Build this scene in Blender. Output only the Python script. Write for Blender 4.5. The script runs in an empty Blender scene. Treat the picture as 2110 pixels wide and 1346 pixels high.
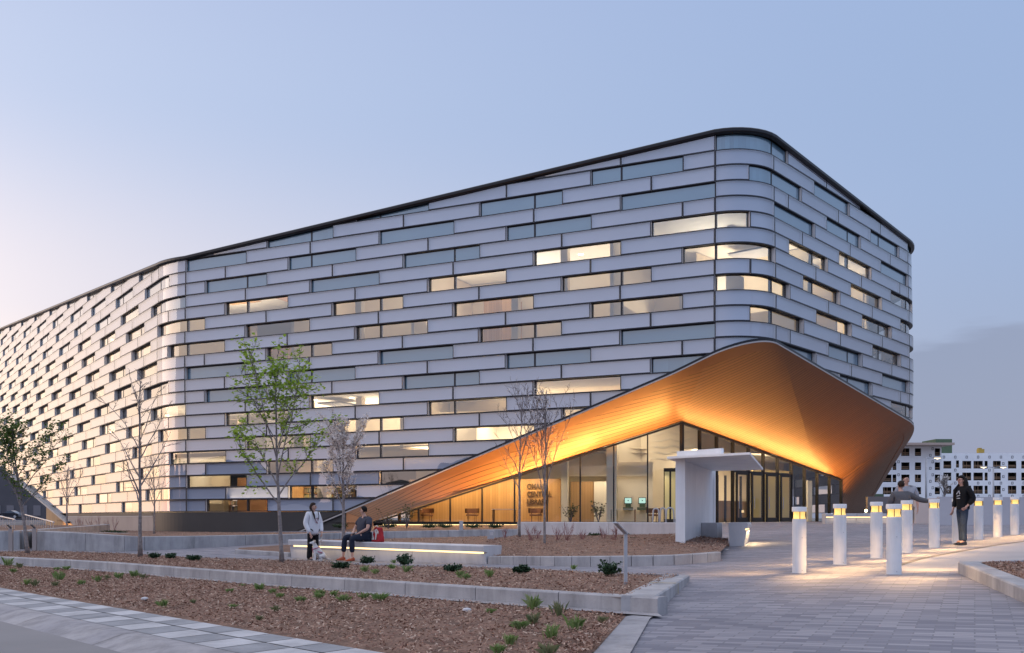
import bpy, bmesh, math, random
import numpy as np
from mathutils import Vector, Matrix

random.seed(7)
R = math.radians
SC = bpy.context.scene
COL = SC.collection

# ---------------------------------------------------------------- camera, sky, sun, exposure
F, XC, YH = 2017.0, 1055.0, 1067.0          # focal length, principal column and horizon row, in photo pixels
EYE = 1.5
cam_d = bpy.data.cameras.new('camera')
cam_d.sensor_width = 36.0
cam_d.lens = 36.0 * F / 2110.0
cam_d.shift_y = (YH - 673.0) / 2110.0
cam_d.clip_start = 0.1
cam_d.clip_end = 5000
cam = bpy.data.objects.new('camera', cam_d)
COL.objects.link(cam)
cam.location = (0, 0, EYE)
cam.rotation_euler = (R(90), 0, 0)
SC.camera = cam
SC.view_settings.view_transform = 'Standard'
SC.view_settings.look = 'None'
SC.view_settings.gamma = 1
SC.view_settings.exposure = 0.0
SC.cycles.max_bounces = 7
SC.cycles.transparent_max_bounces = 14
SC.cycles.sample_clamp_indirect = 4.0
SC.cycles.caustics_reflective = False
SC.cycles.caustics_refractive = False
try:
    SC.cycles.use_denoising = True
except Exception:
    pass

GLOW_AZ = R(-82)
world = bpy.data.worlds.new('World')
SC.world = world
world.use_nodes = True
wt = world.node_tree
for n_ in list(wt.nodes):
    wt.nodes.remove(n_)


def N(t, typ, **kw):
    n = t.nodes.new(typ)
    for k, v in kw.items():
        if k.startswith('i_'):
            n.inputs[k[2:].replace('_', ' ')].default_value = v
        else:
            setattr(n, k, v)
    return n


def ramp(t, pts, interp='EASE'):
    r = t.nodes.new('ShaderNodeValToRGB')
    r.color_ramp.interpolation = interp
    els = r.color_ramp.elements
    while len(els) > 1:
        els.remove(els[-1])
    els[0].position = pts[0][0]
    els[0].color = (*pts[0][1], 1)
    for p, c in pts[1:]:
        e = els.new(p)
        e.color = (*c, 1)
    return r


def math_node(t, op, a, b=None, clamp=False):
    m = t.nodes.new('ShaderNodeMath')
    m.operation = op
    m.use_clamp = clamp
    for i, v in enumerate((a, b)):
        if v is None:
            continue
        if isinstance(v, (int, float)):
            m.inputs[i].default_value = v
        else:
            t.links.new(v, m.inputs[i])
    return m.outputs[0]


def build_world():
    t = wt
    out = N(t, 'ShaderNodeOutputWorld')
    tc = N(t, 'ShaderNodeTexCoord')
    sep = N(t, 'ShaderNodeSeparateXYZ')
    t.links.new(tc.outputs['Generated'], sep.inputs[0])
    # low sun, already under the horizon to the left of the building
    sky = N(t, 'ShaderNodeTexSky')
    sky.sky_type = 'NISHITA'
    sky.sun_disc = False
    sky.sun_elevation = R(1.0)
    sky.sun_rotation = GLOW_AZ
    # twilight bands: the glow side and the side away from it, by elevation
    el = math_node(t, 'ARCTAN2', sep.outputs[2], math_node(t, 'SQRT', math_node(t, 'ADD', math_node(t, 'MULTIPLY', sep.outputs[0], sep.outputs[0]), math_node(t, 'MULTIPLY', sep.outputs[1], sep.outputs[1]))))
    eln = math_node(t, 'DIVIDE', el, math.pi / 2, True)
    glow = ramp(t, [(0.0, (1.30, 0.86, 0.60)), (0.06, (1.10, 0.88, 0.76)), (0.13, (0.83, 0.77, 0.84)), (0.25, (0.54, 0.62, 0.83)), (0.38, (0.46, 0.52, 0.76)), (0.55, (.86, .88, 1.02)), (1.0, (.92, .94, 1.05))])
    away = ramp(t, [(0.0, (0.30, 0.36, 0.52)), (0.08, (0.31, 0.39, 0.59)), (0.20, (0.315, 0.425, 0.665)), (0.38, (0.325, 0.44, 0.70)), (0.55, (.76, .82, 1.0)), (1.0, (.92, .94, 1.05))])
    t.links.new(eln, glow.inputs[0])
    t.links.new(eln, away.inputs[0])
    gx, gy = math.sin(GLOW_AZ), math.cos(GLOW_AZ)
    hl = math_node(t, 'SQRT', math_node(t, 'ADD', math_node(t, 'MULTIPLY', sep.outputs[0], sep.outputs[0]), math_node(t, 'MULTIPLY', sep.outputs[1], sep.outputs[1])))
    d = math_node(t, 'DIVIDE', math_node(t, 'ADD', math_node(t, 'MULTIPLY', sep.outputs[0], gx), math_node(t, 'MULTIPLY', sep.outputs[1], gy)), math_node(t, 'ADD', hl, 0.001))
    mr = N(t, 'ShaderNodeMapRange')
    mr.interpolation_type = 'SMOOTHSTEP'
    mr.inputs['From Min'].default_value = -0.45
    mr.inputs['From Max'].default_value = 1.0
    t.links.new(d, mr.inputs['Value'])
    rear = N(t, 'ShaderNodeMapRange')
    rear.interpolation_type = 'SMOOTHSTEP'
    rear.inputs['From Min'].default_value = -0.55
    rear.inputs['From Max'].default_value = 0.25
    rear.inputs['To Min'].default_value = 0.42
    rear.inputs['To Max'].default_value = 1.0
    t.links.new(sep.outputs[1], rear.inputs['Value'])
    gw = math_node(t, 'MULTIPLY', mr.outputs[0], rear.outputs[0])
    mix = N(t, 'ShaderNodeMix', data_type='RGBA')
    t.links.new(gw, mix.inputs[0])
    t.links.new(away.outputs[0], mix.inputs[6])
    t.links.new(glow.outputs[0], mix.inputs[7])
    # a low bank of soft cloud
    mp = N(t, 'ShaderNodeMapping')
    mp.inputs['Scale'].default_value = (2.2, 2.2, 13.0)
    t.links.new(tc.outputs['Generated'], mp.inputs[0])
    nz = N(t, 'ShaderNodeTexNoise')
    nz.inputs['Scale'].default_value = 1.6
    nz.inputs['Detail'].default_value = 5
    nz.inputs['Roughness'].default_value = 0.5
    t.links.new(mp.outputs[0], nz.inputs['Vector'])
    edge = math_node(t, 'ADD', math_node(t, 'MULTIPLY', nz.outputs[0], 0.11), 0.052)
    bk = N(t, 'ShaderNodeMapRange')
    bk.interpolation_type = 'SMOOTHSTEP'
    bk.inputs['From Min'].default_value = -0.006
    bk.inputs['From Max'].default_value = 0.007
    t.links.new(math_node(t, 'SUBTRACT', edge, eln), bk.inputs['Value'])
    side = N(t, 'ShaderNodeMapRange')
    side.interpolation_type = 'SMOOTHSTEP'
    side.inputs['From Min'].default_value = 0.12
    side.inputs['From Max'].default_value = 0.40
    t.links.new(sep.outputs[0], side.inputs['Value'])
    cf = math_node(t, 'MULTIPLY', math_node(t, 'MULTIPLY', bk.outputs[0], side.outputs[0]), 1.0)
    mix2 = N(t, 'ShaderNodeMix', data_type='RGBA')
    t.links.new(cf, mix2.inputs[0])
    t.links.new(mix.outputs[2], mix2.inputs[6])
    mix2.inputs[7].default_value = (0.265, 0.32, 0.485, 1)
    b1 = N(t, 'ShaderNodeBackground')
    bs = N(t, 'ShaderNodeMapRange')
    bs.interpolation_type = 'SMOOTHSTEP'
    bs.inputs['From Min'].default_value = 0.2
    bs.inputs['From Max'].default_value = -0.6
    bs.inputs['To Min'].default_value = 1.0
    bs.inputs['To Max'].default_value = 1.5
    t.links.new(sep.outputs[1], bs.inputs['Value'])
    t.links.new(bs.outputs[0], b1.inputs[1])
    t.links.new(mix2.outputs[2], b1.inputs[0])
    # the afterglow round the place where the sun went down, left of the building
    ga_ = R(-60)
    az = math_node(t, 'ARCTAN2', sep.outputs[0], sep.outputs[1])
    da = math_node(t, 'DIVIDE', math_node(t, 'SUBTRACT', az, ga_), R(16))
    de = math_node(t, 'DIVIDE', math_node(t, 'SUBTRACT', el, R(3)), R(12))
    q2 = math_node(t, 'ADD', math_node(t, 'MULTIPLY', da, da), math_node(t, 'MULTIPLY', de, de))
    lob = math_node(t, 'EXPONENT', math_node(t, 'MULTIPLY', q2, -0.5))
    b3 = N(t, 'ShaderNodeBackground')
    b3.inputs[0].default_value = (1.0, 0.70, 0.45, 1)
    t.links.new(math_node(t, 'MULTIPLY', lob, 1.35), b3.inputs[1])
    b2 = N(t, 'ShaderNodeBackground')
    b2.inputs[1].default_value = 0.06
    t.links.new(sky.outputs[0], b2.inputs[0])
    add = N(t, 'ShaderNodeAddShader')
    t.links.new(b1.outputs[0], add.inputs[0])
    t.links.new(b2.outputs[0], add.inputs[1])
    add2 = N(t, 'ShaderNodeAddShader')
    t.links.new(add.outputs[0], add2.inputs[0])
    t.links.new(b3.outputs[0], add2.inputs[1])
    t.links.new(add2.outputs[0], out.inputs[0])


build_world()
sun_d = bpy.data.lights.new('sun', 'SUN')
sun_d.energy = 0.35
sun_d.angle = R(30)
sun_d.color = (1.0, 0.82, 0.68)
sun = bpy.data.objects.new('sun', sun_d)
COL.objects.link(sun)
sun.rotation_euler = Vector((-math.sin(GLOW_AZ), -math.cos(GLOW_AZ), -0.25)).to_track_quat('-Z', 'Y').to_euler()

# ---------------------------------------------------------------- helpers
ORG = {}


def tag(o, label=None, cat=None, group=None, kind=None):
    if label:
        o['label'] = label
    if cat:
        o['category'] = cat
    if group:
        o['group'] = group
    if kind:
        o['kind'] = kind
    return o


def thing(name, loc, label, cat, group=None, rz=0.0):
    o = bpy.data.objects.new(name, None)
    o.empty_display_size = 0.3
    COL.objects.link(o)
    o.location = loc
    o.rotation_euler = (0, 0, rz)
    ORG[o.name] = Vector(loc) if rz == 0 else None
    return tag(o, label, cat, group)


class MB:
    def __init__(s):
        s.v, s.f, s.m = [], [], []

    def poly(s, pts, mi=0):
        k = len(s.v)
        s.v.extend([tuple(p) for p in pts])
        s.f.append(tuple(range(k, k + len(pts))))
        s.m.append(mi)

    def box(s, c, d, rz=0.0, mi=0, tilt=None):
        m = Matrix.Rotation(rz, 3, 'Z')
        if tilt is not None:
            m = m @ tilt
        k = len(s.v)
        for sx in (-.5, .5):
            for sy in (-.5, .5):
                for sz in (-.5, .5):
                    p = m @ Vector((sx * d[0], sy * d[1], sz * d[2]))
                    s.v.append((c[0] + p.x, c[1] + p.y, c[2] + p.z))
        for q in ((0, 1, 3, 2), (4, 6, 7, 5), (0, 4, 5, 1), (2, 3, 7, 6), (0, 2, 6, 4), (1, 5, 7, 3)):
            s.f.append(tuple(k + i for i in q))
            s.m.append(mi)

    def bar(s, a, b, w, h, mi=0):
        a, b = Vector(a), Vector(b)
        d = b - a
        L = d.length
        if L < 1e-6:
            return
        x = d / L
        up = Vector((0, 0, 1)) if abs(x.z) < .95 else Vector((0, 1, 0))
        y = up.cross(x).normalized()
        z = x.cross(y)
        k = len(s.v)
        for e in (a, b):
            for sy, sz in ((-.5, -.5), (.5, -.5), (.5, .5), (-.5, .5)):
                s.v.append(tuple(e + y * (sy * w) + z * (sz * h)))
        for q in ((0, 3, 2, 1), (4, 5, 6, 7), (0, 1, 5, 4), (1, 2, 6, 5), (2, 3, 7, 6), (3, 0, 4, 7)):
            s.f.append(tuple(k + i for i in q))
            s.m.append(mi)

    def tube(s, pts, rad, n=6, mi=0, cap=True):
        pts = [Vector(p) for p in pts]
        if not isinstance(rad, (list, tuple)):
            rad = [rad] * len(pts)
        k = len(s.v)
        ref = Vector((0.37, 0.91, 0.17))
        for i, p in enumerate(pts):
            d = (pts[min(i + 1, len(pts) - 1)] - pts[max(i - 1, 0)])
            if d.length < 1e-9:
                d = Vector((0, 0, 1))
            d.normalize()
            a = d.cross(ref)
            if a.length < .05:
                a = d.cross(Vector((1, 0, 0)))
            a.normalize()
            b = d.cross(a)
            for j in range(n):
                an = 2 * math.pi * j / n
                s.v.append(tuple(p + (a * math.cos(an) + b * math.sin(an)) * rad[i]))
        for i in range(len(pts) - 1):
            for j in range(n):
                s.f.append((k + i * n + j, k + i * n + (j + 1) % n, k + (i + 1) * n + (j + 1) % n, k + (i + 1) * n + j))
                s.m.append(mi)
        if cap:
            s.f.append(tuple(k + j for j in range(n))[::-1])
            s.m.append(mi)
            s.f.append(tuple(k + (len(pts) - 1) * n + j for j in range(n)))
            s.m.append(mi)

    def lathe(s, prof, c=(0, 0, 0), n=24, mi=0, cap=True):
        k = len(s.v)
        for r, z in prof:
            for j in range(n):
                an = 2 * math.pi * j / n
                s.v.append((c[0] + r * math.cos(an), c[1] + r * math.sin(an), c[2] + z))
        for i in range(len(prof) - 1):
            for j in range(n):
                s.f.append((k + i * n + j, k + i * n + (j + 1) % n, k + (i + 1) * n + (j + 1) % n, k + (i + 1) * n + j))
                s.m.append(mi)
        if cap:
            s.f.append(tuple(k + j for j in range(n))[::-1])
            s.m.append(mi)
            s.f.append(tuple(k + (len(prof) - 1) * n + j for j in range(n)))
            s.m.append(mi)

    def ball(s, c, r, mi=0, nu=10, nv=7, rz=0.0):
        if not isinstance(r, (list, tuple)):
            r = (r, r, r)
        k = len(s.v)
        ca, sa = math.cos(rz), math.sin(rz)
        for i in range(nv + 1):
            th = math.pi * i / nv
            for j in range(nu):
                ph = 2 * math.pi * j / nu
                x, y = r[0] * math.sin(th) * math.cos(ph), r[1] * math.sin(th) * math.sin(ph)
                s.v.append((c[0] + x * ca - y * sa, c[1] + x * sa + y * ca, c[2] + r[2] * math.cos(th)))
        for i in range(nv):
            for j in range(nu):
                s.f.append((k + i * nu + j, k + (i + 1) * nu + j, k + (i + 1) * nu + (j + 1) % nu, k + i * nu + (j + 1) % nu))
                s.m.append(mi)

    def ruled(s, A, B, n=1, mi=0):
        # strip between two polylines of equal length
        A = [Vector(a) for a in A]
        B = [Vector(b) for b in B]
        for j in range(n):
            for i in range(len(A) - 1):
                t0, t1 = j / n, (j + 1) / n
                s.poly([A[i].lerp(B[i], t0), A[i + 1].lerp(B[i + 1], t0), A[i + 1].lerp(B[i + 1], t1), A[i].lerp(B[i], t1)], mi)

    def build(s, name, mats, parent=None, smooth=False, merge=0.0, bevel=0.0, recalc=True):
        me = bpy.data.meshes.new(name)
        org = Vector((0, 0, 0))
        if parent is not None:
            p = parent
            while p.parent is not None:
                p = p.parent
            if ORG.get(p.name) is not None:
                org = ORG[p.name]
        vv = [(x - org.x, y - org.y, z - org.z) for x, y, z in s.v]
        me.from_pydata(vv, [], s.f)
        if not isinstance(mats, (list, tuple)):
            mats = [mats]
        for m in mats:
            me.materials.append(m)
        if len(mats) > 1:
            me.polygons.foreach_set('material_index', s.m)
        if merge:
            bm = bmesh.new()
            bm.from_mesh(me)
            bmesh.ops.remove_doubles(bm, verts=bm.verts, dist=merge)
            if recalc:
                bmesh.ops.recalc_face_normals(bm, faces=bm.faces)
            if bevel:
                es = [e for e in bm.edges if len(e.link_faces) == 2 and e.calc_face_angle(0) > .5]
                bmesh.ops.bevel(bm, geom=es, offset=bevel, segments=2, affect='EDGES', profile=.6)
            bm.to_mesh(me)
            bm.free()
        if smooth:
            me.polygons.foreach_set('use_smooth', [True] * len(me.polygons))
        me.update()
        o = bpy.data.objects.new(name, me)
        COL.objects.link(o)
        if parent is not None:
            o.parent = parent
        return o


def P(px, py, Z):
    return Vector(((px - XC) * Z / F, Z, EYE - (py - YH) * Z / F))


# ---------------------------------------------------------------- ground height (metres under the eye at a few surveyed points)
GP = [(-13, 25, 1.18), (-3.6, 16, 1.18), (1.72, 11.5, 1.16), (2.98, 16.4, 1.13), (-5.8, 27.5, 1.18), (-25, 45, 1.02), (-20.4, 61, .95), (-41, 86, .98),
      (4.96, 16.9, .9), (6.2, 15.9, .88), (7.4, 19.8, .78), (9.9, 23, .68), (10.9, 23.9, .65), (12.8, 26.8, .6), (15.1, 29.4, .5), (4.6, 26.7, .95),
      (8.85, 51, .27), (21, 63, .25), (0, 45, .62), (7, 7.7, 1.05), (-6, 10.8, 1.42), (-10, 19, 1.36), (-20, 22, 1.42), (0, -20, 1.55), (20, -10, 1.3), (-30, 0, 1.6),
      (40, 30, .35), (60, 100, .2), (30, 80, .22), (-60, 120, .9), (0, 110, .4), (110, 60, .2), (-110, 60, 1.2)]
_gx = np.array([(a, b) for a, b, c in GP], float)
_gh = np.array([c for a, b, c in GP], float)


def _U(r2):
    return np.where(r2 > 1e-12, .5 * r2 * np.log(np.maximum(r2, 1e-12)), 0.0)


_n = len(GP)
_K = _U(((_gx[:, None, :] - _gx[None, :, :]) ** 2).sum(-1)) + np.eye(_n) * 60.0
_A = np.zeros((_n + 3, _n + 3))
_A[:_n, :_n] = _K
_A[:_n, _n] = 1
_A[:_n, _n + 1:] = _gx
_A[_n, :_n] = 1
_A[_n + 1:, :_n] = _gx.T
_w = np.linalg.solve(_A, np.concatenate([_gh, np.zeros(3)]))


def garr(xy):
    xy = np.asarray(xy, float)
    h = _U(((xy[:, None, :] - _gx[None, :, :]) ** 2).sum(-1)) @ _w[:_n] + _w[_n] + xy @ _w[_n + 1:]
    d = np.hypot(xy[:, 0], xy[:, 1] - 40)
    t = np.clip((d - 80) / 60, 0, 1)
    t = t * t * (3 - 2 * t)
    h = np.clip(h, 0.1, 1.7) * (1 - t) + 0.45 * t
    return EYE - h


def g(x, y):
    return float(garr([(x, y)])[0])


def G(px, py, dz=0.0):
    Z = 20.0
    for _ in range(60):
        X = (px - XC) * Z / F
        h = max(EYE - g(X, Z) - dz, .02)
        Zn = h * F / max(py - YH, .5)
        Z += .6 * (min(Zn, 400) - Z)
    return Vector(((px - XC) * Z / F, Z, g((px - XC) * Z / F, Z) + dz))


# ---------------------------------------------------------------- materials
def new_mat(name):
    m = bpy.data.materials.new(name)
    m.use_nodes = True
    t = m.node_tree
    b = t.nodes['Principled BSDF']
    return m, t, b


def mat(name, col, rough=.6, metal=0.0, col2=None, scale=3.0, detail=5, coat=0.0, bump=0.0, bscale=40.0, spec=.5, contrast=(.35, .65), emit=None, es=0.0, sheen=0.0, weather=0.0):
    m, t, b = new_mat(name)
    b.inputs['Roughness'].default_value = rough
    b.inputs['Metallic'].default_value = metal
    b.inputs['Coat Weight'].default_value = coat
    b.inputs['Specular IOR Level'].default_value = spec
    b.inputs['Base Color'].default_value = (*col, 1)
    if sheen:
        b.inputs['Sheen Weight'].default_value = sheen
    tc = N(t, 'ShaderNodeTexCoord')
    if col2 is not None:
        nz = N(t, 'ShaderNodeTexNoise')
        nz.inputs['Scale'].default_value = scale
        nz.inputs['Detail'].default_value = detail
        nz.inputs['Roughness'].default_value = .6
        t.links.new(tc.outputs['Object'], nz.inputs['Vector'])
        r = ramp(t, [(contrast[0], col), (contrast[1], col2)], 'LINEAR')
        t.links.new(nz.outputs[0], r.inputs[0])
        t.links.new(r.outputs[0], b.inputs['Base Color'])
    if weather:
        src = b.inputs['Base Color'].links[0].from_socket
        mp = N(t, 'ShaderNodeMapping')
        mp.inputs['Scale'].default_value = (2.6, 2.6, .5)
        t.links.new(tc.outputs['Object'], mp.inputs[0])
        n3 = N(t, 'ShaderNodeTexNoise')
        n3.inputs['Scale'].default_value = 1.0
        n3.inputs['Detail'].default_value = 9
        n3.inputs['Roughness'].default_value = .7
        t.links.new(mp.outputs[0], n3.inputs['Vector'])
        r3 = ramp(t, [(.36, (1 - weather, 1 - weather, 1 - weather)), (.56, (1, 1, 1)), (.75, (1 + weather * .3,) * 3)], 'LINEAR')
        t.links.new(n3.outputs[0], r3.inputs[0])
        m3 = N(t, 'ShaderNodeMix', data_type='RGBA', blend_type='MULTIPLY')
        m3.inputs[0].default_value = 1
        t.links.new(src, m3.inputs[6])
        t.links.new(r3.outputs[0], m3.inputs[7])
        t.links.new(m3.outputs[2], b.inputs['Base Color'])
    if bump:
        n2 = N(t, 'ShaderNodeTexNoise')
        n2.inputs['Scale'].default_value = bscale
        n2.inputs['Detail'].default_value = 4
        t.links.new(tc.outputs['Object'], n2.inputs['Vector'])
        bp = N(t, 'ShaderNodeBump')
        bp.inputs['Strength'].default_value = bump
        bp.inputs['Distance'].default_value = .02
        t.links.new(n2.outputs[0], bp.inputs['Height'])
        t.links.new(bp.outputs[0], b.inputs['Normal'])
    if emit is not None:
        b.inputs['Emission Color'].default_value = (*emit, 1)
        b.inputs['Emission Strength'].default_value = es
    return m


def mat_emit(name, col, s):
    m, t, b = new_mat(name)
    e = N(t, 'ShaderNodeEmission')
    e.inputs[0].default_value = (*col, 1)
    e.inputs[1].default_value = s
    t.links.new(e.outputs[0], t.nodes['Material Output'].inputs[0])
    return m


def mat_glass(name, tint=(.85, .88, .88), ior=1.5, boost=1.0, floor=.05):
    m, t, b = new_mat(name)
    tr = N(t, 'ShaderNodeBsdfTransparent')
    tr.inputs[0].default_value = (*tint, 1)
    gl = N(t, 'ShaderNodeBsdfGlossy')
    gl.inputs['Roughness'].default_value = .01
    fr = N(t, 'ShaderNodeFresnel')
    # a thin sheet: the same reflectance from either side
    gb = N(t, 'ShaderNodeNewGeometry')
    t.links.new(math_node(t, 'ADD', ior, math_node(t, 'MULTIPLY', gb.outputs['Backfacing'], 1 / ior - ior)), fr.inputs[0])
    f = math_node(t, 'ADD', math_node(t, 'MULTIPLY', fr.outputs[0], boost), floor, True)
    mx = N(t, 'ShaderNodeMixShader')
    t.links.new(f, mx.inputs[0])
    t.links.new(tr.outputs[0], mx.inputs[1])
    t.links.new(gl.outputs[0], mx.inputs[2])
    t.links.new(mx.outputs[0], t.nodes['Material Output'].inputs[0])
    return m


def mat_stripes(name, axis, spacing, col, col2, groove=.12, rough=.45, metal=0.0, dark=.35, bump=.6, scale=.6, attr=None):
    """boards laid side by side along a real direction: axis is the world vector across them"""
    m, t, b = new_mat(name)
    b.inputs['Roughness'].default_value = rough
    b.inputs['Metallic'].default_value = metal
    ge = N(t, 'ShaderNodeNewGeometry')
    dt = N(t, 'ShaderNodeVectorMath', operation='DOT_PRODUCT')
    dt.inputs[1].default_value = axis
    t.links.new(ge.outputs['Position'], dt.inputs[0])
    src = dt.outputs['Value']
    if attr:
        an = N(t, 'ShaderNodeAttribute')
        an.attribute_name = attr
        src = an.outputs['Fac']
    u = math_node(t, 'DIVIDE', src, spacing)
    fr = math_node(t, 'FRACT', u)
    fl = math_node(t, 'FLOOR', u)
    wn = N(t, 'ShaderNodeTexWhiteNoise', noise_dimensions='1D')
    t.links.new(fl, wn.inputs['W'])
    nz = N(t, 'ShaderNodeTexNoise')
    nz.inputs['Scale'].default_value = scale
    nz.inputs['Detail'].default_value = 4
    t.links.new(ge.outputs['Position'], nz.inputs['Vector'])
    f = math_node(t, 'ADD', math_node(t, 'MULTIPLY', wn.outputs[0], .6), math_node(t, 'MULTIPLY', nz.outputs[0], .4))
    mx = N(t, 'ShaderNodeMix', data_type='RGBA')
    t.links.new(f, mx.inputs[0])
    mx.inputs[6].default_value = (*col, 1)
    mx.inputs[7].default_value = (*col2, 1)
    gr = math_node(t, 'LESS_THAN', fr, groove)
    m2 = N(t, 'ShaderNodeMix', data_type='RGBA', blend_type='MULTIPLY')
    t.links.new(gr, m2.inputs[0])
    t.links.new(mx.outputs[2], m2.inputs[6])
    m2.inputs[7].default_value = (dark, dark, dark, 1)
    t.links.new(m2.outputs[2], b.inputs['Base Color'])
    if bump:
        bp = N(t, 'ShaderNodeBump')
        bp.inputs['Strength'].default_value = bump
        bp.inputs['Distance'].default_value = .02
        t.links.new(math_node(t, 'SUBTRACT', 1.0, gr), bp.inputs['Height'])
        t.links.new(bp.outputs[0], b.inputs['Normal'])
    return m


def mat_paver(name, ang, c1, c2, mortar, bw, rh, rough=.75, msize=.008):
    m, t, b = new_mat(name)
    b.inputs['Roughness'].default_value = rough
    ge = N(t, 'ShaderNodeNewGeometry')
    mp = N(t, 'ShaderNodeMapping')
    mp.inputs['Rotation'].default_value = (0, 0, ang)
    t.links.new(ge.outputs['Position'], mp.inputs[0])
    br = N(t, 'ShaderNodeTexBrick')
    br.inputs['Scale'].default_value = 1.0
    br.inputs['Brick Width'].default_value = bw
    br.inputs['Row Height'].default_value = rh
    br.inputs['Mortar Size'].default_value = msize
    br.inputs['Mortar Smooth'].default_value = .2
    br.inputs['Bias'].default_value = -.15
    br.inputs['Color1'].default_value = (*c1, 1)
    br.inputs['Color2'].default_value = (*c2, 1)
    br.inputs['Mortar'].default_value = (*mortar, 1)
    t.links.new(mp.outputs[0], br.inputs['Vector'])
    nz = N(t, 'ShaderNodeTexNoise')
    nz.inputs['Scale'].default_value = .35
    nz.inputs['Detail'].default_value = 6
    t.links.new(ge.outputs['Position'], nz.inputs['Vector'])
    r = ramp(t, [(.3, (.78, .78, .80)), (.7, (1.05, 1.03, 1.02))], 'LINEAR')
    t.links.new(nz.outputs[0], r.inputs[0])
    mx = N(t, 'ShaderNodeMix', data_type='RGBA', blend_type='MULTIPLY')
    mx.inputs[0].default_value = 1
    t.links.new(br.outputs[0], mx.inputs[6])
    t.links.new(r.outputs[0], mx.inputs[7])
    t.links.new(mx.outputs[2], b.inputs['Base Color'])
    bp = N(t, 'ShaderNodeBump')
    bp.inputs['Strength'].default_value = .4
    bp.inputs['Distance'].default_value = .01
    t.links.new(math_node(t, 'SUBTRACT', 1.0, br.outputs['Fac']), bp.inputs['Height'])
    t.links.new(bp.outputs[0], b.inputs['Normal'])
    return m


def mat_island(name, cols, rough=.8, trans=0.0, spec=.3):
    """one colour per loose piece (chip, leaf, petal)"""
    m, t, b = new_mat(name)
    b.inputs['Roughness'].default_value = rough
    b.inputs['Specular IOR Level'].default_value = spec
    ge = N(t, 'ShaderNodeNewGeometry')
    k = len(cols)
    r = ramp(t, [(i / max(k - 1, 1), c) for i, c in enumerate(cols)], 'LINEAR')
    t.links.new(ge.outputs['Random Per Island'], r.inputs[0])
    t.links.new(r.outputs[0], b.inputs['Base Color'])
    if trans:
        tl = N(t, 'ShaderNodeBsdfTranslucent')
        t.links.new(r.outputs[0], tl.inputs[0])
        mx = N(t, 'ShaderNodeMixShader')
        mx.inputs[0].default_value = trans
        t.links.new(b.outputs[0], mx.inputs[1])
        t.links.new(tl.outputs[0], mx.inputs[2])
        t.links.new(mx.outputs[0], t.nodes['Material Output'].inputs[0])
    return m


M = {}
M['frame'] = mat('dark_anodised_frame', (.035, .035, .042), .38, .6)
M['frame_lit'] = mat('lightened_reveal', (.78, .73, .71), .7, .0)  # panel ends coloured pale to offset the shade in the narrow recess
M['frost'] = mat('fritted_panel_glass', (.29, .315, .375), .35, 0, (.335, .36, .42), .25, 2, coat=1.0)
M['frost'].node_tree.nodes['Principled BSDF'].inputs['Coat IOR'].default_value = 2.3
M['frost'].node_tree.nodes['Principled BSDF'].inputs['Coat Roughness'].default_value = .03
M['spandrel'] = mat('sky_tinted_spandrel_glass', (.085, .18, .265), .3, 0, (.105, .205, .28), .3, 2, coat=1.0)  # blue of the reflected sky is partly put into the base colour
M['spandrel'].node_tree.nodes['Principled BSDF'].inputs['Coat IOR'].default_value = 2.2
M['spandrel'].node_tree.nodes['Principled BSDF'].inputs['Coat Roughness'].default_value = .02


def panel_life(m, amt):
    """slightly different tone from pane to pane and a faint warp in the reflection"""
    t = m.node_tree
    b = t.nodes['Principled BSDF']
    ge = N(t, 'ShaderNodeNewGeometry')
    src = b.inputs['Base Color'].links[0].from_socket
    mx = N(t, 'ShaderNodeMix', data_type='RGBA', blend_type='MULTIPLY')
    mx.inputs[0].default_value = 1
    r = ramp(t, [(0, (1 - amt, 1 - amt, 1 - amt * .8)), (1, (1 + amt, 1 + amt, 1 + amt))], 'LINEAR')
    t.links.new(ge.outputs['Random Per Island'], r.inputs[0])
    t.links.new(src, mx.inputs[6])
    t.links.new(r.outputs[0], mx.inputs[7])
    t.links.new(mx.outputs[2], b.inputs['Base Color'])
    nz = N(t, 'ShaderNodeTexNoise')
    nz.inputs['Scale'].default_value = .55
    nz.inputs['Detail'].default_value = 2
    t.links.new(ge.outputs['Position'], nz.inputs['Vector'])
    bp = N(t, 'ShaderNodeBump')
    bp.inputs['Strength'].default_value = .25
    bp.inputs['Distance'].default_value = .03
    t.links.new(nz.outputs[0], bp.inputs['Height'])
    t.links.new(bp.outputs[0], b.inputs['Coat Normal'])


panel_life(M['frost'], .07)
panel_life(M['spandrel'], .16)
M['back'] = mat('fritted_backing', (.425, .455, .55), .6, 0, (.475, .505, .60), .25, 2)
panel_life(M['back'], .07)
M['rim'] = mat('shadow_box_rim', (.66, .66, .70), .6)
M['outer'] = mat_glass('outer_panel_glass', (.97, .98, 1.0), 1.75, 1.3, .10)
t_ = M['outer'].node_tree
ge_ = N(t_, 'ShaderNodeNewGeometry')
nz_ = N(t_, 'ShaderNodeTexNoise')
nz_.inputs['Scale'].default_value = .55
nz_.inputs['Detail'].default_value = 2
t_.links.new(ge_.outputs['Position'], nz_.inputs['Vector'])
bp_ = N(t_, 'ShaderNodeBump')
bp_.inputs['Strength'].default_value = .25
bp_.inputs['Distance'].default_value = .03
t_.links.new(nz_.outputs[0], bp_.inputs['Height'])
for n_ in t_.nodes:
    if n_.type in ('BSDF_GLOSSY',):
        t_.links.new(bp_.outputs[0], n_.inputs['Normal'])
M['pane'] = mat_glass('clear_window_glass', (.86, .87, .86), 1.55, 1.5, .15)
M['lobby_glass'] = mat_glass('clear_lobby_glass', (.88, .89, .87), 1.45, 1.0, .03)
M['fascia'] = mat('black_roof_edge', (.012, .011, .014), .35, .4)
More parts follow.
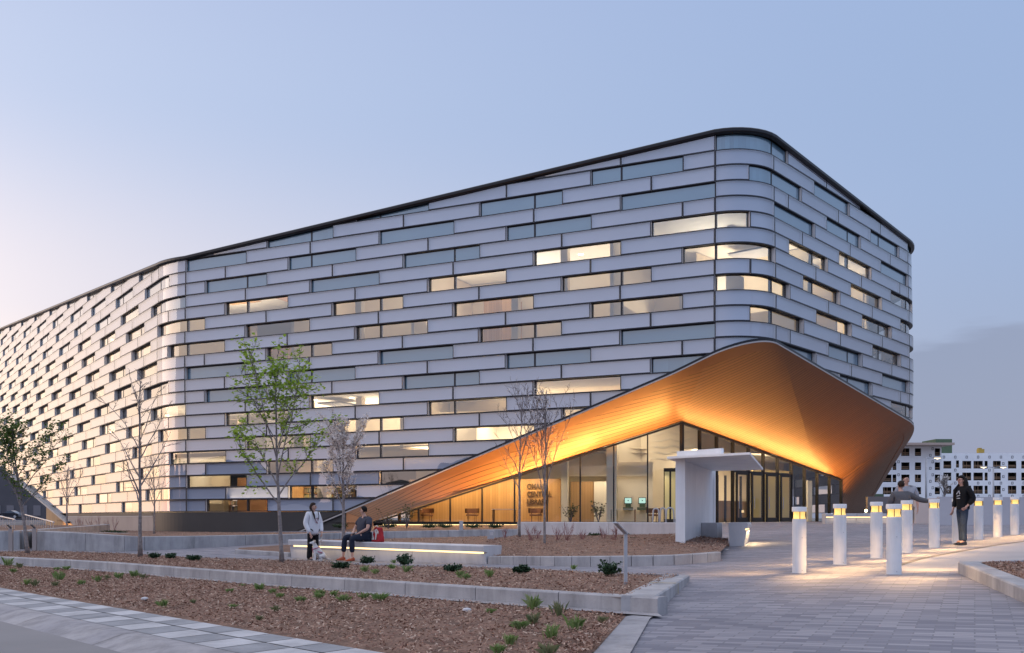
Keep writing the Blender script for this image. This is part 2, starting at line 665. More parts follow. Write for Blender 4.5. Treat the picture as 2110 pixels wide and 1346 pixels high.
M['plinth'] = mat('black_plinth_panel', (.022, .022, .026), .5, .0, (.03, .03, .034), .4)
M['plinth_tan'] = mat('tan_stone_plinth', (.30, .25, .235), .6, 0, (.36, .30, .28), .5)
M['concrete'] = mat('board_marked_concrete', (.33, .32, .335), .8, 0, (.43, .415, .42), 1.7, 8, bump=.25, bscale=30, weather=.3)
M['concrete_w'] = mat('pale_precast_concrete', (.52, .50, .52), .7, 0, (.60, .58, .59), 1.1, 6, bump=.1, weather=.14)
M['white'] = mat('white_powder_coat', (.86, .85, .86), .42, 0, (.81, .80, .81), 1.3, 4, weather=.07)
M['cream'] = mat('cream_plaster', (.78, .70, .56), .7, 0, (.72, .64, .50), .3, 3)
M['ceiling'] = mat('white_ceiling', (.80, .76, .69), .8)
M['floor_in'] = mat('terrazzo_floor', (.42, .38, .33), .35)
M['steel'] = mat('galvanised_steel', (.40, .40, .43), .5, .35, (.47, .47, .49), 5)
M['black'] = mat('black_plastic', (.015, .015, .017), .5)
M['dark'] = mat('dark_bronze', (.028, .024, .022), .4, .5)
M['trim'] = mat('light_metal_trim', (.42, .39, .38), .6, .0)
M['bark'] = mat('grey_bark', (.16, .135, .13), .85, 0, (.30, .265, .26), 14, 6, bump=.5, bscale=60)
M['twig'] = mat('dark_twig', (.09, .07, .075), .8, 0, (.14, .115, .115), 9)
M['mulch'] = mat('mulch_ground', (.15, .078, .053), .95, 0, (.30, .18, .125), 30, 8, bump=.5, bscale=60, contrast=(.3, .7), weather=.45)
M['chips'] = mat_island('wood_chip', [(.13, .058, .042), (.28, .15, .108), (.36, .22, .155), (.20, .098, .07), (.54, .40, .31), (.30, .16, .112)])
M['led'] = mat_emit('warm_led_strip', (1.0, .70, .32), 2.6)
M['led_w'] = mat_emit('downlight_disc', (1.0, .86, .6), 14.0)

# ---------------------------------------------------------------- the library: facade path
RH = .75                                     # height of one panel course
LM = 1.586                                   # width of one facade module
Z0 = EYE + .5 * RH                           # underside of the lowest course


def heading(s):
    k = [(-60, 272), (-16, 272), (-14, 229.5), (-2, 229.5), (0, 154.7), (21, 154.7), (23, 125.4), (200, 125.4)]
    for (a, ha), (b, hb) in zip(k, k[1:]):
        if a <= s <= b:
            return R(ha + (hb - ha) * (s - a) / (b - a))
    return R(125.4)


_DS = .02
_pt = {}


def _table():
    n0, n1 = int(-32 / _DS), int(76 / _DS)
    x, y = 13.04 * RH, 62.7 * RH
    _pt[0] = (x, y)
    for i in range(0, n1):
        h = heading((i + .5) * _DS)
        x += math.cos(h) * _DS * LM
        y += math.sin(h) * _DS * LM
        _pt[i + 1] = (x, y)
    x, y = _pt[0]
    for i in range(0, n0, -1):
        h = heading((i - .5) * _DS)
        x -= math.cos(h) * _DS * LM
        y -= math.sin(h) * _DS * LM
        _pt[i - 1] = (x, y)


_table()


def pos(s, off=0.0):
    i = math.floor(s / _DS)
    t = s / _DS - i
    a, b = _pt[i], _pt[min(i + 1, max(_pt))]
    h = heading(s)
    nx, ny = -math.sin(h), math.cos(h)
    return a[0] + (b[0] - a[0]) * t + nx * off, a[1] + (b[1] - a[1]) * t + ny * off


def FP(s, n, off=0.0):
    x, y = pos(s, off)
    return (x, y, Z0 + n * RH)


S_R, S_L = -30.0, 70.0


def roof(s):
    if s >= 23:
        return 21.15 + .2 * (s - 23)
    if s >= 21:
        return 21 + .15 * ((s - 21) / 2) ** 1.5
    if s >= 0:
        return 24 - 3 * s / 21
    if s >= -2:
        return 24.0
    return 24 - .105 * (-2 - s)


def cut(s):
    if s > 36:
        return -.9 + .36 * (s - 23 - 17.8)
    if s >= 1.5:
        return -.1 + .735 * (13.4 - s)
    if s >= -2:
        t = (1.5 - s) / 3.5
        # hermite 8.65 (slope +.735/module) to 10.72 (slope -.262/module)
        p0, p1, m0, m1 = 8.65, 10.72, .735 * 3.5, -.262 * 3.5
        return (2 * t ** 3 - 3 * t ** 2 + 1) * p0 + (t ** 3 - 2 * t ** 2 + t) * m0 + (-2 * t ** 3 + 3 * t ** 2) * p1 + (t ** 3 - t ** 2) * m1
    if s >= -14:
        return 10.72 - .262 * (-2 - s)
    if s >= -16.4:
        t = (-14 - s) / 2.4
        return 7.58 - (.262 * t + (1.37 - .262) * t * t / 2) * 2.4
    t0 = 7.58 - (.262 + (1.37 - .262) / 2) * 2.4
    return max(t0 - 1.37 * (-16.4 - s), -3.0)


def proud(n):
    return .06 + .14 * math.exp(-((n - 12.0) / 7.0) ** 2)


def cols(a, b, n0, n1, si, ni, mg):
    """(s, n) quads of the course piece a..b, n0..n1, inset and clipped by roof and canopy edge"""
    a, b, n0, n1 = a + si, b - si, n0 + ni, n1 - ni
    arcs = [(-16, -14), (-2, 0), (21, 23)]
    arc = any(lo - .01 <= (a + b) / 2 <= hi + .01 for lo, hi in arcs)
    mids = [a + (b - a) * i / 12 for i in range(13)]
    clip = any(cut(m) + mg > n0 or roof(m) - mg < n1 for m in mids)
    n = max(1, int(math.ceil((b - a) / (.13 if arc else .25)))) if (arc or clip) else 1
    out = []
    ss = [a + (b - a) * i / n for i in range(n + 1)]
    for s0, s1 in zip(ss, ss[1:]):
        l0, l1 = max(n0, cut(s0) + mg), max(n0, cut(s1) + mg)
        h0, h1 = min(n1, roof(s0) - mg), min(n1, roof(s1) - mg)
        if h0 - l0 <= 0 and h1 - l1 <= 0:
            continue
        if h0 - l0 < 0 or h1 - l1 < 0:
            t = (h0 - l0) / ((h0 - l0) - (h1 - l1))
            sm, lm = s0 + (s1 - s0) * t, l0 + (l1 - l0) * t
            if h0 - l0 < 0:
                s0, l0, h0 = sm, lm, lm
            else:
                s1, l1, h1 = sm, lm, lm
        out.append((s0, s1, l0, l1, h0, h1))
    return out


def pieces():
    br = [-16, -14, -2, 0, 21, 23]
    for k in range(-10, 25):
        n0 = 24 - k
        w = (1 + 4 * (k - 2)) % 9
        s = -33 + ((k - 1) % 3)
        while s < S_L:
            a, b = max(s, S_R), min(s + 3, S_L)
            win = (s - w) % 9 == 0
            s += 3
            if b <= a:
                continue
            cs = [a] + [x for x in br if a < x < b]
            if win:
                for x in range(int(math.ceil(a)), int(b) + 1):
                    if a < x < b and ((0 < x < 21 and x % 3 == 0) or (-14 < x < -2 and x % 3 == 1) or (x > 23 and x % 3 == 2)) and x not in cs:
                        cs.append(x)
            cs = sorted(cs) + [b]
            for c0, c1 in zip(cs, cs[1:]):
                if c1 - c0 > .2:
                    yield k, n0, c0, c1, win


def proj_area(qs, off):
    tot = 0
    for q in qs:
        pts = []
        for s_, n_ in ((q[0], q[2]), (q[1], q[3]), (q[1], q[5]), (q[0], q[4])):
            x, y, z = FP(s_, n_, off)
            if y < 1:
                return 0
            pts.append((XC + x / y * F, YH - (z - EYE) / y * F))
        if all(p[0] < 0 for p in pts) or all(p[0] > 2110 for p in pts):
            continue
        A = 0
        for (x0, y0), (x1, y1) in zip(pts, pts[1:] + pts[:1]):
            A += x0 * y1 - x1 * y0
        # front faces only
        tot += max(A, 0) if True else 0
    return tot / 2


def zone_lit(k, s):
    """courses whose windows are clear (the rest are spandrels tinted with mirrored-sky blue)"""
    if 8 <= k <= 12 or k >= 16:
        return True
    if k == 7 and s < 9:
        return True
    if k == 6 and s < 3:
        return True
    if s > 23 and k >= 6:
        return True
    return False


lib = thing('library_building', (0, 55, g(0, 55)), 'large library wrapped in staggered bands of pale glass panels with a copper entrance canopy', 'building')

panels, wins = [], []
rnd = random.Random(3)
for k, n0, a, b, win in pieces():
    p = proud(n0)
    qs = cols(a, b, n0, n0 + 1, 0, 0, 0)
    if not qs:
        continue
    (wins if win else panels).append((proj_area(qs, p), k, n0, a, b, qs, p))
panels.sort(key=lambda t: -t[0])
wins.sort(key=lambda t: -t[0])


def quad_pts(q, off, off2=None):
    s0, s1, l0, l1, h0, h1 = q
    pts = [FP(s0, l0, off), FP(s1, l1, off), FP(s1, h1, off), FP(s0, h0, off)]
    if h0 - l0 < 1e-4:
        pts = pts[:3]
    elif h1 - l1 < 1e-4:
        pts = [pts[0], pts[1], pts[3]]
    return pts[::-1]


SI, NI = .05 / LM, .05 / RH


def panel_mb(mb, rec):
    _, k, n0, a, b, qs, p = rec
    back = -.22
    g_ = .004
    for i, q in enumerate(qs):
        s0, s1, l0, l1, h0, h1 = q
        e = g_ / RH
        l0, l1, h0, h1 = l0 + e, l1 + e, h0 - e, h1 - e
        if i == 0:
            s0 += g_ / LM
        if i == len(qs) - 1:
            s1 -= g_ / LM
        q2 = (s0, s1, l0, l1, h0, h1)
        mb.poly([FP(s0, l0, p), FP(s0, l0, back), FP(s1, l1, back), FP(s1, l1, p)], 0)
        mb.poly([FP(s0, h0, p), FP(s1, h1, p), FP(s1, h1, back), FP(s0, h0, back)], 0)
        if i == 0:
            mb.poly([FP(s0, l0, p), FP(s0, h0, p), FP(s0, h0, back), FP(s0, l0, back)], 1)
        if i == len(qs) - 1:
            mb.poly([FP(s1, l1, p), FP(s1, l1, back), FP(s1, h1, back), FP(s1, h1, p)], 1)
    # each pane sits a hair out of true, as glazed panels do
    t0, t1 = rnd.uniform(-.004, .004), rnd.uniform(-.004, .004)
    gl = cols(a, b, n0, n0 + 1, SI, NI, NI)
    for q in gl:
        s0, s1, l0, l1, h0, h1 = q
        o = p + .008
        k0, k1 = t0 * (2 * (s0 - a) / (b - a) - 1), t0 * (2 * (s1 - a) / (b - a) - 1)
        pts = [FP(s0, l0, o + k0 + t1), FP(s1, l1, o + k1 + t1), FP(s1, h1, o + k1 - t1), FP(s0, h0, o + k0 - t1)]
        if h0 - l0 < 1e-4:
            pts = pts[:3]
        elif h1 - l1 < 1e-4:
            pts = [pts[0], pts[1], pts[3]]
        mb.poly(pts[::-1], 2)
    # shadow box: fritted backing set behind the outer glass, and the rim round it
    dpt = .10
    dr = dpt + .002
    for i, q in enumerate(gl):
        s0, s1, l0, l1, h0, h1 = q
        mb.poly(quad_pts(q, p - dpt), 3)
        mb.poly([FP(s0, l0, p), FP(s1, l1, p), FP(s1, l1, p - dr), FP(s0, l0, p - dr)], 4)
        mb.poly([FP(s0, h0, p), FP(s0, h0, p - dr), FP(s1, h1, p - dr), FP(s1, h1, p)], 4)
        if i == 0:
            mb.poly([FP(s0, l0, p), FP(s0, l0, p - dr), FP(s0, h0, p - dr), FP(s0, h0, p)], 4)
        if i == len(gl) - 1:
            mb.poly([FP(s1, l1, p), FP(s1, h1, p), FP(s1, h1, p - dr), FP(s1, l1, p - dr)], 4)
    # face of the frame, a ring round the glass
    fo = p + .002
    for q in qs:
        s0, s1, l0, l1, h0, h1 = q
        s0, s1 = max(s0, a + g_ / LM), min(s1, b - g_ / LM)
        a0, a1, b0, b1 = min(l0 + NI, h0), min(l1 + NI, h1), max(h0 - NI, l0), max(h1 - NI, l1)
        mb.poly([FP(s0, l0, fo), FP(s0, a0, fo), FP(s1, a1, fo), FP(s1, l1, fo)], 0)
        mb.poly([FP(s0, b0, fo), FP(s0, h0, fo), FP(s1, h1, fo), FP(s1, b1, fo)], 0)
    for q, lf in ((qs[0], True), (qs[-1], False)):
        s0, s1, l0, l1, h0, h1 = q
        if lf:
            x0, x1 = s0 + g_ / LM, min(s0 + SI, s1)
            l, h, l2, h2 = l0, h0, l0 + (l1 - l0) * (x1 - s0) / (s1 - s0), h0 + (h1 - h0) * (x1 - s0) / (s1 - s0)
        else:
            x0, x1 = max(s1 - SI, s0), s1 - g_ / LM
            l2, h2, l, h = l1, h1, l1 + (l0 - l1) * (s1 - x0) / (s1 - s0), h1 + (h0 - h1) * (s1 - x0) / (s1 - s0)
        mb.poly([FP(x0, l, fo + .002), FP(x0, h, fo + .002), FP(x1, h2, fo + .002), FP(x1, l2, fo + .002)], 0)


def window_mb(pane, frame, rec):
    _, k, n0, a, b, qs, p = rec
    gl = cols(a, b, n0, n0 + 1, SI * .9, NI * .9, NI * .9)
    for q in gl:
        pane.poly(quad_pts(q, -.055), 0)
    fo, fb = -.04, -.2
    s_in, n_in = SI, NI
    for q in qs:
        s0, s1, l0, l1, h0, h1 = q
        for (x0, x1) in ((0, 1), (1, 0)):
            if x0 == 0:
                lo, hi = (l0, l1), (min(l0 + n_in, h0), min(l1 + n_in, h1))
            else:
                lo, hi = (max(h0 - n_in, l0), max(h1 - n_in, l1)), (h0, h1)
            frame.poly([FP(s0, lo[0], fo), FP(s0, hi[0], fo), FP(s1, hi[1], fo), FP(s1, lo[1], fo)], 0)
        frame.poly([FP(s0, l0 + n_in, fo), FP(s1, l1 + n_in, fo), FP(s1, l1 + n_in, fb), FP(s0, l0 + n_in, fb)], 0)
    for q, left in ((qs[0], True), (qs[-1], False)):
        s0, s1, l0, l1, h0, h1 = q
        if left:
            x0, x1, l, h = s0, s0 + s_in, l0, h0
        else:
            x0, x1, l, h = s1 - s_in, s1, l1, h1
        frame.poly([FP(x0, l, fo + .002), FP(x0, h, fo + .002), FP(x1, h, fo + .002), FP(x1, l, fo + .002)], 0)
        xe = x1 if left else x0
        frame.poly([FP(xe, l, fo), FP(xe, h, fo), FP(xe, h, fb), FP(xe, l, fb)], 0)




def smooth_glass(o):
    for p in o.data.polygons:
        if p.material_index in (2, 3):
            p.use_smooth = True
    return o


PM = [M['frame'], M['frame_lit'], M['outer'], M['back'], M['rim']]
rest = MB()
for i, rec in enumerate(panels):
    if i < 99:
        mb = MB()
        panel_mb(mb, rec)
        smooth_glass(mb.build('facade_panel', PM, lib, merge=.0004, recalc=False))
    else:
        panel_mb(rest, rec)
o = smooth_glass(rest.build('facade_panel', PM, lib, merge=.0004, recalc=False))
o['kind'] = 'stuff'
rp, rs, rf = MB(), MB(), MB()
for i, rec in enumerate(wins):
    lit = zone_lit(rec[1], (rec[3] + rec[4]) / 2)
    if i < 99:
        pane, frame = MB(), MB()
        window_mb(pane, frame, rec)
        w = pane.build('window', M['pane'] if lit else M['spandrel'], lib)
        frame.build('frame', M['frame'], w)
    else:
        window_mb(rp if lit else rs, rf, rec)
w = MB()
w.v, w.f = rp.v + rs.v, list(rp.f) + [tuple(i + len(rp.v) for i in f) for f in rs.f]
w.m = [0] * len(rp.f) + [1] * len(rs.f)
w = w.build('window', [M['pane'], M['spandrel']], lib)
w['kind'] = 'stuff'
rf.build('frame', M['frame'], w)

# roof edge: a dark rounded band that follows the sloping roof line
mb = MB()
ss = [S_R + i * .25 for i in range(int((S_L - S_R) / .25) + 1)]
prof = [(.06, -.03), (.22, -.01), (.27, .04), (.27, .16), (.23, .21), (.02, .23), (-1.2, .23)]
for s0, s1 in zip(ss, ss[1:]):
    for (o0, z0), (o1, z1) in zip(prof, prof[1:]):
        f = lambda s, o, z: (lambda q: (q[0], q[1], q[2] + z))(FP(s, roof(s), o))
        mb.poly([f(s0, o0, z0), f(s0, o1, z1), f(s1, o1, z1), f(s1, o0, z0)], 0)
mb.build('roof_edge', M['fascia'], lib, smooth=False)
mb = MB()
ring = [(lambda q: (q[0], q[1], q[2] + .20))(FP(s, roof(s), -1.0)) for s in ss]
cen = Vector((2, 88, 20))
for a_, b_ in zip(ring, ring[1:]):
    mb.poly([a_, b_, cen], 0)
mb.poly([ring[0], cen, ring[-1]], 0)
mb.build('roof', M['plinth'], lib)

# plinth
mb = MB()
for s0, s1 in zip(ss, ss[1:]):
    if s0 >= 13.25 - .01 and s1 <= 41.3:
        mi = 0 if s1 <= 24.01 else 1
        top = lambda s: min(-.04, max(cut(s) if s > 36 else -9, -9)) if s > 36 else -.04
        if s0 > 36:
            t0, t1 = min(-.04, 1), min(-.04, 1)
            l0, l1 = max(-2.6, cut(s0)), max(-2.6, cut(s1))
            if l0 >= -.04:
                continue
        else:
            l0 = l1 = -2.6
        mb.poly([FP(s0, l0, .03), FP(s0, -.04, .03), FP(s1, -.04, .03), FP(s1, l1, .03)], mi)
        if mi == 1:
            mb.poly([FP(s0, -.42, .05), FP(s0, -.34, .05), FP(s1, -.34, .05), FP(s1, -.42, .05)], 2)
            mb.poly([FP(s0, -.30, .05), FP(s0, -.04, .05), FP(s1, -.04, .05), FP(s1, -.30, .05)], 0)
mb.poly([FP(13.25, -2.6, .03), FP(13.25, -2.6, -1.2), FP(13.25, -.04, -1.2), FP(13.25, -.04, .03)], 0)
mb.build('plinth', [M['plinth'], M['plinth_tan'], M['trim']], lib)

# ---------------------------------------------------------------- entrance canopy and lobby glass
FLOOR = EYE - .27
V = Vector((8.85, 51.0))
DL = Vector((-1.743, .302))                    # one bay of the left glass wall
DR = Vector((1.14, 1.149))                     # one bay of the right glass wall
NL, NR = 9.45, 11
VH = EYE + 4.98
GH = EYE + 2.48
T2 = V + DL * NL
G2 = V + DR * NR


def headL(i):                                  # i bays left of the corner post
    q = V + DL * i
    return Vector((q.x, q.y, VH + (EYE - .22 - VH) * i / NL))


def headR(i):
    q = V + DR * i
    return Vector((q.x, q.y, VH + (GH - VH) * i / NR))


def E(s, off=.12, dz=0.0):
    q = FP(s, cut(s), off)
    return Vector((q[0], q[1], q[2] + dz))


S_END = -16.4
while cut(S_END) > -1.7:
    S_END -= .05
front = [13.4 - i * (13.4 - .2) / 40 for i in range(41)]
inner_f = [headL(NL * (1 - i / 40) + .0) for i in range(41)]
arcS = [.2 - i * 2.4 / 16 for i in range(17)]
inner_a = [headR(9.0 * i / 16) for i in range(17)]
rightS = [-2.2 - i * 12.3 / 24 for i in range(25)]
inner_r = [headR(9.0 + 2.0 * i / 24) for i in range(25)]
thirdS = [-14.5 + (S_END + 14.5) * i / 24 for i in range(25)]
inner_t = [Vector((G2.x, G2.y, GH + (FLOOR - .1 - GH) * i / 24)) for i in range(25)]
outer = [E(s, proud(cut(s)) + .098, -.024) for s in front + arcS[1:] + rightS[1:] + thirdS[1:]]
inner = inner_f + inner_a[1:] + inner_r[1:] + inner_t[1:]
outer_s = front + arcS[1:] + rightS[1:] + thirdS[1:]

d_front = (E(1.5) - E(13.4)).normalized()
d_head = (headL(0) - headL(NL)).normalized()
d_pl = (d_front * .5 + d_head * .5).normalized()
nF1 = (E(1.5) - E(13.4)).cross(headL(0) - E(13.4)).normalized()
w_ax = nF1.cross(d_pl).normalized()
M['soffit'] = mat_stripes('copper_toned_planks', tuple(w_ax), .235, (.235, .103, .043), (.285, .125, .05), .17, .42, .2, .33, .6, attr='board')
M['band'] = mat('copper_toned_band', (.22, .098, .044), .4, .3, (.25, .11, .048), .6)

band, planks, lip = MB(), MB(), MB()
bandpts = []
for s, o_, i_ in zip(outer_s, outer, inner):
    L = (i_ - o_).length
    wd = .8 if s < 0 else .8 - .45 * min(1, s / 10)
    t = min(.5, wd / max(L, .2))
    bandpts.append(o_.lerp(i_, t))
bval = []
r_v = E(.2) - headL(0)
c_v = w_ax.dot(r_v)


def board_c(k, p):
    if outer_s[k] >= .19:                      # left of the corner post: boards keep their distance from the glass head
        return c_v * (p - inner[k]).length / r_v.length
    return w_ax.dot(p - headL(0))


for k in range(len(outer) - 1):
    band.poly([outer[k], outer[k + 1], bandpts[k + 1], bandpts[k]])
    n = 6
    for j in range(n):
        a0, a1 = j / n, (j + 1) / n
        up = Vector((0, 0, .03))
        for kk, aa in ((k, a0), (k + 1, a0), (k + 1, a1), (k, a1)):
            bval.append(board_c(kk, bandpts[kk].lerp(inner[kk], aa)))
        planks.poly([bandpts[k].lerp(inner[k], a0) + up, bandpts[k + 1].lerp(inner[k + 1], a0) + up, bandpts[k + 1].lerp(inner[k + 1], a1) + up, bandpts[k].lerp(inner[k], a1) + up])
    planks.poly([bandpts[k], bandpts[k + 1], bandpts[k + 1] + up, bandpts[k] + up])
    bval += [.1] * 4
# edge strip between facade and canopy
sfull = [15.6 - i * .25 for i in range(9)] + outer_s
for s0, s1 in zip(sfull, sfull[1:]):
    f0 = lambda s, o, dz: (lambda q: (q[0], q[1], q[2] + dz))(FP(s, cut(s), o))
    p0, p1 = proud(cut(s0)) + .10, proud(cut(s1)) + .10
    lip.poly([f0(s0, p0, -.02), f0(s1, p1, -.02), f0(s1, p1, .05), f0(s0, p0, .05)], 0)
    lip.poly([f0(s0, p0, .05), f0(s1, p1, .05), f0(s1, p1 - .01, .17), f0(s0, p0 - .01, .17)], 1)
    lip.poly([f0(s0, p0 - .01, .17), f0(s1, p1 - .01, .17), f0(s1, -.1, .17), f0(s0, -.1, .17)], 1)
    lip.poly([f0(s0, p0, -.02), f0(s0, .10, 0.03), f0(s1, .10, 0.03), f0(s1, p1, -.02)], 0)
so = planks.build('canopy_soffit', M['soffit'], lib)
at_ = so.data.attributes.new('board', 'FLOAT', 'POINT')
at_.data.foreach_set('value', bval)
band.build('soffit_border', M['band'], so)
lip.build('canopy_edge', [M['trim'], M['fascia']], lib)

# closing tip beyond the left end of the glass
mb = MB()
q0 = E(13.4)
tb = Vector((T2.x, T2.y, EYE - 1.2))
mb.poly([q0, headL(NL), tb, Vector((q0.x, q0.y, EYE - 1.2))])
mb.build('canopy_tip', M['band'], lib)

# lobby glazing: each bay a pane, each post a mullion
up = Vector((0, 0, 1))


def bay(pa, pb, ha, hb, base):
    m_ = MB()
    m_.poly([(pa.x, pa.y, base), (pb.x, pb.y, base), (pb.x, pb.y, hb), (pa.x, pa.y, ha)])
    return m_


def post(q, top, base, w, d, ang, col, name='mullion'):
    m_ = MB()
    m_.box((q.x, q.y, (top + base) / 2), (w, d, top - base), ang)
    return m_.build(name, col, lib)


aL, aR = math.atan2(DL.y, DL.x), math.atan2(DR.y, DR.x)
BASE = FLOOR - .02
i = 0
while i < NL - .3:
    j = min(i + 1, NL - .15)
    a_, b_ = headL(i), headL(j)
    bay(a_, b_, a_.z - .06, b_.z - .06, BASE).build('glass_pane', M['lobby_glass'], lib)
    if i > 0:
        post(headL(i), headL(i).z - .02, BASE, .07, .16, aL, M['dark'])
    i += 1
door_bays = (3, 4, 5, 6)
for i in range(NR):
    a_, b_ = headR(i), headR(i + 1)
    base = BASE
    if i in door_bays:
        base = EYE + 2.62
    bay(a_, b_, a_.z - .06, b_.z - .06, base).build('glass_pane', M['lobby_glass'], lib)
    post(headR(i), headR(i).z - .02, BASE, .07, .2, aR, M['dark'])
post(headR(0), VH - .01, BASE, .17, .17, aR, M['dark'], 'corner_post')
post(headR(NR), GH - .02, BASE, .08, .2, aR, M['dark'])
mb = MB()
for i in range(int(NL)):
    mb.bar(headL(i) - up * .05, headL(i + 1) - up * .05, .14, .10)
mb.bar(headL(int(NL)) - up * .05, headL(NL) - up * .05, .14, .10)
mb.bar(headR(0) - up * .05, headR(NR) - up * .05, .14, .10)
mb.build('glazing_head', M['dark'], lib)
mb = MB()
mb.bar(headL(0) * 1, headL(0), .1, .1)
mb.bar(Vector((V.x, V.y, BASE + .03)), Vector((T2.x, T2.y, BASE + .03)), .14, .09)
mb.build('glazing_sill', M['dark'], lib)
# doors
for i in door_bays:
    a_, b_ = V + DR * i, V + DR * (i + 1)
    top = EYE + 2.55
    dv = (b_ - a_).normalized()
    nrm = Vector((dv.y, -dv.x))
    fr = MB()
    off = nrm * .03
    A_, B_ = a_ + dv * .38 + off, b_ - dv * .06 + off
    for q in (A_, B_):
        fr.box((q.x, q.y, (BASE + top) / 2), (.14, .08, top - BASE), aR)
    fr.bar((A_.x, A_.y, top - .06), (B_.x, B_.y, top - .06), .08, .14)
    fr.bar((A_.x, A_.y, BASE + .16), (B_.x, B_.y, BASE + .16), .08, .28)
    dr = fr.build('door', M['dark'], lib)
    gm = MB()
    gm.poly([(A_.x, A_.y, BASE + .2), (B_.x, B_.y, BASE + .2), (B_.x, B_.y, top - .1), (A_.x, A_.y, top - .1)])
    gm.build('pane', M['lobby_glass'], dr)
    hm = MB()
    h_ = A_ + dv * .16 + nrm * .07
    hm.tube([(h_.x, h_.y, BASE + .8), (h_.x, h_.y, BASE + 1.5)], .02, 6)
    hm.build('handle', M['steel'], dr)
    sd = MB()
    c_ = a_ + dv * .06
    d_ = a_ + dv * .31
    sd.poly([(c_.x, c_.y, BASE), (d_.x, d_.y, BASE), (d_.x, d_.y, top), (c_.x, c_.y, top)])
    sd.build('sidelight', M['lobby_glass'], lib)
    tr = MB()
    tr.bar((a_.x, a_.y, top + .04), (b_.x, b_.y, top + .04), .12, .12)
    tr.build('transom', M['dark'], lib)

# ---------------------------------------------------------------- inside the library
foot = [pos(s, -.3) for s in [S_R + i * .5 for i in range(int((S_L - S_R) * 2) + 1)]]
back = [(-62, 130), (40, 130)]


def slab_poly(level):
    """footprint at a level, drawn back where the canopy cuts below it"""
    out, skipping = [], False
    s = S_R
    pts = []
    while s <= S_L:
        if cut(s) < level - .25:
            pts.append(pos(s, -.3))
        s += .25
    return pts


def slab(name, n, th, m, level=None):
    pts = slab_poly(level if level is not None else n) + back
    z = Z0 + n * RH
    m_ = MB()
    m_.poly([(x, y, z) for x, y in pts])
    m_.poly([(x, y, z + th) for x, y in pts][::-1])
    return m_.build(name, m, lib)


slab('ceiling', 19.05, .2, M['ceiling'])
slab('floor_slab', 12.0, .1, M['floor_in'])
slab('ceiling', 9.02, .2, M['ceiling'])
slab('floor_slab', 4.55, .25, M['ceiling'])
# ground floor: behind the lobby glass as well
gp = [pos(s, -.3) for s in [13.3 + i * .5 for i in range(int((S_L - 13.3) * 2))] if cut(s) < -.85]
m_ = MB()
m_.poly([(x, y, FLOOR) for x, y in ([(G2.x, G2.y), (V.x, V.y), (T2.x, T2.y)] + gp + back)])
m_.build('floor_slab', M['floor_in'], lib)


def ribbon(name, s0, s1, off, n0, n1, m, step=1.0):
    m_ = MB()
    k_ = max(1, int(abs(s1 - s0) / step))
    for i in range(k_):
        a_, b_ = s0 + (s1 - s0) * i / k_, s0 + (s1 - s0) * (i + 1) / k_
        m_.poly([FP(a_, n0, off), FP(b_, n0, off), FP(b_, n1, off), FP(a_, n1, off)])
    return m_.build(name, m, lib)


M['wall_in'] = mat('warm_white_wall', (.74, .66, .53), .75, 0, (.70, .60, .46), .25, 2)
ribbon('interior_wall', 2.5, 18.5, -8, 12, 19, M['wall_in'], 4)
ribbon('interior_wall', 25.5, 68, -8, 12, 19, M['wall_in'], 4)
ribbon('interior_wall', -4, -13, -6, 12, 19, M['wall_in'], 4)
ribbon('interior_wall', 7.5, 18.5, -6.5, 4.7, 9, M['wall_in'], 4)
ribbon('interior_wall', 25.5, 60, -7, 4.7, 9, M['wall_in'], 4)
ribbon('interior_wall', -9.5, -14.5, -5, 4.7, 9, M['wall_in'], 4)
ribbon('interior_wall', 14.5, 18.5, -6, -.9, 4.6, M['wall_in'], 2)
ribbon('interior_wall', 25.5, 44, -6, -.9, 4.6, M['wall_in'], 4)

# lobby back wall and the timber-lined part with the sign
nL = Vector((-DL.y, DL.x)).normalized()
if nL.y < 0:
    nL = -nL                                    # into the building
dLn = DL.normalized()
wood_ax = (dLn.x, dLn.y, 0)
M['wood'] = mat_stripes('oak_board_lining', wood_ax, .16, (.44, .235, .085), (.58, .34, .14), .06, .5, 0, .5, .3, .9)


def LP(i, d):                                   # i bays left of the corner post, d metres behind the glass
    q = V + DL * i + nL * d
    return q


def wallq(name, a, b, z0, z1, m, th=.12):
    m_ = MB()
    d = Vector((b.x - a.x, b.y - a.y, 0))
    nn = Vector((-d.y, d.x, 0)).normalized() * th
    A, B = Vector((a.x, a.y, z0)), Vector((b.x, b.y, z0))
    u_ = Vector((0, 0, z1 - z0))
    c8 = [A, B, B + nn, A + nn, A + u_, B + u_, B + nn + u_, A + nn + u_]
    for f in ((0, 1, 5, 4), (1, 2, 6, 5), (2, 3, 7, 6), (3, 0, 4, 7), (4, 5, 6, 7), (0, 3, 2, 1)):
        m_.poly([c8[i] for i in f])
    return m_.build(name, m, lib)


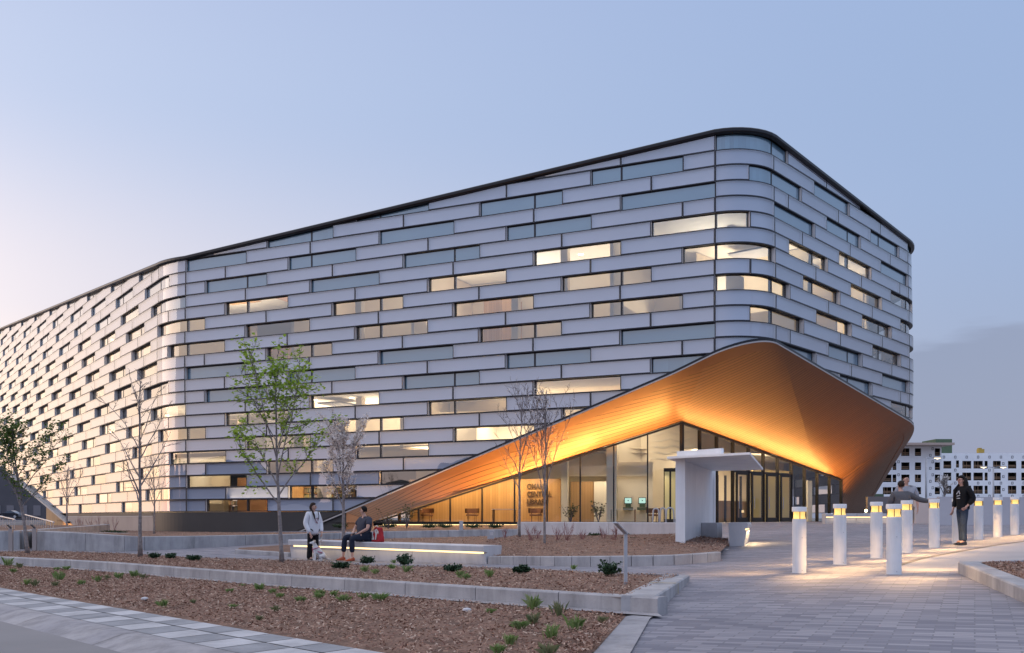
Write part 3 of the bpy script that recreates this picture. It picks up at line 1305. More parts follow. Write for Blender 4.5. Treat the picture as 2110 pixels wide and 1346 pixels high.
ww = wallq('timber_wall', LP(3.72, 2.0), LP(8.6, 2.0), FLOOR, EYE + 2.15, M['wood'])
M['sign'] = mat('dark_sign_letters', (.12, .065, .03), .5)
wallq('interior_wall', LP(-.5, 6.3), LP(9, 6.0), FLOOR, EYE + 6.4, M['cream'])
wallq('timber_niche', LP(2.72, 2.6), LP(3.45, 2.6), FLOOR, EYE + 2.0, M['wood'])
wallq('column', LP(3.48, 1.9), LP(3.68, 1.9), FLOOR, EYE + 3.6, M['cream'], .4)
wallq('interior_wall', LP(2.0, 2.4), LP(2.7, 2.4), FLOOR, EYE + 2.0, M['cream'])
wallq('interior_wall', LP(.9, 3.2), LP(2.0, 3.2), FLOOR, EYE + 3.1, M['cream'])
wallq('column', LP(1.95, 1.2), LP(2.25, 1.2), FLOOR, EYE + 4.6, M['cream'], .45)
wallq('mezzanine_edge', LP(1.0, 2.9), LP(3.6, 2.9), EYE + 2.3, EYE + 2.9, M['cream'], .3)
wallq('inner_vestibule', LP(-.3, 2.2), LP(.55, 2.2), FLOOR, EYE + 2.7, M['dark'], .05)
vs = MB()
for i in range(4):
    a_, b_ = LP(-.22 + i * .2, 2.12), LP(-.08 + i * .2, 2.12)
    vs.poly([(a_.x, a_.y, FLOOR + .2), (b_.x, b_.y, FLOOR + .2), (b_.x, b_.y, EYE + 2.5), (a_.x, a_.y, EYE + 2.5)])
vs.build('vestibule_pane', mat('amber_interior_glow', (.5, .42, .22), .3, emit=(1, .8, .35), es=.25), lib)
# hanging wave-shaped fins over the lobby
for col_ in range(2):
    for r_ in range(5):
        c_ = LP(.62 - col_ * .62, 3.0)
        z_ = EYE + 3.2 + r_ * .36
        fm = MB()
        k_ = 14
        for i in range(k_):
            u0, u1 = i / k_, (i + 1) / k_
            w0, w1 = .55 * math.sin(math.pi * u0) ** .7, .55 * math.sin(math.pi * u1) ** .7
            x0, x1 = (u0 - .5) * 1.5, (u1 - .5) * 1.5
            y0, y1 = .06 * math.sin(5 * u0 + r_), .06 * math.sin(5 * u1 + r_)
            A0, A1 = c_ - dLn * x0, c_ - dLn * x1
            for zz, fl in ((0, 1), (.06, -1)):
                q = [(A0.x, A0.y, z_ + y0 + zz), (A1.x, A1.y, z_ + y1 + zz), (A1.x - nL.x * w1, A1.y - nL.y * w1, z_ + y1 - .12 * w1 + zz), (A0.x - nL.x * w0, A0.y - nL.y * w0, z_ + y0 - .12 * w0 + zz)]
                fm.poly(q[::fl])
        fm.build('ceiling_fin', M['ceiling'], lib)
# right lobby: partition behind the doors
nR = Vector((-DR.y, DR.x)).normalized()
q = lambda i, d: V + DR * i + nR * d
wallq('interior_wall', q(1, 5.5), q(12, 5.0), FLOOR, EYE + 6.0, M['cream'])
M['amber'] = mat('amber_wall', (.62, .47, .18), .6)
wallq('interior_wall', q(6.6, 2.2), q(9.4, 2.2), FLOOR, EYE + 3.0, M['amber'])
wallq('column', q(9.8, 1.0), q(10.05, 1.6), FLOOR, EYE + 2.4, M['cream'], .3)
wallq('inner_vestibule', q(2.6, 2.3), q(6.4, 2.3), FLOOR, EYE + 1.0, M['wood'], .08)
for i in range(8):
    a_ = q(2.6 + i * .52, 2.2)
    post(a_, EYE + 2.5, FLOOR, .09, .12, aR, M['dark'], 'vestibule_post')

# sign on the timber wall
def text_mesh(body, size, name, m, parent, origin, xdir, extrude=.02, bold=.012, spacing=1.0, line=.82, xs=1.0):
    cu = bpy.data.curves.new(name, 'FONT')
    cu.body = body
    cu.size = size
    cu.extrude = extrude
    cu.offset = bold
    cu.space_line = line
    cu.space_character = spacing
    to = bpy.data.objects.new('tmp_text', cu)
    COL.objects.link(to)
    bpy.context.view_layer.update()
    me = bpy.data.meshes.new_from_object(to.evaluated_get(bpy.context.evaluated_depsgraph_get()))
    bpy.data.objects.remove(to)
    x = Vector(xdir).normalized()
    z = Vector((0, 0, 1))
    n = x.cross(z)
    org = Vector(origin)
    root = parent
    while root.parent is not None:
        root = root.parent
    ro = ORG.get(root.name) or Vector((0, 0, 0))
    for v in me.vertices:
        c = v.co.copy()
        v.co = org + x * c.x * xs + z * c.y + n * c.z - ro
    me.materials.clear()
    me.materials.append(m)
    o = bpy.data.objects.new(name, me)
    COL.objects.link(o)
    o.parent = parent
    return o


so_ = LP(4.78, 1.84)
text_mesh('OMAHA\nCENTRAL\nLIBRARY', .40, 'sign_lettering', M['sign'], ww, (so_.x, so_.y, EYE + 1.6), (-dLn.x, -dLn.y, 0), .03, .012, 1.0, 1.06, .78)


# ---------------------------------------------------------------- lamps of the library
def area(name, c, d, xdir, sx, sy, power, col, spread=180):
    l = bpy.data.lights.new(name, 'AREA')
    l.shape = 'RECTANGLE'
    l.size, l.size_y = sx, sy
    l.energy = power
    l.color = col
    l.spread = R(spread)
    o = bpy.data.objects.new(name, l)
    COL.objects.link(o)
    x = Vector(xdir).normalized()
    z = -Vector(d)
    z = (z - x * x.dot(z)).normalized()
    y = z.cross(x)
    m = Matrix((x, y, z)).transposed().to_4x4()
    m.translation = Vector(c)
    o.matrix_world = m
    return o


AMB = (1.0, .52, .14)
outL = -nL
HL = headL(NL) - headL(0)
for a_, b_, pw, dp in ((0, 2.4, 470, 1.5), (2.4, 4.8, 600, 1.1), (4.8, 7, 600, .7), (7, 9.2, 380, .16)):
    A, B = headL(a_), headL(b_)
    c = (A + B) / 2 + Vector((outL.x, outL.y, 0)) * (.15 + .3 * min(dp, 1)) - up * dp
    area('canopy_light', c, Vector((outL.x * .75, outL.y * .75, 1)), B - A, (B - A).length, .12, pw, AMB)
outR = Vector((DR.y, -DR.x)).normalized()
for a_, b_, pw in ((0, 3.7, 300), (3.7, 7.4, 340), (7.4, 10.95, 400)):
    A, B = headR(a_), headR(b_)
    c = (A + B) / 2 + Vector((outR.x, outR.y, 0)) * .42 - up * 1.15
    area('canopy_light', c, Vector((outR.x * .75, outR.y * .75, 1)), B - A, (B - A).length, .12, pw, AMB)

WARM = (1.0, .81, .57)


rl = random.Random(12)


def uplight(s0, s1, off, n, pw, width=4.2):
    # unseen light panels added in separate runs, so the rooms are lit unevenly
    k = max(1, int(abs(s1 - s0) / 3.2))
    for i in range(k):
        a_, b_ = s0 + (s1 - s0) * (i + .12) / k, s0 + (s1 - s0) * (i + .85) / k
        o_ = off + rl.uniform(-.5, .5)
        A, B = Vector(FP(a_, n + rl.uniform(-.9, .5), o_)), Vector(FP(b_, n, o_))
        B.z = A.z
        area('room_fill_light', (A + B) / 2, (0, 0, 1), B - A, (B - A).length, width, pw * 1.0 / k * rl.uniform(.8, 1.15), rl.choice((WARM, WARM, (1.0, .78, .52), (1.0, .9, .74))), 125)


uplight(2.5, 18.5, -4.5, 14.4, 780)
uplight(19, 25, -3.6, 14.4, 300, 2.5)
uplight(-1.5, 1.5, -2.6, 14.2, 120, 1.6)
uplight(19.5, 25, -3.2, 5.7, 150, 2.2)
uplight(20, 24.5, -2.8, .3, 90, 1.6)
uplight(25.5, 60, -4.5, 14.4, 2500)
uplight(-3.5, -13, -3.2, 14.4, 820)
uplight(8.5, 18.5, -4.0, 5.7, 640)
uplight(25.5, 55, -4.0, 5.7, 2100)
uplight(-10.5, -13.5, -2.2, 8.2, 120, .8)
uplight(15, 19.5, -1.9, 1.2, 420)
uplight(25, 38, -3.5, 1.2, 700)
q1, q2 = LP(0.2, 4.2), LP(8.5, 4.0)
area('lobby_light', ((q1.x + q2.x) / 2, (q1.y + q2.y) / 2, EYE + 5.6), (0, 0, -1), (q2.x - q1.x, q2.y - q1.y, 0), 13, 1.5, 620, WARM)
q1, q2 = LP(3.9, 1.0), LP(8.3, .9)
area('lobby_light', ((q1.x + q2.x) / 2, (q1.y + q2.y) / 2, EYE + 2.2), (0, .25, -1), (q2.x - q1.x, q2.y - q1.y, 0), 7.5, .3, 230, (1, .72, .38))
q1, q2 = LP(.3, 1.6), LP(3.4, 1.6)
area('lobby_light', ((q1.x + q2.x) / 2, (q1.y + q2.y) / 2, EYE + 2.25), (0, .2, -1), (q2.x - q1.x, q2.y - q1.y, 0), 5, .4, 60, WARM)
q1, q2 = q(2, 2.4), q(10.5, 2.4)
area('lobby_light', ((q1.x + q2.x) / 2, (q1.y + q2.y) / 2, EYE + 4.0), (0, 0, -1), (q2.x - q1.x, q2.y - q1.y, 0), 12, 1.2, 800, WARM)
# downlights let into the ceilings
mb = MB()


def disc(x, y, z, r=.15):
    mb.poly([(x + r * math.cos(a), y + r * math.sin(a), z) for a in [2 * math.pi * i / 10 for i in range(10)]][::-1])


for n, rng in ((19.05, [(3, 19, 1.8), (26, 62, 2.4), (-3.5, -13, 1.7)]), (9.02, [(9, 19, 1.6), (26, 52, 2.4), (-11, -14, 1.5)]), (4.5, [(15, 19.5, 1.3), (26, 40, 2.2)])):
    for s0, s1, st in rng:
        k_ = int(abs(s1 - s0) / st)
        for i in range(k_ + 1):
            s = s0 + (s1 - s0) * i / max(k_, 1)
            for off in (-1.8, -4.2):
                x, y = pos(s + (.4 if off < -3 else 0), off)
                disc(x, y, Z0 + n * RH - .015)
mb.build('downlights', M['led_w'], lib)['kind'] = 'stuff'
# bookshelves and desks seen through the lower windows
bk = mat_island('book_spine', [(.30, .05, .04), (.10, .16, .22), (.45, .30, .08), (.20, .22, .10), (.45, .42, .36), (.30, .12, .06)])
sh = mat('oak_shelf', (.42, .25, .11), .5)
rb = random.Random(5)


def shelf(s, off, n, w, rows):
    x, y = pos(s, off)
    h = heading(s)
    z = Z0 + n * RH
    r_ = thing('bookshelf', (x, y, z), 'oak bookshelf filled with spines, seen through the lowest windows beside the dark plinth', 'bookshelf', 'bookshelves behind the lowest windows')
    c, bo = MB(), MB()
    ux, uy = math.cos(h), math.sin(h)
    for r0 in range(rows + 1):
        c.box((x, y, z + r0 * .36), (w, .32, .03), h)
        if r0 < rows:
            u_ = -w / 2 + .05
            while u_ < w / 2 - .05:
                t_ = rb.uniform(.025, .06)
                hh = rb.uniform(.2, .31)
                bo.box((x + ux * u_, y + uy * u_, z + r0 * .36 + .02 + hh / 2), (t_ * .9, .24, hh), h)
                u_ += t_
    for e in (-w / 2, w / 2):
        c.box((x + ux * e, y + uy * e, z + rows * .18), (.04, .33, rows * .36), h)
    c.build('shelf_case', sh, r_)
    o = bo.build('books', bk, r_)
    o['kind'] = 'stuff'


for s in (15.2, 16.8, 18.4, 20.0):
    shelf(s, -3.4, -.85, 2.2, 6)


# rooms behind the facade: cross walls, columns, ceiling rafts and hanging panels that show through the narrow windows
M['room'] = [M['wall_in'], M['cream'], mat('rose_partition', (.55, .36, .28), .8), mat('grey_partition', (.34, .34, .36), .8), M['wood'], mat('orange_partition', (.60, .30, .12), .8)]
rq = random.Random(77)
for n0, n1, rng, dep in ((12, 19, (2.6, 19.5), 8), (12, 19, (25, 60), 8), (12, 19, (-13.4, -3), 5.5), (4.75, 9, (8.6, 19.5), 6.4), (4.75, 9, (25, 50), 6.8), (-.8, 4.5, (14.6, 19.5), 5.8), (-.8, 4.5, (25, 39), 5.8)):
    s = rng[0] + rq.uniform(.3, 1)
    while s < rng[1]:
        kind = rq.random()
        d0, d1 = (.9, dep) if kind < .4 else (1.6, 2.0) if kind < .75 else (dep - 3, dep - .2)
        m_ = MB()
        w_ = .12 if kind < .4 else .25 if kind < .75 else rq.uniform(.6, 1.5)
        a_, b_ = FP(s, n0, -d0), FP(s + w_, n1, -d1)
        p0, p1, p2, p3 = FP(s, n0, -d0), FP(s + w_, n0, -d0), FP(s + w_, n0, -d1), FP(s, n0, -d1)
        h_ = (n1 - n0) * RH - .02
        if kind >= .75:
            h_ *= rq.uniform(.45, .8)
        for q0_, q1_ in ((p0, p1), (p1, p2), (p2, p3), (p3, p0)):
            m_.poly([q0_, q1_, (q1_[0], q1_[1], q1_[2] + h_), (q0_[0], q0_[1], q0_[2] + h_)])
        m_.build('column' if .4 <= kind < .75 else 'interior_wall', M['wall_in'] if kind < .75 and rq.random() < .6 else rq.choice(M['room']), lib)
        # a raft hung under the ceiling
        if rq.random() < .6:
            m_ = MB()
            s2, l_ = s + rq.uniform(.4, 1.0), rq.uniform(.8, 1.6)
            zr = n1 - rq.uniform(.35, .8)
            o0, o1 = -rq.uniform(1.2, 2.5), -rq.uniform(3.2, 5)
            for dz in (0, .12):
                m_.poly([FP(s2, zr + dz, o0), FP(s2 + l_, zr + dz, o0), FP(s2 + l_, zr + dz, o1), FP(s2, zr + dz, o1)])
            m_.poly([FP(s2, zr, o0), FP(s2 + l_, zr, o0), FP(s2 + l_, zr + .12, o0), FP(s2, zr + .12, o0)])
            m_.build('ceiling_raft', rq.choice([M['ceiling'], M['wood'], M['room'][2], M['room'][3]]), lib)
        s += rq.uniform(1.6, 3.2)

# ---------------------------------------------------------------- ground
PAV_ANG = R(154.7 - 90)
M['ground'] = mat('bare_ground', (.20, .19, .19), .95, 0, (.28, .26, .26), .15, 8)
M['paver'] = mat_paver('plank_pavers', -R(154.7), (.31, .295, .32), (.145, .142, .175), (.18, .172, .19), .36, .11)
M['paver_s'] = mat_paver('walk_pavers', -PAV_ANG, (.42, .40, .43), (.36, .35, .39), (.26, .25, .27), .42, .115)
M['street'] = mat('street_concrete', (.235, .215, .22), .85, 0, (.30, .275, .28), .5, 8, bump=.2, bscale=60, weather=.3)
M['curb'] = mat('gutter_concrete', (.30, .285, .30), .85, 0, (.39, .365, .365), .8, 8, bump=.2, bscale=50, weather=.3)
M['slab_l'] = mat('light_concrete_slab', (.45, .44, .45), .8, 0, (.51, .50, .51), 1.3, 6, bump=.15, weather=.22)
M['slab_d'] = mat('dark_concrete_slab', (.255, .255, .272), .8, 0, (.30, .30, .315), 1.3, 6, bump=.15, weather=.22)
M['walk'] = mat('curved_concrete_walk', (.36, .33, .325), .8, 0, (.44, .405, .40), .5, 7, bump=.15)

gx_ = sorted(set([-900, -600, -400, -300, -220, -160, -120, -95, -75] + [i * 2.5 for i in range(-24, 29)] + [80, 95, 120, 160, 220, 300, 400, 600, 900]))
gy_ = sorted(set([-500, -300, -200, -140, -100, -70, -50, -35, -25] + [i * 2.5 for i in range(-8, 41)] + [110, 125, 145, 170, 200, 250, 320, 400, 550, 800, 1200, 1800]))
pts_ = np.array([(x, y) for x in gx_ for y in gy_])
zz_ = garr(pts_)
m_ = MB()
m_.v = [(p[0], p[1], z - .06) for p, z in zip(pts_, zz_)]
ny = len(gy_)
for i in range(len(gx_) - 1):
    for j in range(ny - 1):
        m_.f.append((i * ny + j, (i + 1) * ny + j, (i + 1) * ny + j + 1, i * ny + j + 1))
        m_.m.append(0)
tag(m_.build('ground', M['ground'], smooth=True), kind='structure')


def resample(pts, n):
    pts = [Vector(p) for p in pts]
    L = [0]
    for a, b in zip(pts, pts[1:]):
        L.append(L[-1] + (b - a).length)
    out = []
    for i in range(n + 1):
        d = L[-1] * i / n
        k = 0
        while k < len(L) - 2 and L[k + 1] < d:
            k += 1
        t = (d - L[k]) / max(L[k + 1] - L[k], 1e-9)
        out.append(pts[k].lerp(pts[k + 1], min(max(t, 0), 1)))
    return out


def sheet(name, A, B, m, dz, n=40, k=12, follow=True, rough=0.0, seed=1):
    A, B = resample(A, n), resample(B, n)
    rr = random.Random(seed)
    vs, fs = [], []
    for i in range(n + 1):
        for j in range(k + 1):
            p = A[i].lerp(B[i], j / k)
            vs.append([p.x, p.y, p.z])
    if follow:
        z = garr([(v[0], v[1]) for v in vs])
        for v, q_ in zip(vs, z):
            v[2] = q_ + dz
    if rough:
        for idx, v in enumerate(vs):
            i, j = divmod(idx, k + 1)
            if 0 < i < n and 0 < j < k:
                v[2] += rr.uniform(-rough, rough)
    m_ = MB()
    m_.v = vs
    for i in range(n):
        for j in range(k):
            m_.f.append((i * (k + 1) + j, (i + 1) * (k + 1) + j, (i + 1) * (k + 1) + j + 1, i * (k + 1) + j + 1))
            m_.m.append(0)
    o = m_.build(name, m, smooth=True)
    return o


V3 = lambda x, y: Vector((x, y, 0))

# the kerb line of the street and the banded pavement along it (photo survey points laid on the ground)
up_px = [(0, 1213.5), (34, 1220.6), (176, 1246), (301, 1266), (495, 1300), (600, 1318.7), (743, 1344)]
lo_px = [(0, 1243), (122, 1274.6), (247, 1306), (387, 1330)]


def smooth2(pts, it=6):
    pts = resample(pts, 40)
    for _ in range(it):
        pts = [pts[0]] + [(pts[i - 1] + pts[i] * 2 + pts[i + 1]) / 4 for i in range(1, len(pts) - 1)] + [pts[-1]]
    return pts


upw = [G(*p) for p in up_px]
low = [G(*p) for p in lo_px]
d0 = (upw[-1] - upw[1]).normalized()
d0.z = 0
upw = smooth2([upw[0] - d0 * 22] + upw + [upw[-1] + d0 * 9])
wband = 1.55
nrm0 = Vector((d0.y, -d0.x, 0))
if nrm0.y > 0:
    nrm0 = -nrm0                                   # towards the street
wid = sum((p - upw[10]).dot(nrm0) for p in low) / len(low)
wband = max(.8, min(abs((G(122, 1274.6) - G(34, 1220.6)).dot(nrm0)), 2.6))
tag(sheet('plaza', [p - nrm0 * .1 for p in upw] + [V3(30, -6), V3(48, -6)], [V3(-36, 66), V3(48, 66)], M['paver'], -.008, 80, 60), kind='structure')
loww = [p + nrm0 * wband for p in upw]
curbw = [p + nrm0 * (wband + .55) for p in upw]
gutw = [p + nrm0 * (wband + 1.5) for p in upw]
farw = [p + nrm0 * (wband + 14) for p in upw]
m_ = MB()
nslab = 76
A, Bm, B = resample(upw, nslab), resample([p + nrm0 * wband * .42 for p in upw], nslab), resample(loww, nslab)


def onG(p, dz):
    return (p.x, p.y, g(p.x, p.y) + dz)


sk = 1.0
for i in range(nslab - 3):
    a0, a1 = A[i], A[i + 1]
    b0, b1 = Bm[i], Bm[i + 1]
    c0, c1 = B[i], B[i + 1]
    gp_ = .012
    for (p0, p1, q0, q1, mi) in ((a0, a1, b0, b1, i % 2), (b0, b1, c0, c1, (i + 1) % 2)):
        e = (p1 - p0).normalized() * gp_
        f_ = (q0 - p0).normalized() * gp_
        m_.poly([onG(p0 + e + f_, .03), onG(p1 - e + f_, .03), onG(q1 - e - f_, .03), onG(q0 + e - f_, .03)], mi)
tag(m_.build('pavement', [M['slab_l'], M['slab_d']]), kind='structure')
tag(sheet('pavement_bed', upw, loww, M['curb'], .018, 60, 4), kind='structure')
m_ = MB()
n_ = 60
rows = [resample(loww, n_), resample([p + nrm0 * (wband + .18) for p in upw], n_), resample(curbw, n_), resample(gutw, n_)]
dzs = [.03, .025, -.07, -.09]
for r_ in range(3):
    for i in range(n_):
        m_.poly([onG(rows[r_][i], dzs[r_]), onG(rows[r_][i + 1], dzs[r_]), onG(rows[r_ + 1][i + 1], dzs[r_ + 1] ), onG(rows[r_ + 1][i], dzs[r_ + 1])])
ko = m_.build('kerb', M['curb'], smooth=True, merge=.001)
jm = MB()
for i in range(3, n_ - 2, 4):
    for r_ in range(3):
        a, b = rows[r_][i], rows[r_ + 1][i]
        e = (rows[r_][i + 1] - a).normalized() * .009
        jm.poly([onG(a, dzs[r_] + .004), onG(a + e, dzs[r_] + .004), onG(b + e, dzs[r_ + 1] + .004), onG(b, dzs[r_ + 1] + .004)])
gu = rows[3]
for i in range(n_):
    a, b = gu[i], gu[i + 1]
    jm.poly([onG(a, -.084), onG(b, -.084), onG(b + nrm0 * .02, .004), onG(a + nrm0 * .02, .004)])
for i in range(5, n_, 9):
    a = gu[i]
    e = (gu[min(i + 1, n_)] - gu[i - 1]).normalized() * .012
    for t in range(8):
        p0, p1 = a + nrm0 * (t * 1.5), a + nrm0 * ((t + 1) * 1.5)
        jm.poly([onG(p0, .012), onG(p0 + e, .012), onG(p1 + e, .012), onG(p1, .012)])
jo = jm.build('road_joints', mat('joint_dark', (.075, .07, .07), .95), ko)
tag(ko, kind='structure')
tag(sheet('street', gutw, farw, M['street'], .0, 60, 12), kind='structure')


# ---------------------------------------------------------------- low concrete walls around the planting
def wall_strip(name, base_pts, tops, width, label, cat='wall', m=None, joint=1.9, inward=None, group=None):
    """wall following base points; tops gives the top height at each point; the body is one piece with fine joints"""
    m = m or M['concrete']
    b = [Vector(p) for p in base_pts]
    n = len(b)
    nr = []
    for i in range(n):
        d = b[min(i + 1, n - 1)] - b[max(i - 1, 0)]
        d.z = 0
        d.normalize()
        v = Vector((-d.y, d.x, 0))
        if inward is not None and v.dot(Vector(inward)) < 0:
            v = -v
        nr.append(v)
    m_ = MB()
    c = .018
    for i in range(n - 1):
        L = (b[i + 1] - b[i]).length
        k = max(1, int(round(L / joint)))
        for j in range(k):
            t0, t1 = j / k, (j + 1) / k
            gl = .008 / max(L / k, .1) / k
            t0, t1 = t0 + gl, t1 - gl
            p0, p1 = b[i].lerp(b[i + 1], t0), b[i].lerp(b[i + 1], t1)
            n0, n1 = nr[i].lerp(nr[i + 1], t0).normalized(), nr[i].lerp(nr[i + 1], t1).normalized()
            z0, z1 = tops[i] + (tops[i + 1] - tops[i]) * t0, tops[i] + (tops[i + 1] - tops[i]) * t1
            g0, g1 = g(p0.x, p0.y) - .3, g(p1.x, p1.y) - .3
            sec0 = [(0, g0), (0, z0 - c), (c, z0), (width - c, z0), (width, z0 - c), (width, g0)]
            sec1 = [(0, g1), (0, z1 - c), (c, z1), (width - c, z1), (width, z1 - c), (width, g1)]
            q0 = [(p0.x + n0.x * o_, p0.y + n0.y * o_, z) for o_, z in sec0]
            q1 = [(p1.x + n1.x * o_, p1.y + n1.y * o_, z) for o_, z in sec1]
            for a_ in range(5):
                m_.poly([q0[a_], q1[a_], q1[a_ + 1], q0[a_ + 1]])
            m_.poly(q0[::-1])
            m_.poly(q1)
    o = m_.build(name, m)
    return tag(o, label, cat, group)


w1_px = [(-60, 1160), (0, 1164), (199, 1175), (355, 1189), (458, 1198), (586, 1209), (743, 1221), (952, 1238), (1230, 1259), (1356, 1268)]
W1H = .21
w1 = [G(*p) for p in w1_px]
w1 = [w1[0]] + resample(w1, 14)[1:]
w1_top = [p.z + W1H for p in w1]
wall_strip('planter_wall', w1, w1_top, .20, 'long low concrete planter wall running along the street bed to a sharp corner', inward=(0, 1, 0))
c0 = w1[-1]
c1 = P(1421, 1217, 16.2)
w1b = [Vector((c0.x + .004, c0.y + .2, c0.z)), Vector((c1.x, c1.y, 0))]
wall_strip('planter_wall', [Vector((c0.x - .0, c0.y + .205, 0)), Vector((c1.x, c1.y, 0))], [c0.z + W1H, c0.z + W1H], .42, 'short wide concrete planter wall with yellow paint marks, returning from the sharp corner beside the pavers', inward=(-1, 0, 0))
# yellow survey paint on its top
m_ = MB()
d_ = (Vector((c1.x, c1.y, 0)) - Vector((c0.x, c0.y, 0))).normalized()
nn_ = Vector((-d_.y, d_.x, 0))
zt = c0.z + W1H + .003
for (a, b, w_) in ((2.6, 2.66, .38),):
    for k_ in range(1):
        q_ = Vector((c0.x, c0.y, 0)) + d_ * 2.6 + nn_ * .22
        m_.poly([tuple((q_ + d_ * x + nn_ * y).xy) + (zt,) for x, y in ((-.03, -.2), (.03, -.2), (.03, .18), (-.03, .18))])
q_ = Vector((c0.x, c0.y, 0)) + d_ * 2.6 - nn_ * .004
m_.poly([(q_.x - d_.x * .03, q_.y - d_.y * .03, zt), (q_.x + d_.x * .03, q_.y + d_.y * .03, zt), (q_.x + d_.x * .03, q_.y + d_.y * .03, zt - .22), (q_.x - d_.x * .03, q_.y - d_.y * .03, zt - .22)])
tag(m_.build('survey_mark', mat('yellow_paint', (.45, .34, .10), .8)), 'faint yellow survey paint marks on the planter wall corner', 'paint mark')

# street bed: mulch between the banded pavement and the planter wall
MUL = [M['mulch']]
bedA_f = [p for p in upw]
wA = [Vector((p.x, p.y - .32, 0)) for p in w1]
i0 = 6
A_ = [p for p in upw if p.x > w1[0].x - 3 and p.x < .2]
e_r = G(1290, 1272)
e_f = G(1225, 1346)
A_ = [p for p in upw if w1[0].x - 1 < p.x < -1.6] + [Vector((e_f.x - .6, e_f.y - 1.2, 0)), Vector((e_f.x, e_f.y, 0))]
B_ = wA[:-1] + [Vector((e_r.x, e_r.y, 0))]
tag(sheet('mulch_bed', A_, B_, M['mulch'], .015, 70, 30, rough=.022), kind='structure')
BEDS = [('A', resample(A_, 40), resample(B_, 40), lambda x, y: g(x, y) + .02)]
# concrete strip between the bed and the pavers, and gutter in front of the wall
e1, e2 = G(1340, 1275), G(1225 + 75, 1346)
tag(sheet('concrete_edging', [Vector((e_f.x - .5 * (e_r.x - e_f.x), e_f.y - .5 * (e_r.y - e_f.y), 0)), e_f, e_r, Vector((c0.x - .3, c0.y - .02, 0))], [Vector((e2.x - .5 * (e1.x - e2.x), e2.y - .5 * (e1.y - e2.y), 0)), e2, e1, Vector((c0.x + .02, c0.y + .0, 0))], M['curb'], .012, 30, 3), kind='structure')
tag(sheet('concrete_edging', wA, [Vector((p.x, p.y + .03, 0)) for p in w1], M['curb'], .024, 50, 2), kind='structure')

# planter bed behind the low wall
bb_px = [(-60, 1136), (0, 1137), (85, 1135.5), (256, 1141), (370, 1148), (569, 1154), (640, 1155.5), (766, 1166), (932, 1168), (1098, 1173), (1280, 1183), (1395, 1186)]
frB = [Vector((p.x, p.y + .19, t - .03)) for p, t in zip(w1, w1_top)]
frB[-1] = Vector((c0.x - .35, c0.y + .3, w1_top[-1] - .03))
bkB = []
for px, py in bb_px:
    q_ = G(px, py, .12)
    bkB.append(Vector((q_.x, q_.y, q_.z)))
bB = sheet('mulch_bed', frB, bkB, M['mulch'], 0, 70, 16, follow=False, rough=.02, seed=4)
tag(bB, kind='structure')
rB_f, rB_b = resample(frB, 40), resample(bkB, 40)
BEDS.append(('B', rB_f, rB_b, None))
# its outer edge: a slim kerb toward the walk
ed = []
m_ = MB()
for a, b in zip(bkB, bkB[1:]):
    m_.poly([a, b, (b.x, b.y + .02, g(b.x, b.y) - .1), (a.x, a.y + .02, g(a.x, a.y) - .1)])
    m_.bar(a, b, .10, .03)
m_.build('bed_kerb', M['curb'])
tag(bpy.data.objects['bed_kerb'], 'thin concrete kerb between the long mulch bed and the walk', 'kerb')

# ---------------------------------------------------------------- benches with a lit recess
LEDC = (1.0, .72, .36)


def lit_bench(pl, pr, h_l, h_r, depth, label, back_dir, seams=3, led_w=6, z_l=None, z_r=None):
    """pl, pr: front foot points; front leans out under the seat; a lit recess runs below the lip"""
    pl, pr = Vector(pl), Vector(pr)
    r_ = thing('bench', tuple((pl + pr) / 2), label, 'bench')
    bd = Vector(back_dir).normalized()
    zl = (z_l if z_l is not None else pl.z + h_l)
    zr = (z_r if z_r is not None else pr.z + h_r)
    m_, l_ = MB(), MB()
    for k in range(seams):
        t0, t1 = k / seams + .0012, (k + 1) / seams - .0012
        sec = []
        for t in (t0, t1):
            p = pl.lerp(pr, t)
            z = zl + (zr - zl) * t
            f = lambda o, zz: (p.x + bd.x * o, p.y + bd.y * o, zz)
            sec.append([f(.02, p.z - .1), f(-.05, z - .20), f(.02, z - .20), f(.02, z - .15), f(-.10, z - .15), f(-.12, z - .02), f(-.10, z), f(depth, z), f(depth + .02, z - .03), f(depth - .06, p.z - .1)])
        for a in range(len(sec[0])):
            b = (a + 1) % len(sec[0])
            m_.poly([sec[0][a], sec[1][a], sec[1][b], sec[0][b]])
        m_.poly(sec[0][::-1])
        m_.poly(sec[1])
        a0, a1 = .008 if k == 0 else 0, .008 if k == seams - 1 else 0
    e0, e1 = pl.lerp(pr, .012), pl.lerp(pr, .985)
    z0, z1 = zl + (zr - zl) * .012, zl + (zr - zl) * .985
    f = lambda p, o, zz: (p.x + bd.x * o, p.y + bd.y * o, zz)
    l_.poly([f(e0, .015, z0 - .195), f(e1, .015, z1 - .195), f(e1, .015, z1 - .155), f(e0, .015, z0 - .155)])
    m_.build('seat_block', M['concrete_w'], r_, merge=.0005)
    l_.build('light_strip', M['led'], r_)
    c = (pl + pr) / 2
    area('bench_light', (c.x - bd.x * .13, c.y - bd.y * .13, (zl + zr) / 2 - .19), Vector((-bd.x * .25, -bd.y * .25, -1)), pr - pl, (pr - pl).length * .96, .05, led_w, LEDC)
    return r_


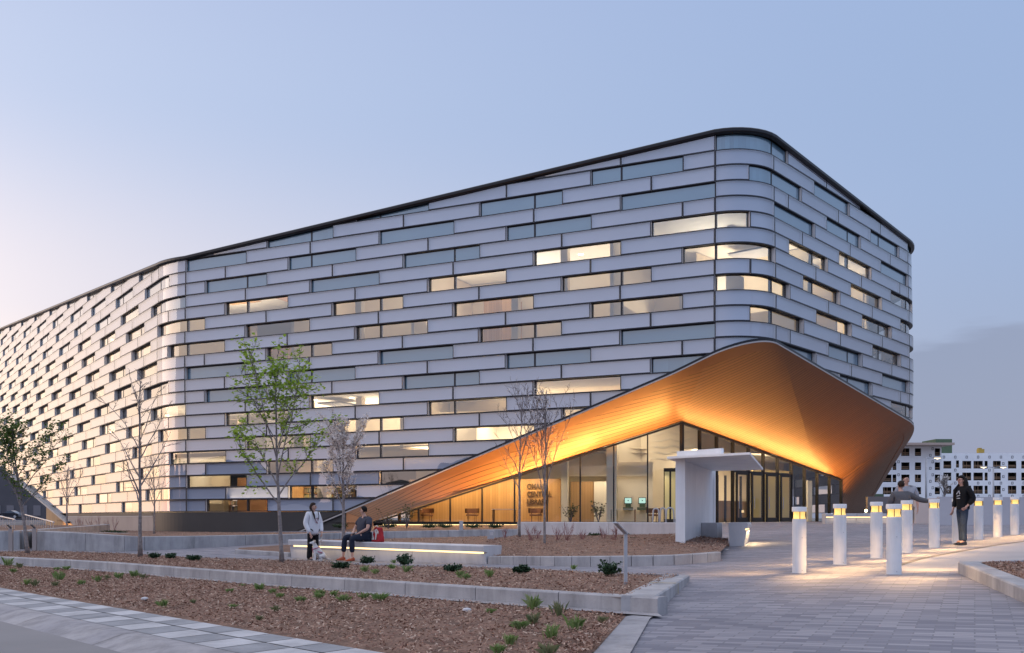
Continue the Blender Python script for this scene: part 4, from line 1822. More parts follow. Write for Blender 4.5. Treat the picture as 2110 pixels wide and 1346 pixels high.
bl, br_ = G(600, 1150), G(1003, 1161.5)
bdir = Vector((-(br_ - bl).y, (br_ - bl).x, 0)).normalized()
lit_bench(bl, br_, .5, .5, .55, 'long pale concrete bench with a glowing strip under its lip where the man sits', bdir, 3, 6, z_l=EYE - (1112 - YH) * bl.y / F, z_r=EYE - (1124.5 - YH) * br_.y / F)
f_l, f_r = G(1700, 1075.5), G(1892, 1075)
f_l, f_r = P(1700, 1075.5, 47), P(1892, 1075.5, 47)
lit_bench(f_l, f_r, .40, .40, .5, 'far pale bench with a glowing strip at the foot of the copper canopy', (0, 1, 0), 3, 8)
# short bench seen end-on beside the white shelter
eb = P(1517, 1120, 28)
ebz = EYE - (1077 - YH) * 28 / F
r_ = thing('bench', (eb.x, eb.y, g(eb.x, eb.y)), 'stubby pale bench seen end-on, wedge shaped, beside the white shelter', 'bench')
m_ = MB()
dv_ = Vector((.28, .96, 0)).normalized()
sd_ = Vector((dv_.y, -dv_.x, 0))
sec = [(-.18, eb.z - .15), (-.22, ebz - .04), (-.2, ebz), (.30, ebz), (.33, ebz - .06), (.31, ebz - .16), (.25, ebz - .17), (.25, ebz - .22), (.29, ebz - .22), (.20, eb.z - .15)]
a_ = [(eb.x + sd_.x * o_, eb.y + sd_.y * o_, z) for o_, z in sec]
b_ = [(eb.x + sd_.x * o_ + dv_.x * 2.2, eb.y + sd_.y * o_ + dv_.y * 2.2, z) for o_, z in sec]
for k in range(len(sec)):
    j = (k + 1) % len(sec)
    m_.poly([a_[k], a_[j], b_[j], b_[k]])
m_.poly(a_[::-1])
m_.poly(b_)
m_.build('seat_block', M['concrete_w'], r_, merge=.0005)
m_ = MB()
f = lambda o, z, t: (eb.x + sd_.x * o + dv_.x * t, eb.y + sd_.y * o + dv_.y * t, z)
m_.poly([f(.262, ebz - .21, .05), f(.262, ebz - .21, 2.1), f(.262, ebz - .175, 2.1), f(.262, ebz - .175, .05)])
m_.poly([f(.254, ebz - .215, -.002), f(.30, ebz - .215, -.002), f(.31, ebz - .175, -.002), f(.254, ebz - .175, -.002)])
m_.build('light_strip', M['led'], r_)
area('bench_light', f(.36, ebz - .2, 1.1), Vector((sd_.x * .35, sd_.y * .35, -1)), dv_, 2.0, .05, 26, LEDC)

# ---------------------------------------------------------------- planting in front of the entrance
# kerb that curves round it
kb_px = [(1005, 1161.5), (1150, 1166.5), (1245, 1167), (1379, 1165), (1440, 1160.5), (1486, 1155.6)]
kb = [G(*p) for p in kb_px]
kbt_y = [1146, 1149, 1149, 1148, 1142.5, 1137]
kb_top = [EYE - (ty - YH) * p.y / F for ty, p in zip(kbt_y, kb)]
kbr = resample(kb, 14)
kb_top = [kb_top[0] + (kb_top[-1] - kb_top[0]) * i / 14 for i in range(15)]
kb_top = [max(t, p.z + .17) for t, p in zip(kb_top, kbr)]
wall_strip('planter_kerb', kbr, kb_top, .16, 'curved concrete kerb of the entrance bed, from the long bench to the shelter', 'kerb', inward=(0, 1, 0))
# pale wall behind it, along the edge of the entrance terrace
WTOP = EYE - .15
wl, wr = P(1066, 1100, 35), P(1478, 1098, 29.5)
wall_strip('terrace_wall', [V3(wl.x, wl.y), V3(wr.x, wr.y)], [WTOP, WTOP], .3, 'smooth pale concrete wall under the lobby windows, level with the entrance floor', m=M['concrete_w'], joint=3.9, inward=(0, 1, 0))
wl2, wr2 = V3(wr.x + .02, wr.y + .02), V3(P(1503, 1098, 28.5).x, 28.5)
frC = [Vector((p.x, p.y + .15, t - .02)) for p, t in zip(kbr, kb_top)] + [P(1500, 1123, 27.5)]
bkC = [P(1003, 1112, 30), P(1066, 1103, 34.9), P(1240, 1102, 32.5), P(1400, 1100, 30.4), P(1478, 1109, 29.3), P(1500, 1110, 28.6)]
tag(sheet('mulch_bed', frC, bkC, M['mulch'], 0, 50, 22, follow=False, rough=.025, seed=5), kind='structure')
BEDS.append(('C', resample(frC, 40), resample(bkC, 40), None))
# bed island round the left end of the bench and behind it
is_f = [P(488, 1134, 30.5), P(560, 1138, 29.5), P(598, 1141, 28.6)]
is_b = [P(493, 1129, 33), P(550, 1125.5, 34), P(600, 1122, 34.5)]
tag(sheet('mulch_bed', is_f, is_b, M['mulch'], 0, 14, 8, follow=False, rough=.02, seed=6), kind='structure')
wall_strip('bed_kerb', [Vector((p.x - .02, p.y - .16, 0)) for p in is_f], [p.z + .03 for p in is_f], .15, 'small rounded concrete kerb at the tip of the mulch island left of the bench', 'kerb', inward=(0, 1, 0))
bh_f = [Vector((bl.x + .05, bl.y + .62, bl.z + .28)), Vector((br_.x, br_.y + .6, br_.z + .32))]
bh_b = [P(600, 1113, 37), P(790, 1110, 36.5), P(1004, 1105, 35.5)]
tag(sheet('mulch_bed', bh_f, bh_b, M['mulch'], 0, 30, 12, follow=False, rough=.02, seed=7), kind='structure')
BEDS.append(('E', resample(bh_f, 40), resample(bh_b, 40), None))

# retaining wall of the terrace in front of the dark plinth
rw = [G(70, 1134.5), G(176, 1135.5), G(256, 1136.5), G(298, 1134), G(400, 1129.5), G(506, 1124), G(600, 1118)]
rw_ty = [1094, 1099, 1104, 1105.8, 1104.5, 1102.6, 1100.6]
rw_top = [EYE - (ty - YH) * p.y / F for ty, p in zip(rw_ty, rw)]
rw2 = [P(700, 1112, 40), P(790, 1108.5, 40), P(1066, 1099, 38)]
rw += rw2
rw_top += [EYE - (ty - YH) * p.y / F for ty, p in zip([1097.8, 1095, 1090.2], rw2)]
wall_strip('retaining_wall', rw, rw_top, .28, 'grey concrete retaining wall holding the mulch terrace in front of the dark plinth', inward=(0, 1, 0), joint=2.6)
frD = [Vector((p.x + .02, p.y + .26, t - .04)) for p, t in zip(rw, rw_top)]
bkD = []
for s in (40, 36, 32, 28, 24, 23, 22, 20, 18, 16, 14.5):
    x, y = pos(s, -.2)
    bkD.append(Vector((x, y, EYE - .90 - (.10 * max(0, s - 23) / 17))))
bkD += [Vector((T2.x, T2.y + .0, EYE - .42)), Vector((headL(4.9).x, headL(4.9).y + .0, EYE - .38))]
frD[0] = Vector((frD[0].x - .3, frD[0].y, frD[0].z))
tag(sheet('mulch_bed', frD, bkD, M['mulch'], 0, 80, 26, follow=False, rough=.03, seed=8), kind='structure')
BEDS.append(('D', resample(frD, 40), resample(bkD, 40), None))
# end return of that wall beside the ramp
wall_strip('retaining_wall', [V3(rw[0].x - .02, rw[0].y + .30), V3(rw[0].x - 2.2, rw[0].y + 14)], [rw_top[0], EYE - .75], .26, 'concrete wall end turning back along the stepped ramp under the far corner of the building', inward=(1, 0, 0))
# warm strip set in the sill of the lobby glass
m_ = MB()
a_, b_ = headL(9.1), headL(4.9)
for q0, q1 in ((a_, b_),):
    m_.poly([(q0.x + outL.x * .25, q0.y + outL.y * .25, FLOOR - .13), (q1.x + outL.x * .25, q1.y + outL.y * .25, FLOOR - .13), (q1.x + outL.x * .25, q1.y + outL.y * .25, FLOOR - .09), (q0.x + outL.x * .25, q0.y + outL.y * .25, FLOOR - .09)])
m_.build('sill_light', M['led'], lib)
m_ = MB()
m_.bar((a_.x + outL.x * .12, a_.y + outL.y * .12, FLOOR - .12), (b_.x + outL.x * .12, b_.y + outL.y * .12, FLOOR - .12), .22, .12)
m_.build('sill_step', M['dark'], lib)
for i in range(12):
    pass

# curved concrete walk and planter on the far right
wk_a = [G(1838, 1172), G(1900, 1152), G(1985, 1136), G(2060, 1123), G(2160, 1110)]
wk_b = [G(1860, 1176), G(1976, 1176.5), G(2060, 1170), G(2160, 1162), G(2300, 1150)]
tag(sheet('walk', wk_a, wk_b, M['walk'], -.005, 30, 8), kind='structure')
m_ = MB()
ka = resample(wk_a, 24)
for p, q_ in zip(ka, ka[1:]):
    m_.poly([onG(p, -.004), onG(q_, -.004), onG(q_ + Vector((-.02, .16, 0)), .0), onG(p + Vector((-.02, .16, 0)), .0)])
tag(m_.build('drain_channel', mat('drain_dark', (.13, .11, .10), .8)), kind='structure')
pk = [G(2100, 1163), G(1976, 1181), G(2112, 1243), G(2260, 1310)]
pk_c = G(1974, 1180)
pk1, pk2 = G(2115, 1243), G(2330, 1345)
tp_c = EYE - (1157 - YH) * pk_c.y / F
zt_ = max(tp_c, pk_c.z + .14)
wall_strip('planter_kerb', [pk_c, pk1, pk2], [zt_, pk1.z + .16, pk2.z + .18], .3, 'wide concrete planter kerb coming in at the bottom right edge beside the pavers', 'kerb', inward=(1, 0, 0), joint=9)
pk3 = G(2200, 1163)
wall_strip('planter_kerb', [V3(pk_c.x + .12, pk_c.y - .02), V3(pk3.x, pk3.y)], [zt_, pk3.z + .12], .18, 'concrete planter kerb along the curved walk at the right edge', 'kerb', inward=(0, -1, 0), joint=9)
pk4 = V3(pk3.x + 3.2, pk3.y - 2.2)
wall_strip('planter_kerb', [V3(pk3.x, pk3.y), pk4], [pk3.z + .12, pk3.z + .13], .18, 'far end of the concrete planter kerb at the right edge', 'kerb', inward=(0, -1, 0), joint=9)
wall_strip('planter_kerb', [pk4, V3(pk2.x, pk2.y)], [pk3.z + .13, pk2.z + .18], .25, 'street side of the concrete planter kerb at the right edge', 'kerb', inward=(-1, 0, 0), joint=9)
frF = [Vector((pk_c.x + .3, pk_c.y - .12, zt_ - .03)), Vector((pk1.x + .28, pk1.y + .1, pk1.z + .12)), Vector((pk2.x + .3, pk2.y, pk2.z + .12))]
bkF = [Vector((pk_c.x + .45, pk_c.y - .1, zt_ - .03)), Vector((pk3.x, pk3.y - .1, pk3.z + .08)), Vector((pk3.x + 3, pk3.y - 2, pk3.z + .1))]
tag(sheet('mulch_bed', frF, bkF, M['mulch'], 0, 20, 10, follow=False, rough=.02, seed=9), kind='structure')
BEDS.append(('F', resample(frF, 40), resample(bkF, 40), None))


# ---------------------------------------------------------------- wood chips lying on the beds
def bed_point(bed, u, v):
    _, fA, fB, zf = bed
    x = u * 40
    i = min(int(x), 39)
    p = fA[i].lerp(fA[i + 1], x - i).lerp(fB[i].lerp(fB[i + 1], x - i), v)
    if zf is not None:
        p = Vector((p.x, p.y, zf(p.x, p.y)))
    return p


rc = random.Random(11)
cm = MB()
cnt = {'A': 24000, 'B': 15000, 'C': 5500, 'D': 2500, 'E': 1500, 'F': 2500}
for bed in BEDS:
    got = 0
    uv = [(rc.random(), rc.uniform(.01, .99)) for _ in range(cnt[bed[0]])]
    PP = []
    for u, v in uv:
        x = u * 40
        i = min(int(x), 39)
        PP.append(bed[1][i].lerp(bed[1][i + 1], x - i).lerp(bed[2][i].lerp(bed[2][i + 1], x - i), v))
    zs = garr([(p.x, p.y) for p in PP]) + .02 if bed[3] is not None else [p.z for p in PP]
    for p, z in zip(PP, zs):
        l, w_ = rc.uniform(.02, .06), rc.uniform(.007, .017)
        an, ti, ro = rc.uniform(0, math.pi), rc.gauss(0, .35), rc.gauss(0, .4)
        mt = Matrix.Rotation(an, 3, 'Z') @ Matrix.Rotation(ti, 3, 'Y') @ Matrix.Rotation(ro, 3, 'X')
        k_ = len(cm.v)
        for x_, y_ in ((-l / 2, -w_ / 2), (l / 2, -w_ / 2), (l / 2, w_ / 2), (-l / 2, w_ / 2)):
            q_ = mt @ Vector((x_, y_, 0))
            cm.v.append((p.x + q_.x, p.y + q_.y, z + .018 + q_.z + rc.uniform(0, .015)))
        cm.f.append((k_, k_ + 1, k_ + 2, k_ + 3))
        cm.m.append(0)
tag(cm.build('wood_chips', M['chips']), 'brown wood chips scattered over the planting beds', 'mulch', kind='stuff')

# ---------------------------------------------------------------- bollards
M['lens'] = mat_glass('bollard_lens', (.95, .92, .85), 1.4, .6, .02)
M['cone'] = mat('brass_reflector', (.85, .62, .25), .3, .7, emit=(1.0, .62, .18), es=1.1)
BH = 1.15
M['bpost'] = mat('scuffed_white_post', (.78, .77, .78), .45, 0, (.72, .71, .72), 2.5, 6, weather=.16)


def make_bollard():
    r_ = thing('bollard', (0, 0, 0), 'x', 'bollard')
    m_ = MB()
    m_.lathe([(.118, .0), (.118, .93), (.112, .94)], n=28)
    m_.build('post', M['bpost'], r_, smooth=False)
    m_ = MB()
    m_.lathe([(.138, 0), (.138, .012), (.120, .018)], n=28)
    m_.build('base_ring', M['steel'], r_)
    m_ = MB()
    m_.lathe([(.110, .94), (.118, .945), (.118, 1.065), (.110, 1.07)], n=28, cap=False)
    m_.build('lens', M['lens'], r_)
    m_ = MB()
    m_.lathe([(.110, .945), (.103, .96), (.094, 1.01), (.100, 1.066)], n=24, cap=False)
    m_.build('reflector', M['cone'], r_, smooth=True)
    for a in range(3):
        an = a * 2.094 - 1.9
        m_ = MB()
        m_.box((.111 * math.cos(an), .111 * math.sin(an), 1.005), (.012, .012, .125), an)
        m_.build('lens_rib', M['dark'], r_)
    m_ = MB()
    m_.lathe([(.112, 1.068), (.122, 1.07), (.124, 1.075), (.124, BH - .006), (.118, BH), (.0, BH + .002)], n=28)
    m_.build('cap', M['white'], r_)
    m_ = MB()
    m_.ball((0, -.119, .62), .008)
    m_.ball((0, -.119, .06), .008)
    m_.build('screw', M['steel'], r_)
    return r_


bol = [(1842, 1178, 15.9, 'white lit bollard nearest the street, standing at the corner of the curved walk'),
       (1647, 1172, 16.9, 'white lit bollard standing alone at the left end of the row, nearest the shelter'),
       (1730.5, 1158, 18.4, 'white lit bollard in front of the left end of the far lit bench'),
       (1806, 1146, 19.8, 'white lit bollard just left of the bald man, before the canopy foot'),
       (1868.5, 1136, 21.3, 'white lit bollard directly in front of the bald man and the person in grey'),
       (1925, 1127, 23.0, 'white lit bollard that the person in the grey jacket rests a hand on'),
       (1972, 1119, 24.9, 'white lit bollard half hidden behind the legs of the woman in black'),
       (2016.5, 1112.5, 26.8, 'white lit bollard just right of the woman in black'),
       (2056, 1107, 27.9, 'white lit bollard second from the right end of the row, under the double street lamp'),
       (2091, 1101, 29.4, 'white lit bollard at the right end of the row, by the grey site wall')]
b0 = make_bollard()
BP = []
for i, (px, py, Z, lab) in enumerate(bol):
    if i == 0:
        o = b0
    else:
        o = b0.copy()
        COL.objects.link(o)
        for ch in list(b0.children):
            c = ch.copy()
            COL.objects.link(c)
            c.parent = o
    q_ = P(px, py, Z)
    z_ = g(q_.x, q_.y) - .02
    o.location = (q_.x, q_.y, z_)
    o.rotation_euler = (0, 0, i * .13)
    tag(o, lab, 'bollard', 'white bollards with glowing heads across the plaza')
    BP.append((q_.x, q_.y, z_))
    for a_i in range(3):
        an = a_i * 2.0944 + .5
        ca_, sa_ = math.cos(an), math.sin(an)
        area('bollard_lamp', (q_.x + .132 * ca_, q_.y + .132 * sa_, z_ + 1.03), (ca_, sa_, -1), (-sa_, ca_, 0), .2, .05, 9.5, (1.0, .60, .24), 78)

# ---------------------------------------------------------------- white slatted shelter
a = Vector((4.62, 26.7))
d = Vector((6.60, 32.3))
wz0a, wz0d = EYE - .93, EYE - .84
ztop = EYE + 1.60
r_ = thing('shelter', (a.x, a.y, wz0a), 'white slatted bent-metal shelter, a tall wall with a thin roof blade, beside the entrance bed', 'shelter')
m_ = MB()
dd = (d - a)
Lw = dd.length
dd = dd.normalized()
nn = Vector((dd.y, -dd.x))
aw = math.atan2(dd.y, dd.x)
k_ = 44
for i in range(k_):
    t = (i + .5) / k_
    q_ = a.lerp(d, t)
    zb = wz0a + (wz0d - wz0a) * t - .1
    m_.box((q_.x, q_.y, (zb + ztop) / 2), (Lw / k_ * .8, .05, ztop - zb), aw)
q_ = a.lerp(d, .5) - nn * .05
m_.box((q_.x, q_.y, (wz0a - .1 + ztop) / 2), (Lw, .05, ztop - wz0a + .1), aw)
m_.build('slatted_wall', M['white'], r_)
m_ = MB()
for q_ in (a - dd * .03, d + dd * .03):
    m_ = MB()
    m_.box((q_.x - nn.x * .02, q_.y - nn.y * .02, (wz0a - .1 + ztop) / 2), (.07, .26, ztop - wz0a + .1), aw)
    m_.build('edge_post', M['white'], r_)
m_ = MB()
ra, rb_, rc_, rd_ = a - nn * .35 - dd * .25, Vector((5.92, 24.35)), Vector((7.62, 29.7)), d - nn * .3 + dd * .2
P3 = lambda p, z: (p.x, p.y, z)
for z, fl in ((ztop + .0, 1), (ztop + .06, -1)):
    m_.poly([P3(ra, z), P3(rb_, z - .03), P3(rc_, z - .15), P3(rd_, z - .05)][::fl])
for p0, p1, e0, e1 in ((ra, rb_, 0, -.03), (rb_, rc_, -.03, -.15), (rc_, rd_, -.15, -.05), (rd_, ra, -.05, 0)):
    m_.poly([P3(p0, ztop + e0), P3(p1, ztop + e1), P3(p1, ztop + e1 + .06), P3(p0, ztop + e0 + .06)])
m_.build('roof_blade', M['white'], r_)
m_ = MB()
for i in range(5):
    pass
f0, f1 = a - dd * .15 - nn * .05, Vector((5.45, 25.35))
m_.bar(P3(f0, ztop + .13), P3(f1, ztop + .13), .10, .14)
m_.bar(P3(f0, ztop + .13), P3(d - nn * .1, ztop + .13), .10, .14)
m_.build('roof_fascia', M['white'], r_)
m_ = MB()
for i in range(5):
    q_ = a.lerp(d, .35 + i * .14) + nn * .16
    zb = wz0a + (wz0d - wz0a) * (.35 + i * .14)
    m_.box((q_.x, q_.y, zb + .03), (.10, .30, .05), aw)
    m_.box((q_.x - nn.x * .1, q_.y - nn.y * .1, zb + .10), (.03, .14, .2), aw)
m_.build('base_bracket', M['white'], r_)
# concrete pad beneath
pd = MB()
c_ = a.lerp(d, .5) + nn * .5
pd.box((c_.x, c_.y, EYE - .95), (Lw + .6, 1.5, .2), aw)
tag(pd.build('concrete_pad', M['concrete_w']), 'flat concrete pad under the white slatted shelter', 'pad')

# ---------------------------------------------------------------- small fittings
# bent steel reader post in the planter bed
q_ = P(1289, 1216, 14.2)
r_ = thing('steel_post', (q_.x, q_.y, q_.z), 'bent galvanised steel reader post leaning over the front planter bed', 'post')
m_ = MB()
tz = EYE - (1098 - YH) * q_.y / F
m_.bar((q_.x, q_.y, q_.z - .1), (q_.x, q_.y, tz), .05, .05)
m_.build('post', M['steel'], r_)
m_ = MB()
e_ = P(1268, 1077, 13.6)
m_.bar((q_.x + .005, q_.y, tz - .01), (e_.x, e_.y, e_.z), .06, .02)
m_.build('reader_plate', M['steel'], r_)


def utility_box(px, py, Z, w_, h_, lab):
    q_ = P(px, py, Z)
    r_ = thing('service_post', (q_.x, q_.y, q_.z), lab, 'service post')
    m_ = MB()
    m_.box((q_.x, q_.y, q_.z + h_ / 2 - .05), (w_, w_ * .7, h_ + .1))
    m_.build('body', M['steel'], r_, merge=.0005, bevel=.01)
    m_ = MB()
    m_.box((q_.x, q_.y - w_ * .36, q_.z + h_ * .72), (w_ * .6, .01, h_ * .3))
    m_.build('outlet_cover', M['concrete_w'], r_)


utility_box(1013, 1116, 30.5, .17, .34, 'small grey power post in the mulch right behind the long bench')
utility_box(950.5, 1091, 41, .16, .36, 'small grey power post on the terrace below the timber lobby wall')


def hoop(px0, px1, ty, Z, lab):
    a_, b_ = P(px0, 1076, Z), P(px1, 1076, Z)
    zt2 = EYE - (ty - YH) * Z / F
    z0 = g(a_.x, a_.y) - .05
    m_ = MB()
    r2 = (b_.x - a_.x) / 2
    pts = [(a_.x - .06, a_.y - .02, z0), (a_.x, a_.y, zt2 - r2)]
    for i in range(1, 10):
        an = math.pi - math.pi * i / 10
        pts.append(((a_.x + b_.x) / 2 + r2 * math.cos(an), a_.y, zt2 - r2 + r2 * math.sin(an)))
    pts += [(b_.x, b_.y, zt2 - r2), (b_.x + .06, b_.y - .02, z0)]
    m_.tube(pts, .028, 8)
    o_ = m_.build('bike_rack', M['steel'], None, smooth=True)
    tag(o_, lab, 'bike rack', 'bike hoops beside the shelter')


hoop(1346, 1357, 1048, 35, 'leftmost steel bike hoop on the terrace behind the pale wall')
hoop(1361, 1371, 1047, 36, 'middle steel bike hoop on the terrace behind the pale wall')
hoop(1373, 1388, 1046.5, 35, 'steel bike hoop on the terrace right before the white shelter')
q0, q1 = P(1393, 1120, 27.6), P(1400, 1048, 28)
m_ = MB()
m_.bar(q0, q1, .05, .05)
q2 = P(1401, 1124, 27.2)
m_.bar(q2, P(1403, 1052, 27.4), .05, .05)
m_.bar(q1, P(1403, 1052, 27.4), .04, .04)
tag(m_.build('bike_rack', M['steel']), 'pair of leaning galvanised posts against the back of the white shelter', 'rack')
m_ = MB()
pts = [P(1371 + 22 * i / 12, 1118 - 16 * math.sin(math.pi * .55 * i / 12), 29 - i * .1) for i in range(13)]
m_.tube(pts, .008, 5)
tag(m_.build('garden_hose', mat('pale_hose', (.45, .42, .36), .6)), 'pale irrigation hose curling over the mulch left of the shelter', 'hose')

# ---------------------------------------------------------------- trees and plants
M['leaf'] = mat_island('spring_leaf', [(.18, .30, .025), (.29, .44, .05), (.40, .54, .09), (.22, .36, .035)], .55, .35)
M['leaf_d'] = mat_island('dark_green_leaf', [(.06, .11, .02), (.10, .17, .03), (.15, .22, .05)], .6, .3)  # deeper greens than the spring leaf
M['petal'] = mat_island('white_blossom', [(.55, .50, .48), (.70, .66, .64), (.80, .77, .75)], .7, .3)
M['leaf_b'] = mat_island('bronze_leaf', [(.07, .06, .025), (.12, .10, .04), (.10, .12, .04)], .55, .3)
M['juniper'] = mat_island('juniper_spray', [(.018, .045, .022), (.03, .065, .03), (.05, .09, .035)], .7)
M['grass'] = mat_island('grass_blade', [(.14, .24, .06), (.22, .31, .10), (.30, .35, .16), (.18, .29, .07)], .7, .3)
M['grass_y'] = mat_island('pale_grass_blade', [(.20, .21, .10), (.26, .26, .14), (.14, .18, .07)], .7, .3)
M['red_twig'] = mat('red_stem', (.16, .045, .05), .6, 0, (.26, .10, .10), 6)
M['stake'] = mat('wood_stake', (.45, .36, .24), .8)


def leaf(mb, p, size, rr, flat=.5):
    d = Vector((rr.gauss(0, 1), rr.gauss(0, 1), rr.gauss(0, flat))).normalized()
    s_ = d.cross(Vector((rr.gauss(0, .5), rr.gauss(0, .5), 1))).normalized()
    n_ = d.cross(s_)
    l, w_ = size * rr.uniform(.7, 1.2), size * rr.uniform(.35, .5)
    mb.poly([p, p + d * l * .45 + s_ * w_ + n_ * l * .08, p + d * l, p + d * l * .45 - s_ * w_ + n_ * l * .08])


def tree(name, label, base, H, spread, seed, r0, fb, nl, kind, cat='tree', group=None, lean=(0, 0), rise=1.0, twig_n=5, leaf_n=6, leaf_s=.085, droop=0.0, stakes=False):
    """H height, spread crown radius, fb fraction of the trunk that is bare, nl main limbs, rise how steeply limbs climb"""
    rr = random.Random(seed)
    base = Vector(base)
    r_ = thing(name, tuple(base), label, cat, group)
    tr, tw, lf = MB(), MB(), MB()
    n = 14
    tp = []
    wob = Vector((0, 0, 0))
    for i in range(n + 1):
        t = i / n
        wob += Vector((rr.gauss(0, .011), rr.gauss(0, .011), 0)) * H * .35
        tp.append(base + Vector((lean[0] * t, lean[1] * t, H * .97 * t - .1 * (1 - t))) + wob * t)
    rad = [r0 * (1.25 if i == 0 else 1) * (1 - .93 * (i / n) ** .85) + .004 for i in range(n + 1)]
    tr.tube(tp, rad, 8)

    def at(t):
        x = t * n
        i = min(int(x), n - 1)
        return tp[i].lerp(tp[i + 1], x - i), rad[i] + (rad[i + 1] - rad[i]) * (x - i)

    def deco(p):
        if kind in ('green', 'dark'):
            for _ in range(leaf_n):
                leaf(lf, p + Vector((rr.gauss(0, .07), rr.gauss(0, .07), rr.gauss(0, .035))), leaf_s, rr, .35)
        elif kind == 'blossom':
            for _ in range(leaf_n):
                leaf(lf, p + Vector((rr.gauss(0, .04), rr.gauss(0, .04), rr.gauss(0, .04))), leaf_s, rr, .8)
        elif kind == 'buds' and rr.random() < .22:
            for _ in range(2):
                leaf(lf, p + Vector((rr.gauss(0, .02), rr.gauss(0, .02), rr.gauss(0, .02))), leaf_s, rr, .8)

    ga = rr.uniform(0, 6)
    for i in range(nl):
        f = fb + (1 - fb) * (.93 * (i + .3) / nl)
        p, rb = at(f)
        ga += 2.4 + rr.gauss(0, .35)
        rel = (f - fb) / (1 - fb)
        shape = (1 - rel) ** .7 * (.65 + .35 * min(1, rel * 4)) if rise < 1.4 else (1 - rel * .75)
        L = spread * max(shape, .16) * rr.uniform(.8, 1.15)
        elev = R(28 + 26 * rise + 22 * rel) if rise >= .8 else R(20 + 30 * rel)
        elev = min(elev, R(80))
        d = Vector((math.cos(ga) * math.cos(elev), math.sin(ga) * math.cos(elev), math.sin(elev)))
        ln = L / max(math.cos(elev), .28)
        ln = min(ln, (H * 1.02 - (p.z - base.z)) / max(math.sin(elev), .1))
        k = 7
        bp = [p]
        dd_ = d.copy()
        for j in range(k):
            dd_ += Vector((rr.gauss(0, .09), rr.gauss(0, .09), rr.gauss(.03 * rise, .06) - droop * j / k))
            dd_.normalize()
            bp.append(bp[-1] + dd_ * ln / k)
        br = [max(min(rb * .62, r0 * .42) * (1 - .85 * j / k), .004) for j in range(k + 1)]
        tr.tube(bp, br, 6, cap=False)
        ns = max(3, int(ln * twig_n))
        for s_ in range(ns):
            u = .18 + .82 * (s_ + rr.random()) / ns
            x = u * k
            j = min(int(x), k - 1)
            q0 = bp[j].lerp(bp[j + 1], x - j)
            bd = (bp[j + 1] - bp[j]).normalized()
            sd = Vector((rr.gauss(0, 1), rr.gauss(0, 1), rr.gauss(.25 * rise, .5)))
            sd = (bd * .75 + sd.normalized() * .85).normalized()
            sl = ln * rr.uniform(.16, .36) * (1.1 - .5 * u)
            sp = [q0]
            for m2 in range(4):
                sd = (sd + Vector((rr.gauss(0, .14), rr.gauss(0, .14), rr.gauss(.05, .12)))).normalized()
                sp.append(sp[-1] + sd * sl / 4)
            tw.tube(sp, [.0085, .007, .0055, .004, .003], 4, cap=False)
            for m2 in (1, 2, 3, 4):
                deco(sp[m2])
                for _ in range(2 if m2 < 4 else 1):
                    td = (sd + Vector((rr.gauss(0, .6), rr.gauss(0, .6), rr.gauss(.1, .5)))).normalized()
                    tl = sl * rr.uniform(.18, .42)
                    e_ = sp[m2] + td * tl
                    tw.tube([sp[m2], sp[m2].lerp(e_, .5) + Vector((rr.gauss(0, .01), rr.gauss(0, .01), .01)), e_], [.005, .004, .0025], 3, cap=False)
                    deco(e_)
    # leading shoots
    for _ in range(5):
        p, rb = at(rr.uniform(.78, .98))
        d = Vector((rr.gauss(0, .3), rr.gauss(0, .3), 1)).normalized()
        e_ = p + d * H * rr.uniform(.05, .12)
        tw.tube([p, p.lerp(e_, .5) + Vector((rr.gauss(0, .02), rr.gauss(0, .02), 0)), e_], [.008, .006, .003], 4, cap=False)
        for u in (.4, .7, 1):
            deco(p.lerp(e_, u))
    tr.build('trunk', M['bark'], r_, smooth=True)
    cr = tw.build('crown', M['twig'], r_)
    if lf.f:
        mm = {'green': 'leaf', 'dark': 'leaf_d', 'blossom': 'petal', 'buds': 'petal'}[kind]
        lf.build('foliage' if kind in ('green', 'dark') else 'blossom', M[mm], cr)['kind'] = 'stuff'
    return r_


def tree_px(name, label, px, py, Z, top_py, w_px, **k):
    b = P(px, py, Z)
    H = (py - top_py) * Z / F
    return tree(name, label, b, H, w_px * Z / F / 2, **k)


tree_px('young_tree', 'young tree in fresh green leaf standing in the front bed left of the long bench', 581, 1152, 23.3, 752, 330, seed=21, r0=.052, fb=.29, nl=14, kind='green', rise=.95, twig_n=4.4, leaf_n=2, leaf_s=.10, lean=(-.25, 0))
tree_px('young_tree', 'slender leafless tree with pale mottled bark rising from the bed before the retaining wall', 289, 1140, 26.5, 775, 180, seed=5, r0=.055, fb=.28, nl=13, kind='bare', rise=.9, twig_n=3.4)
tree_px('young_tree', 'small dark leafless tree on the mulch terrace against the rounded dark plinth', 318, 1099, 48, 945, 110, seed=9, r0=.05, fb=.36, nl=12, kind='bare', rise=1.2, twig_n=3.5)
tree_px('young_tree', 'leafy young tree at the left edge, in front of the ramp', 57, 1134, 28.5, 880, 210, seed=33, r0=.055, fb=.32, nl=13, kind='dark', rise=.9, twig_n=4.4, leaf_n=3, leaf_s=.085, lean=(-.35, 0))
tree_px('young_tree', 'small thin budding tree on the terrace near the far diagonal corner of the building', 138, 1089, 55, 965, 85, seed=14, r0=.06, fb=.4, nl=12, kind='buds', rise=1.3, twig_n=3.5, leaf_s=.06)
tree_px('young_tree', 'small white blossoming tree behind the long bench', 708, 1116, 34, 872, 120, seed=17, r0=.07, fb=.30, nl=15, kind='blossom', rise=1.35, twig_n=4.5, leaf_n=6, leaf_s=.06)
tree_px('young_tree', 'tall thin leafless tree before the glowing canopy, left of the vase-shaped one', 1070, 1104, 33.5, 800, 150, seed=26, r0=.05, fb=.33, nl=14, kind='bare', rise=1.1, twig_n=3.4)
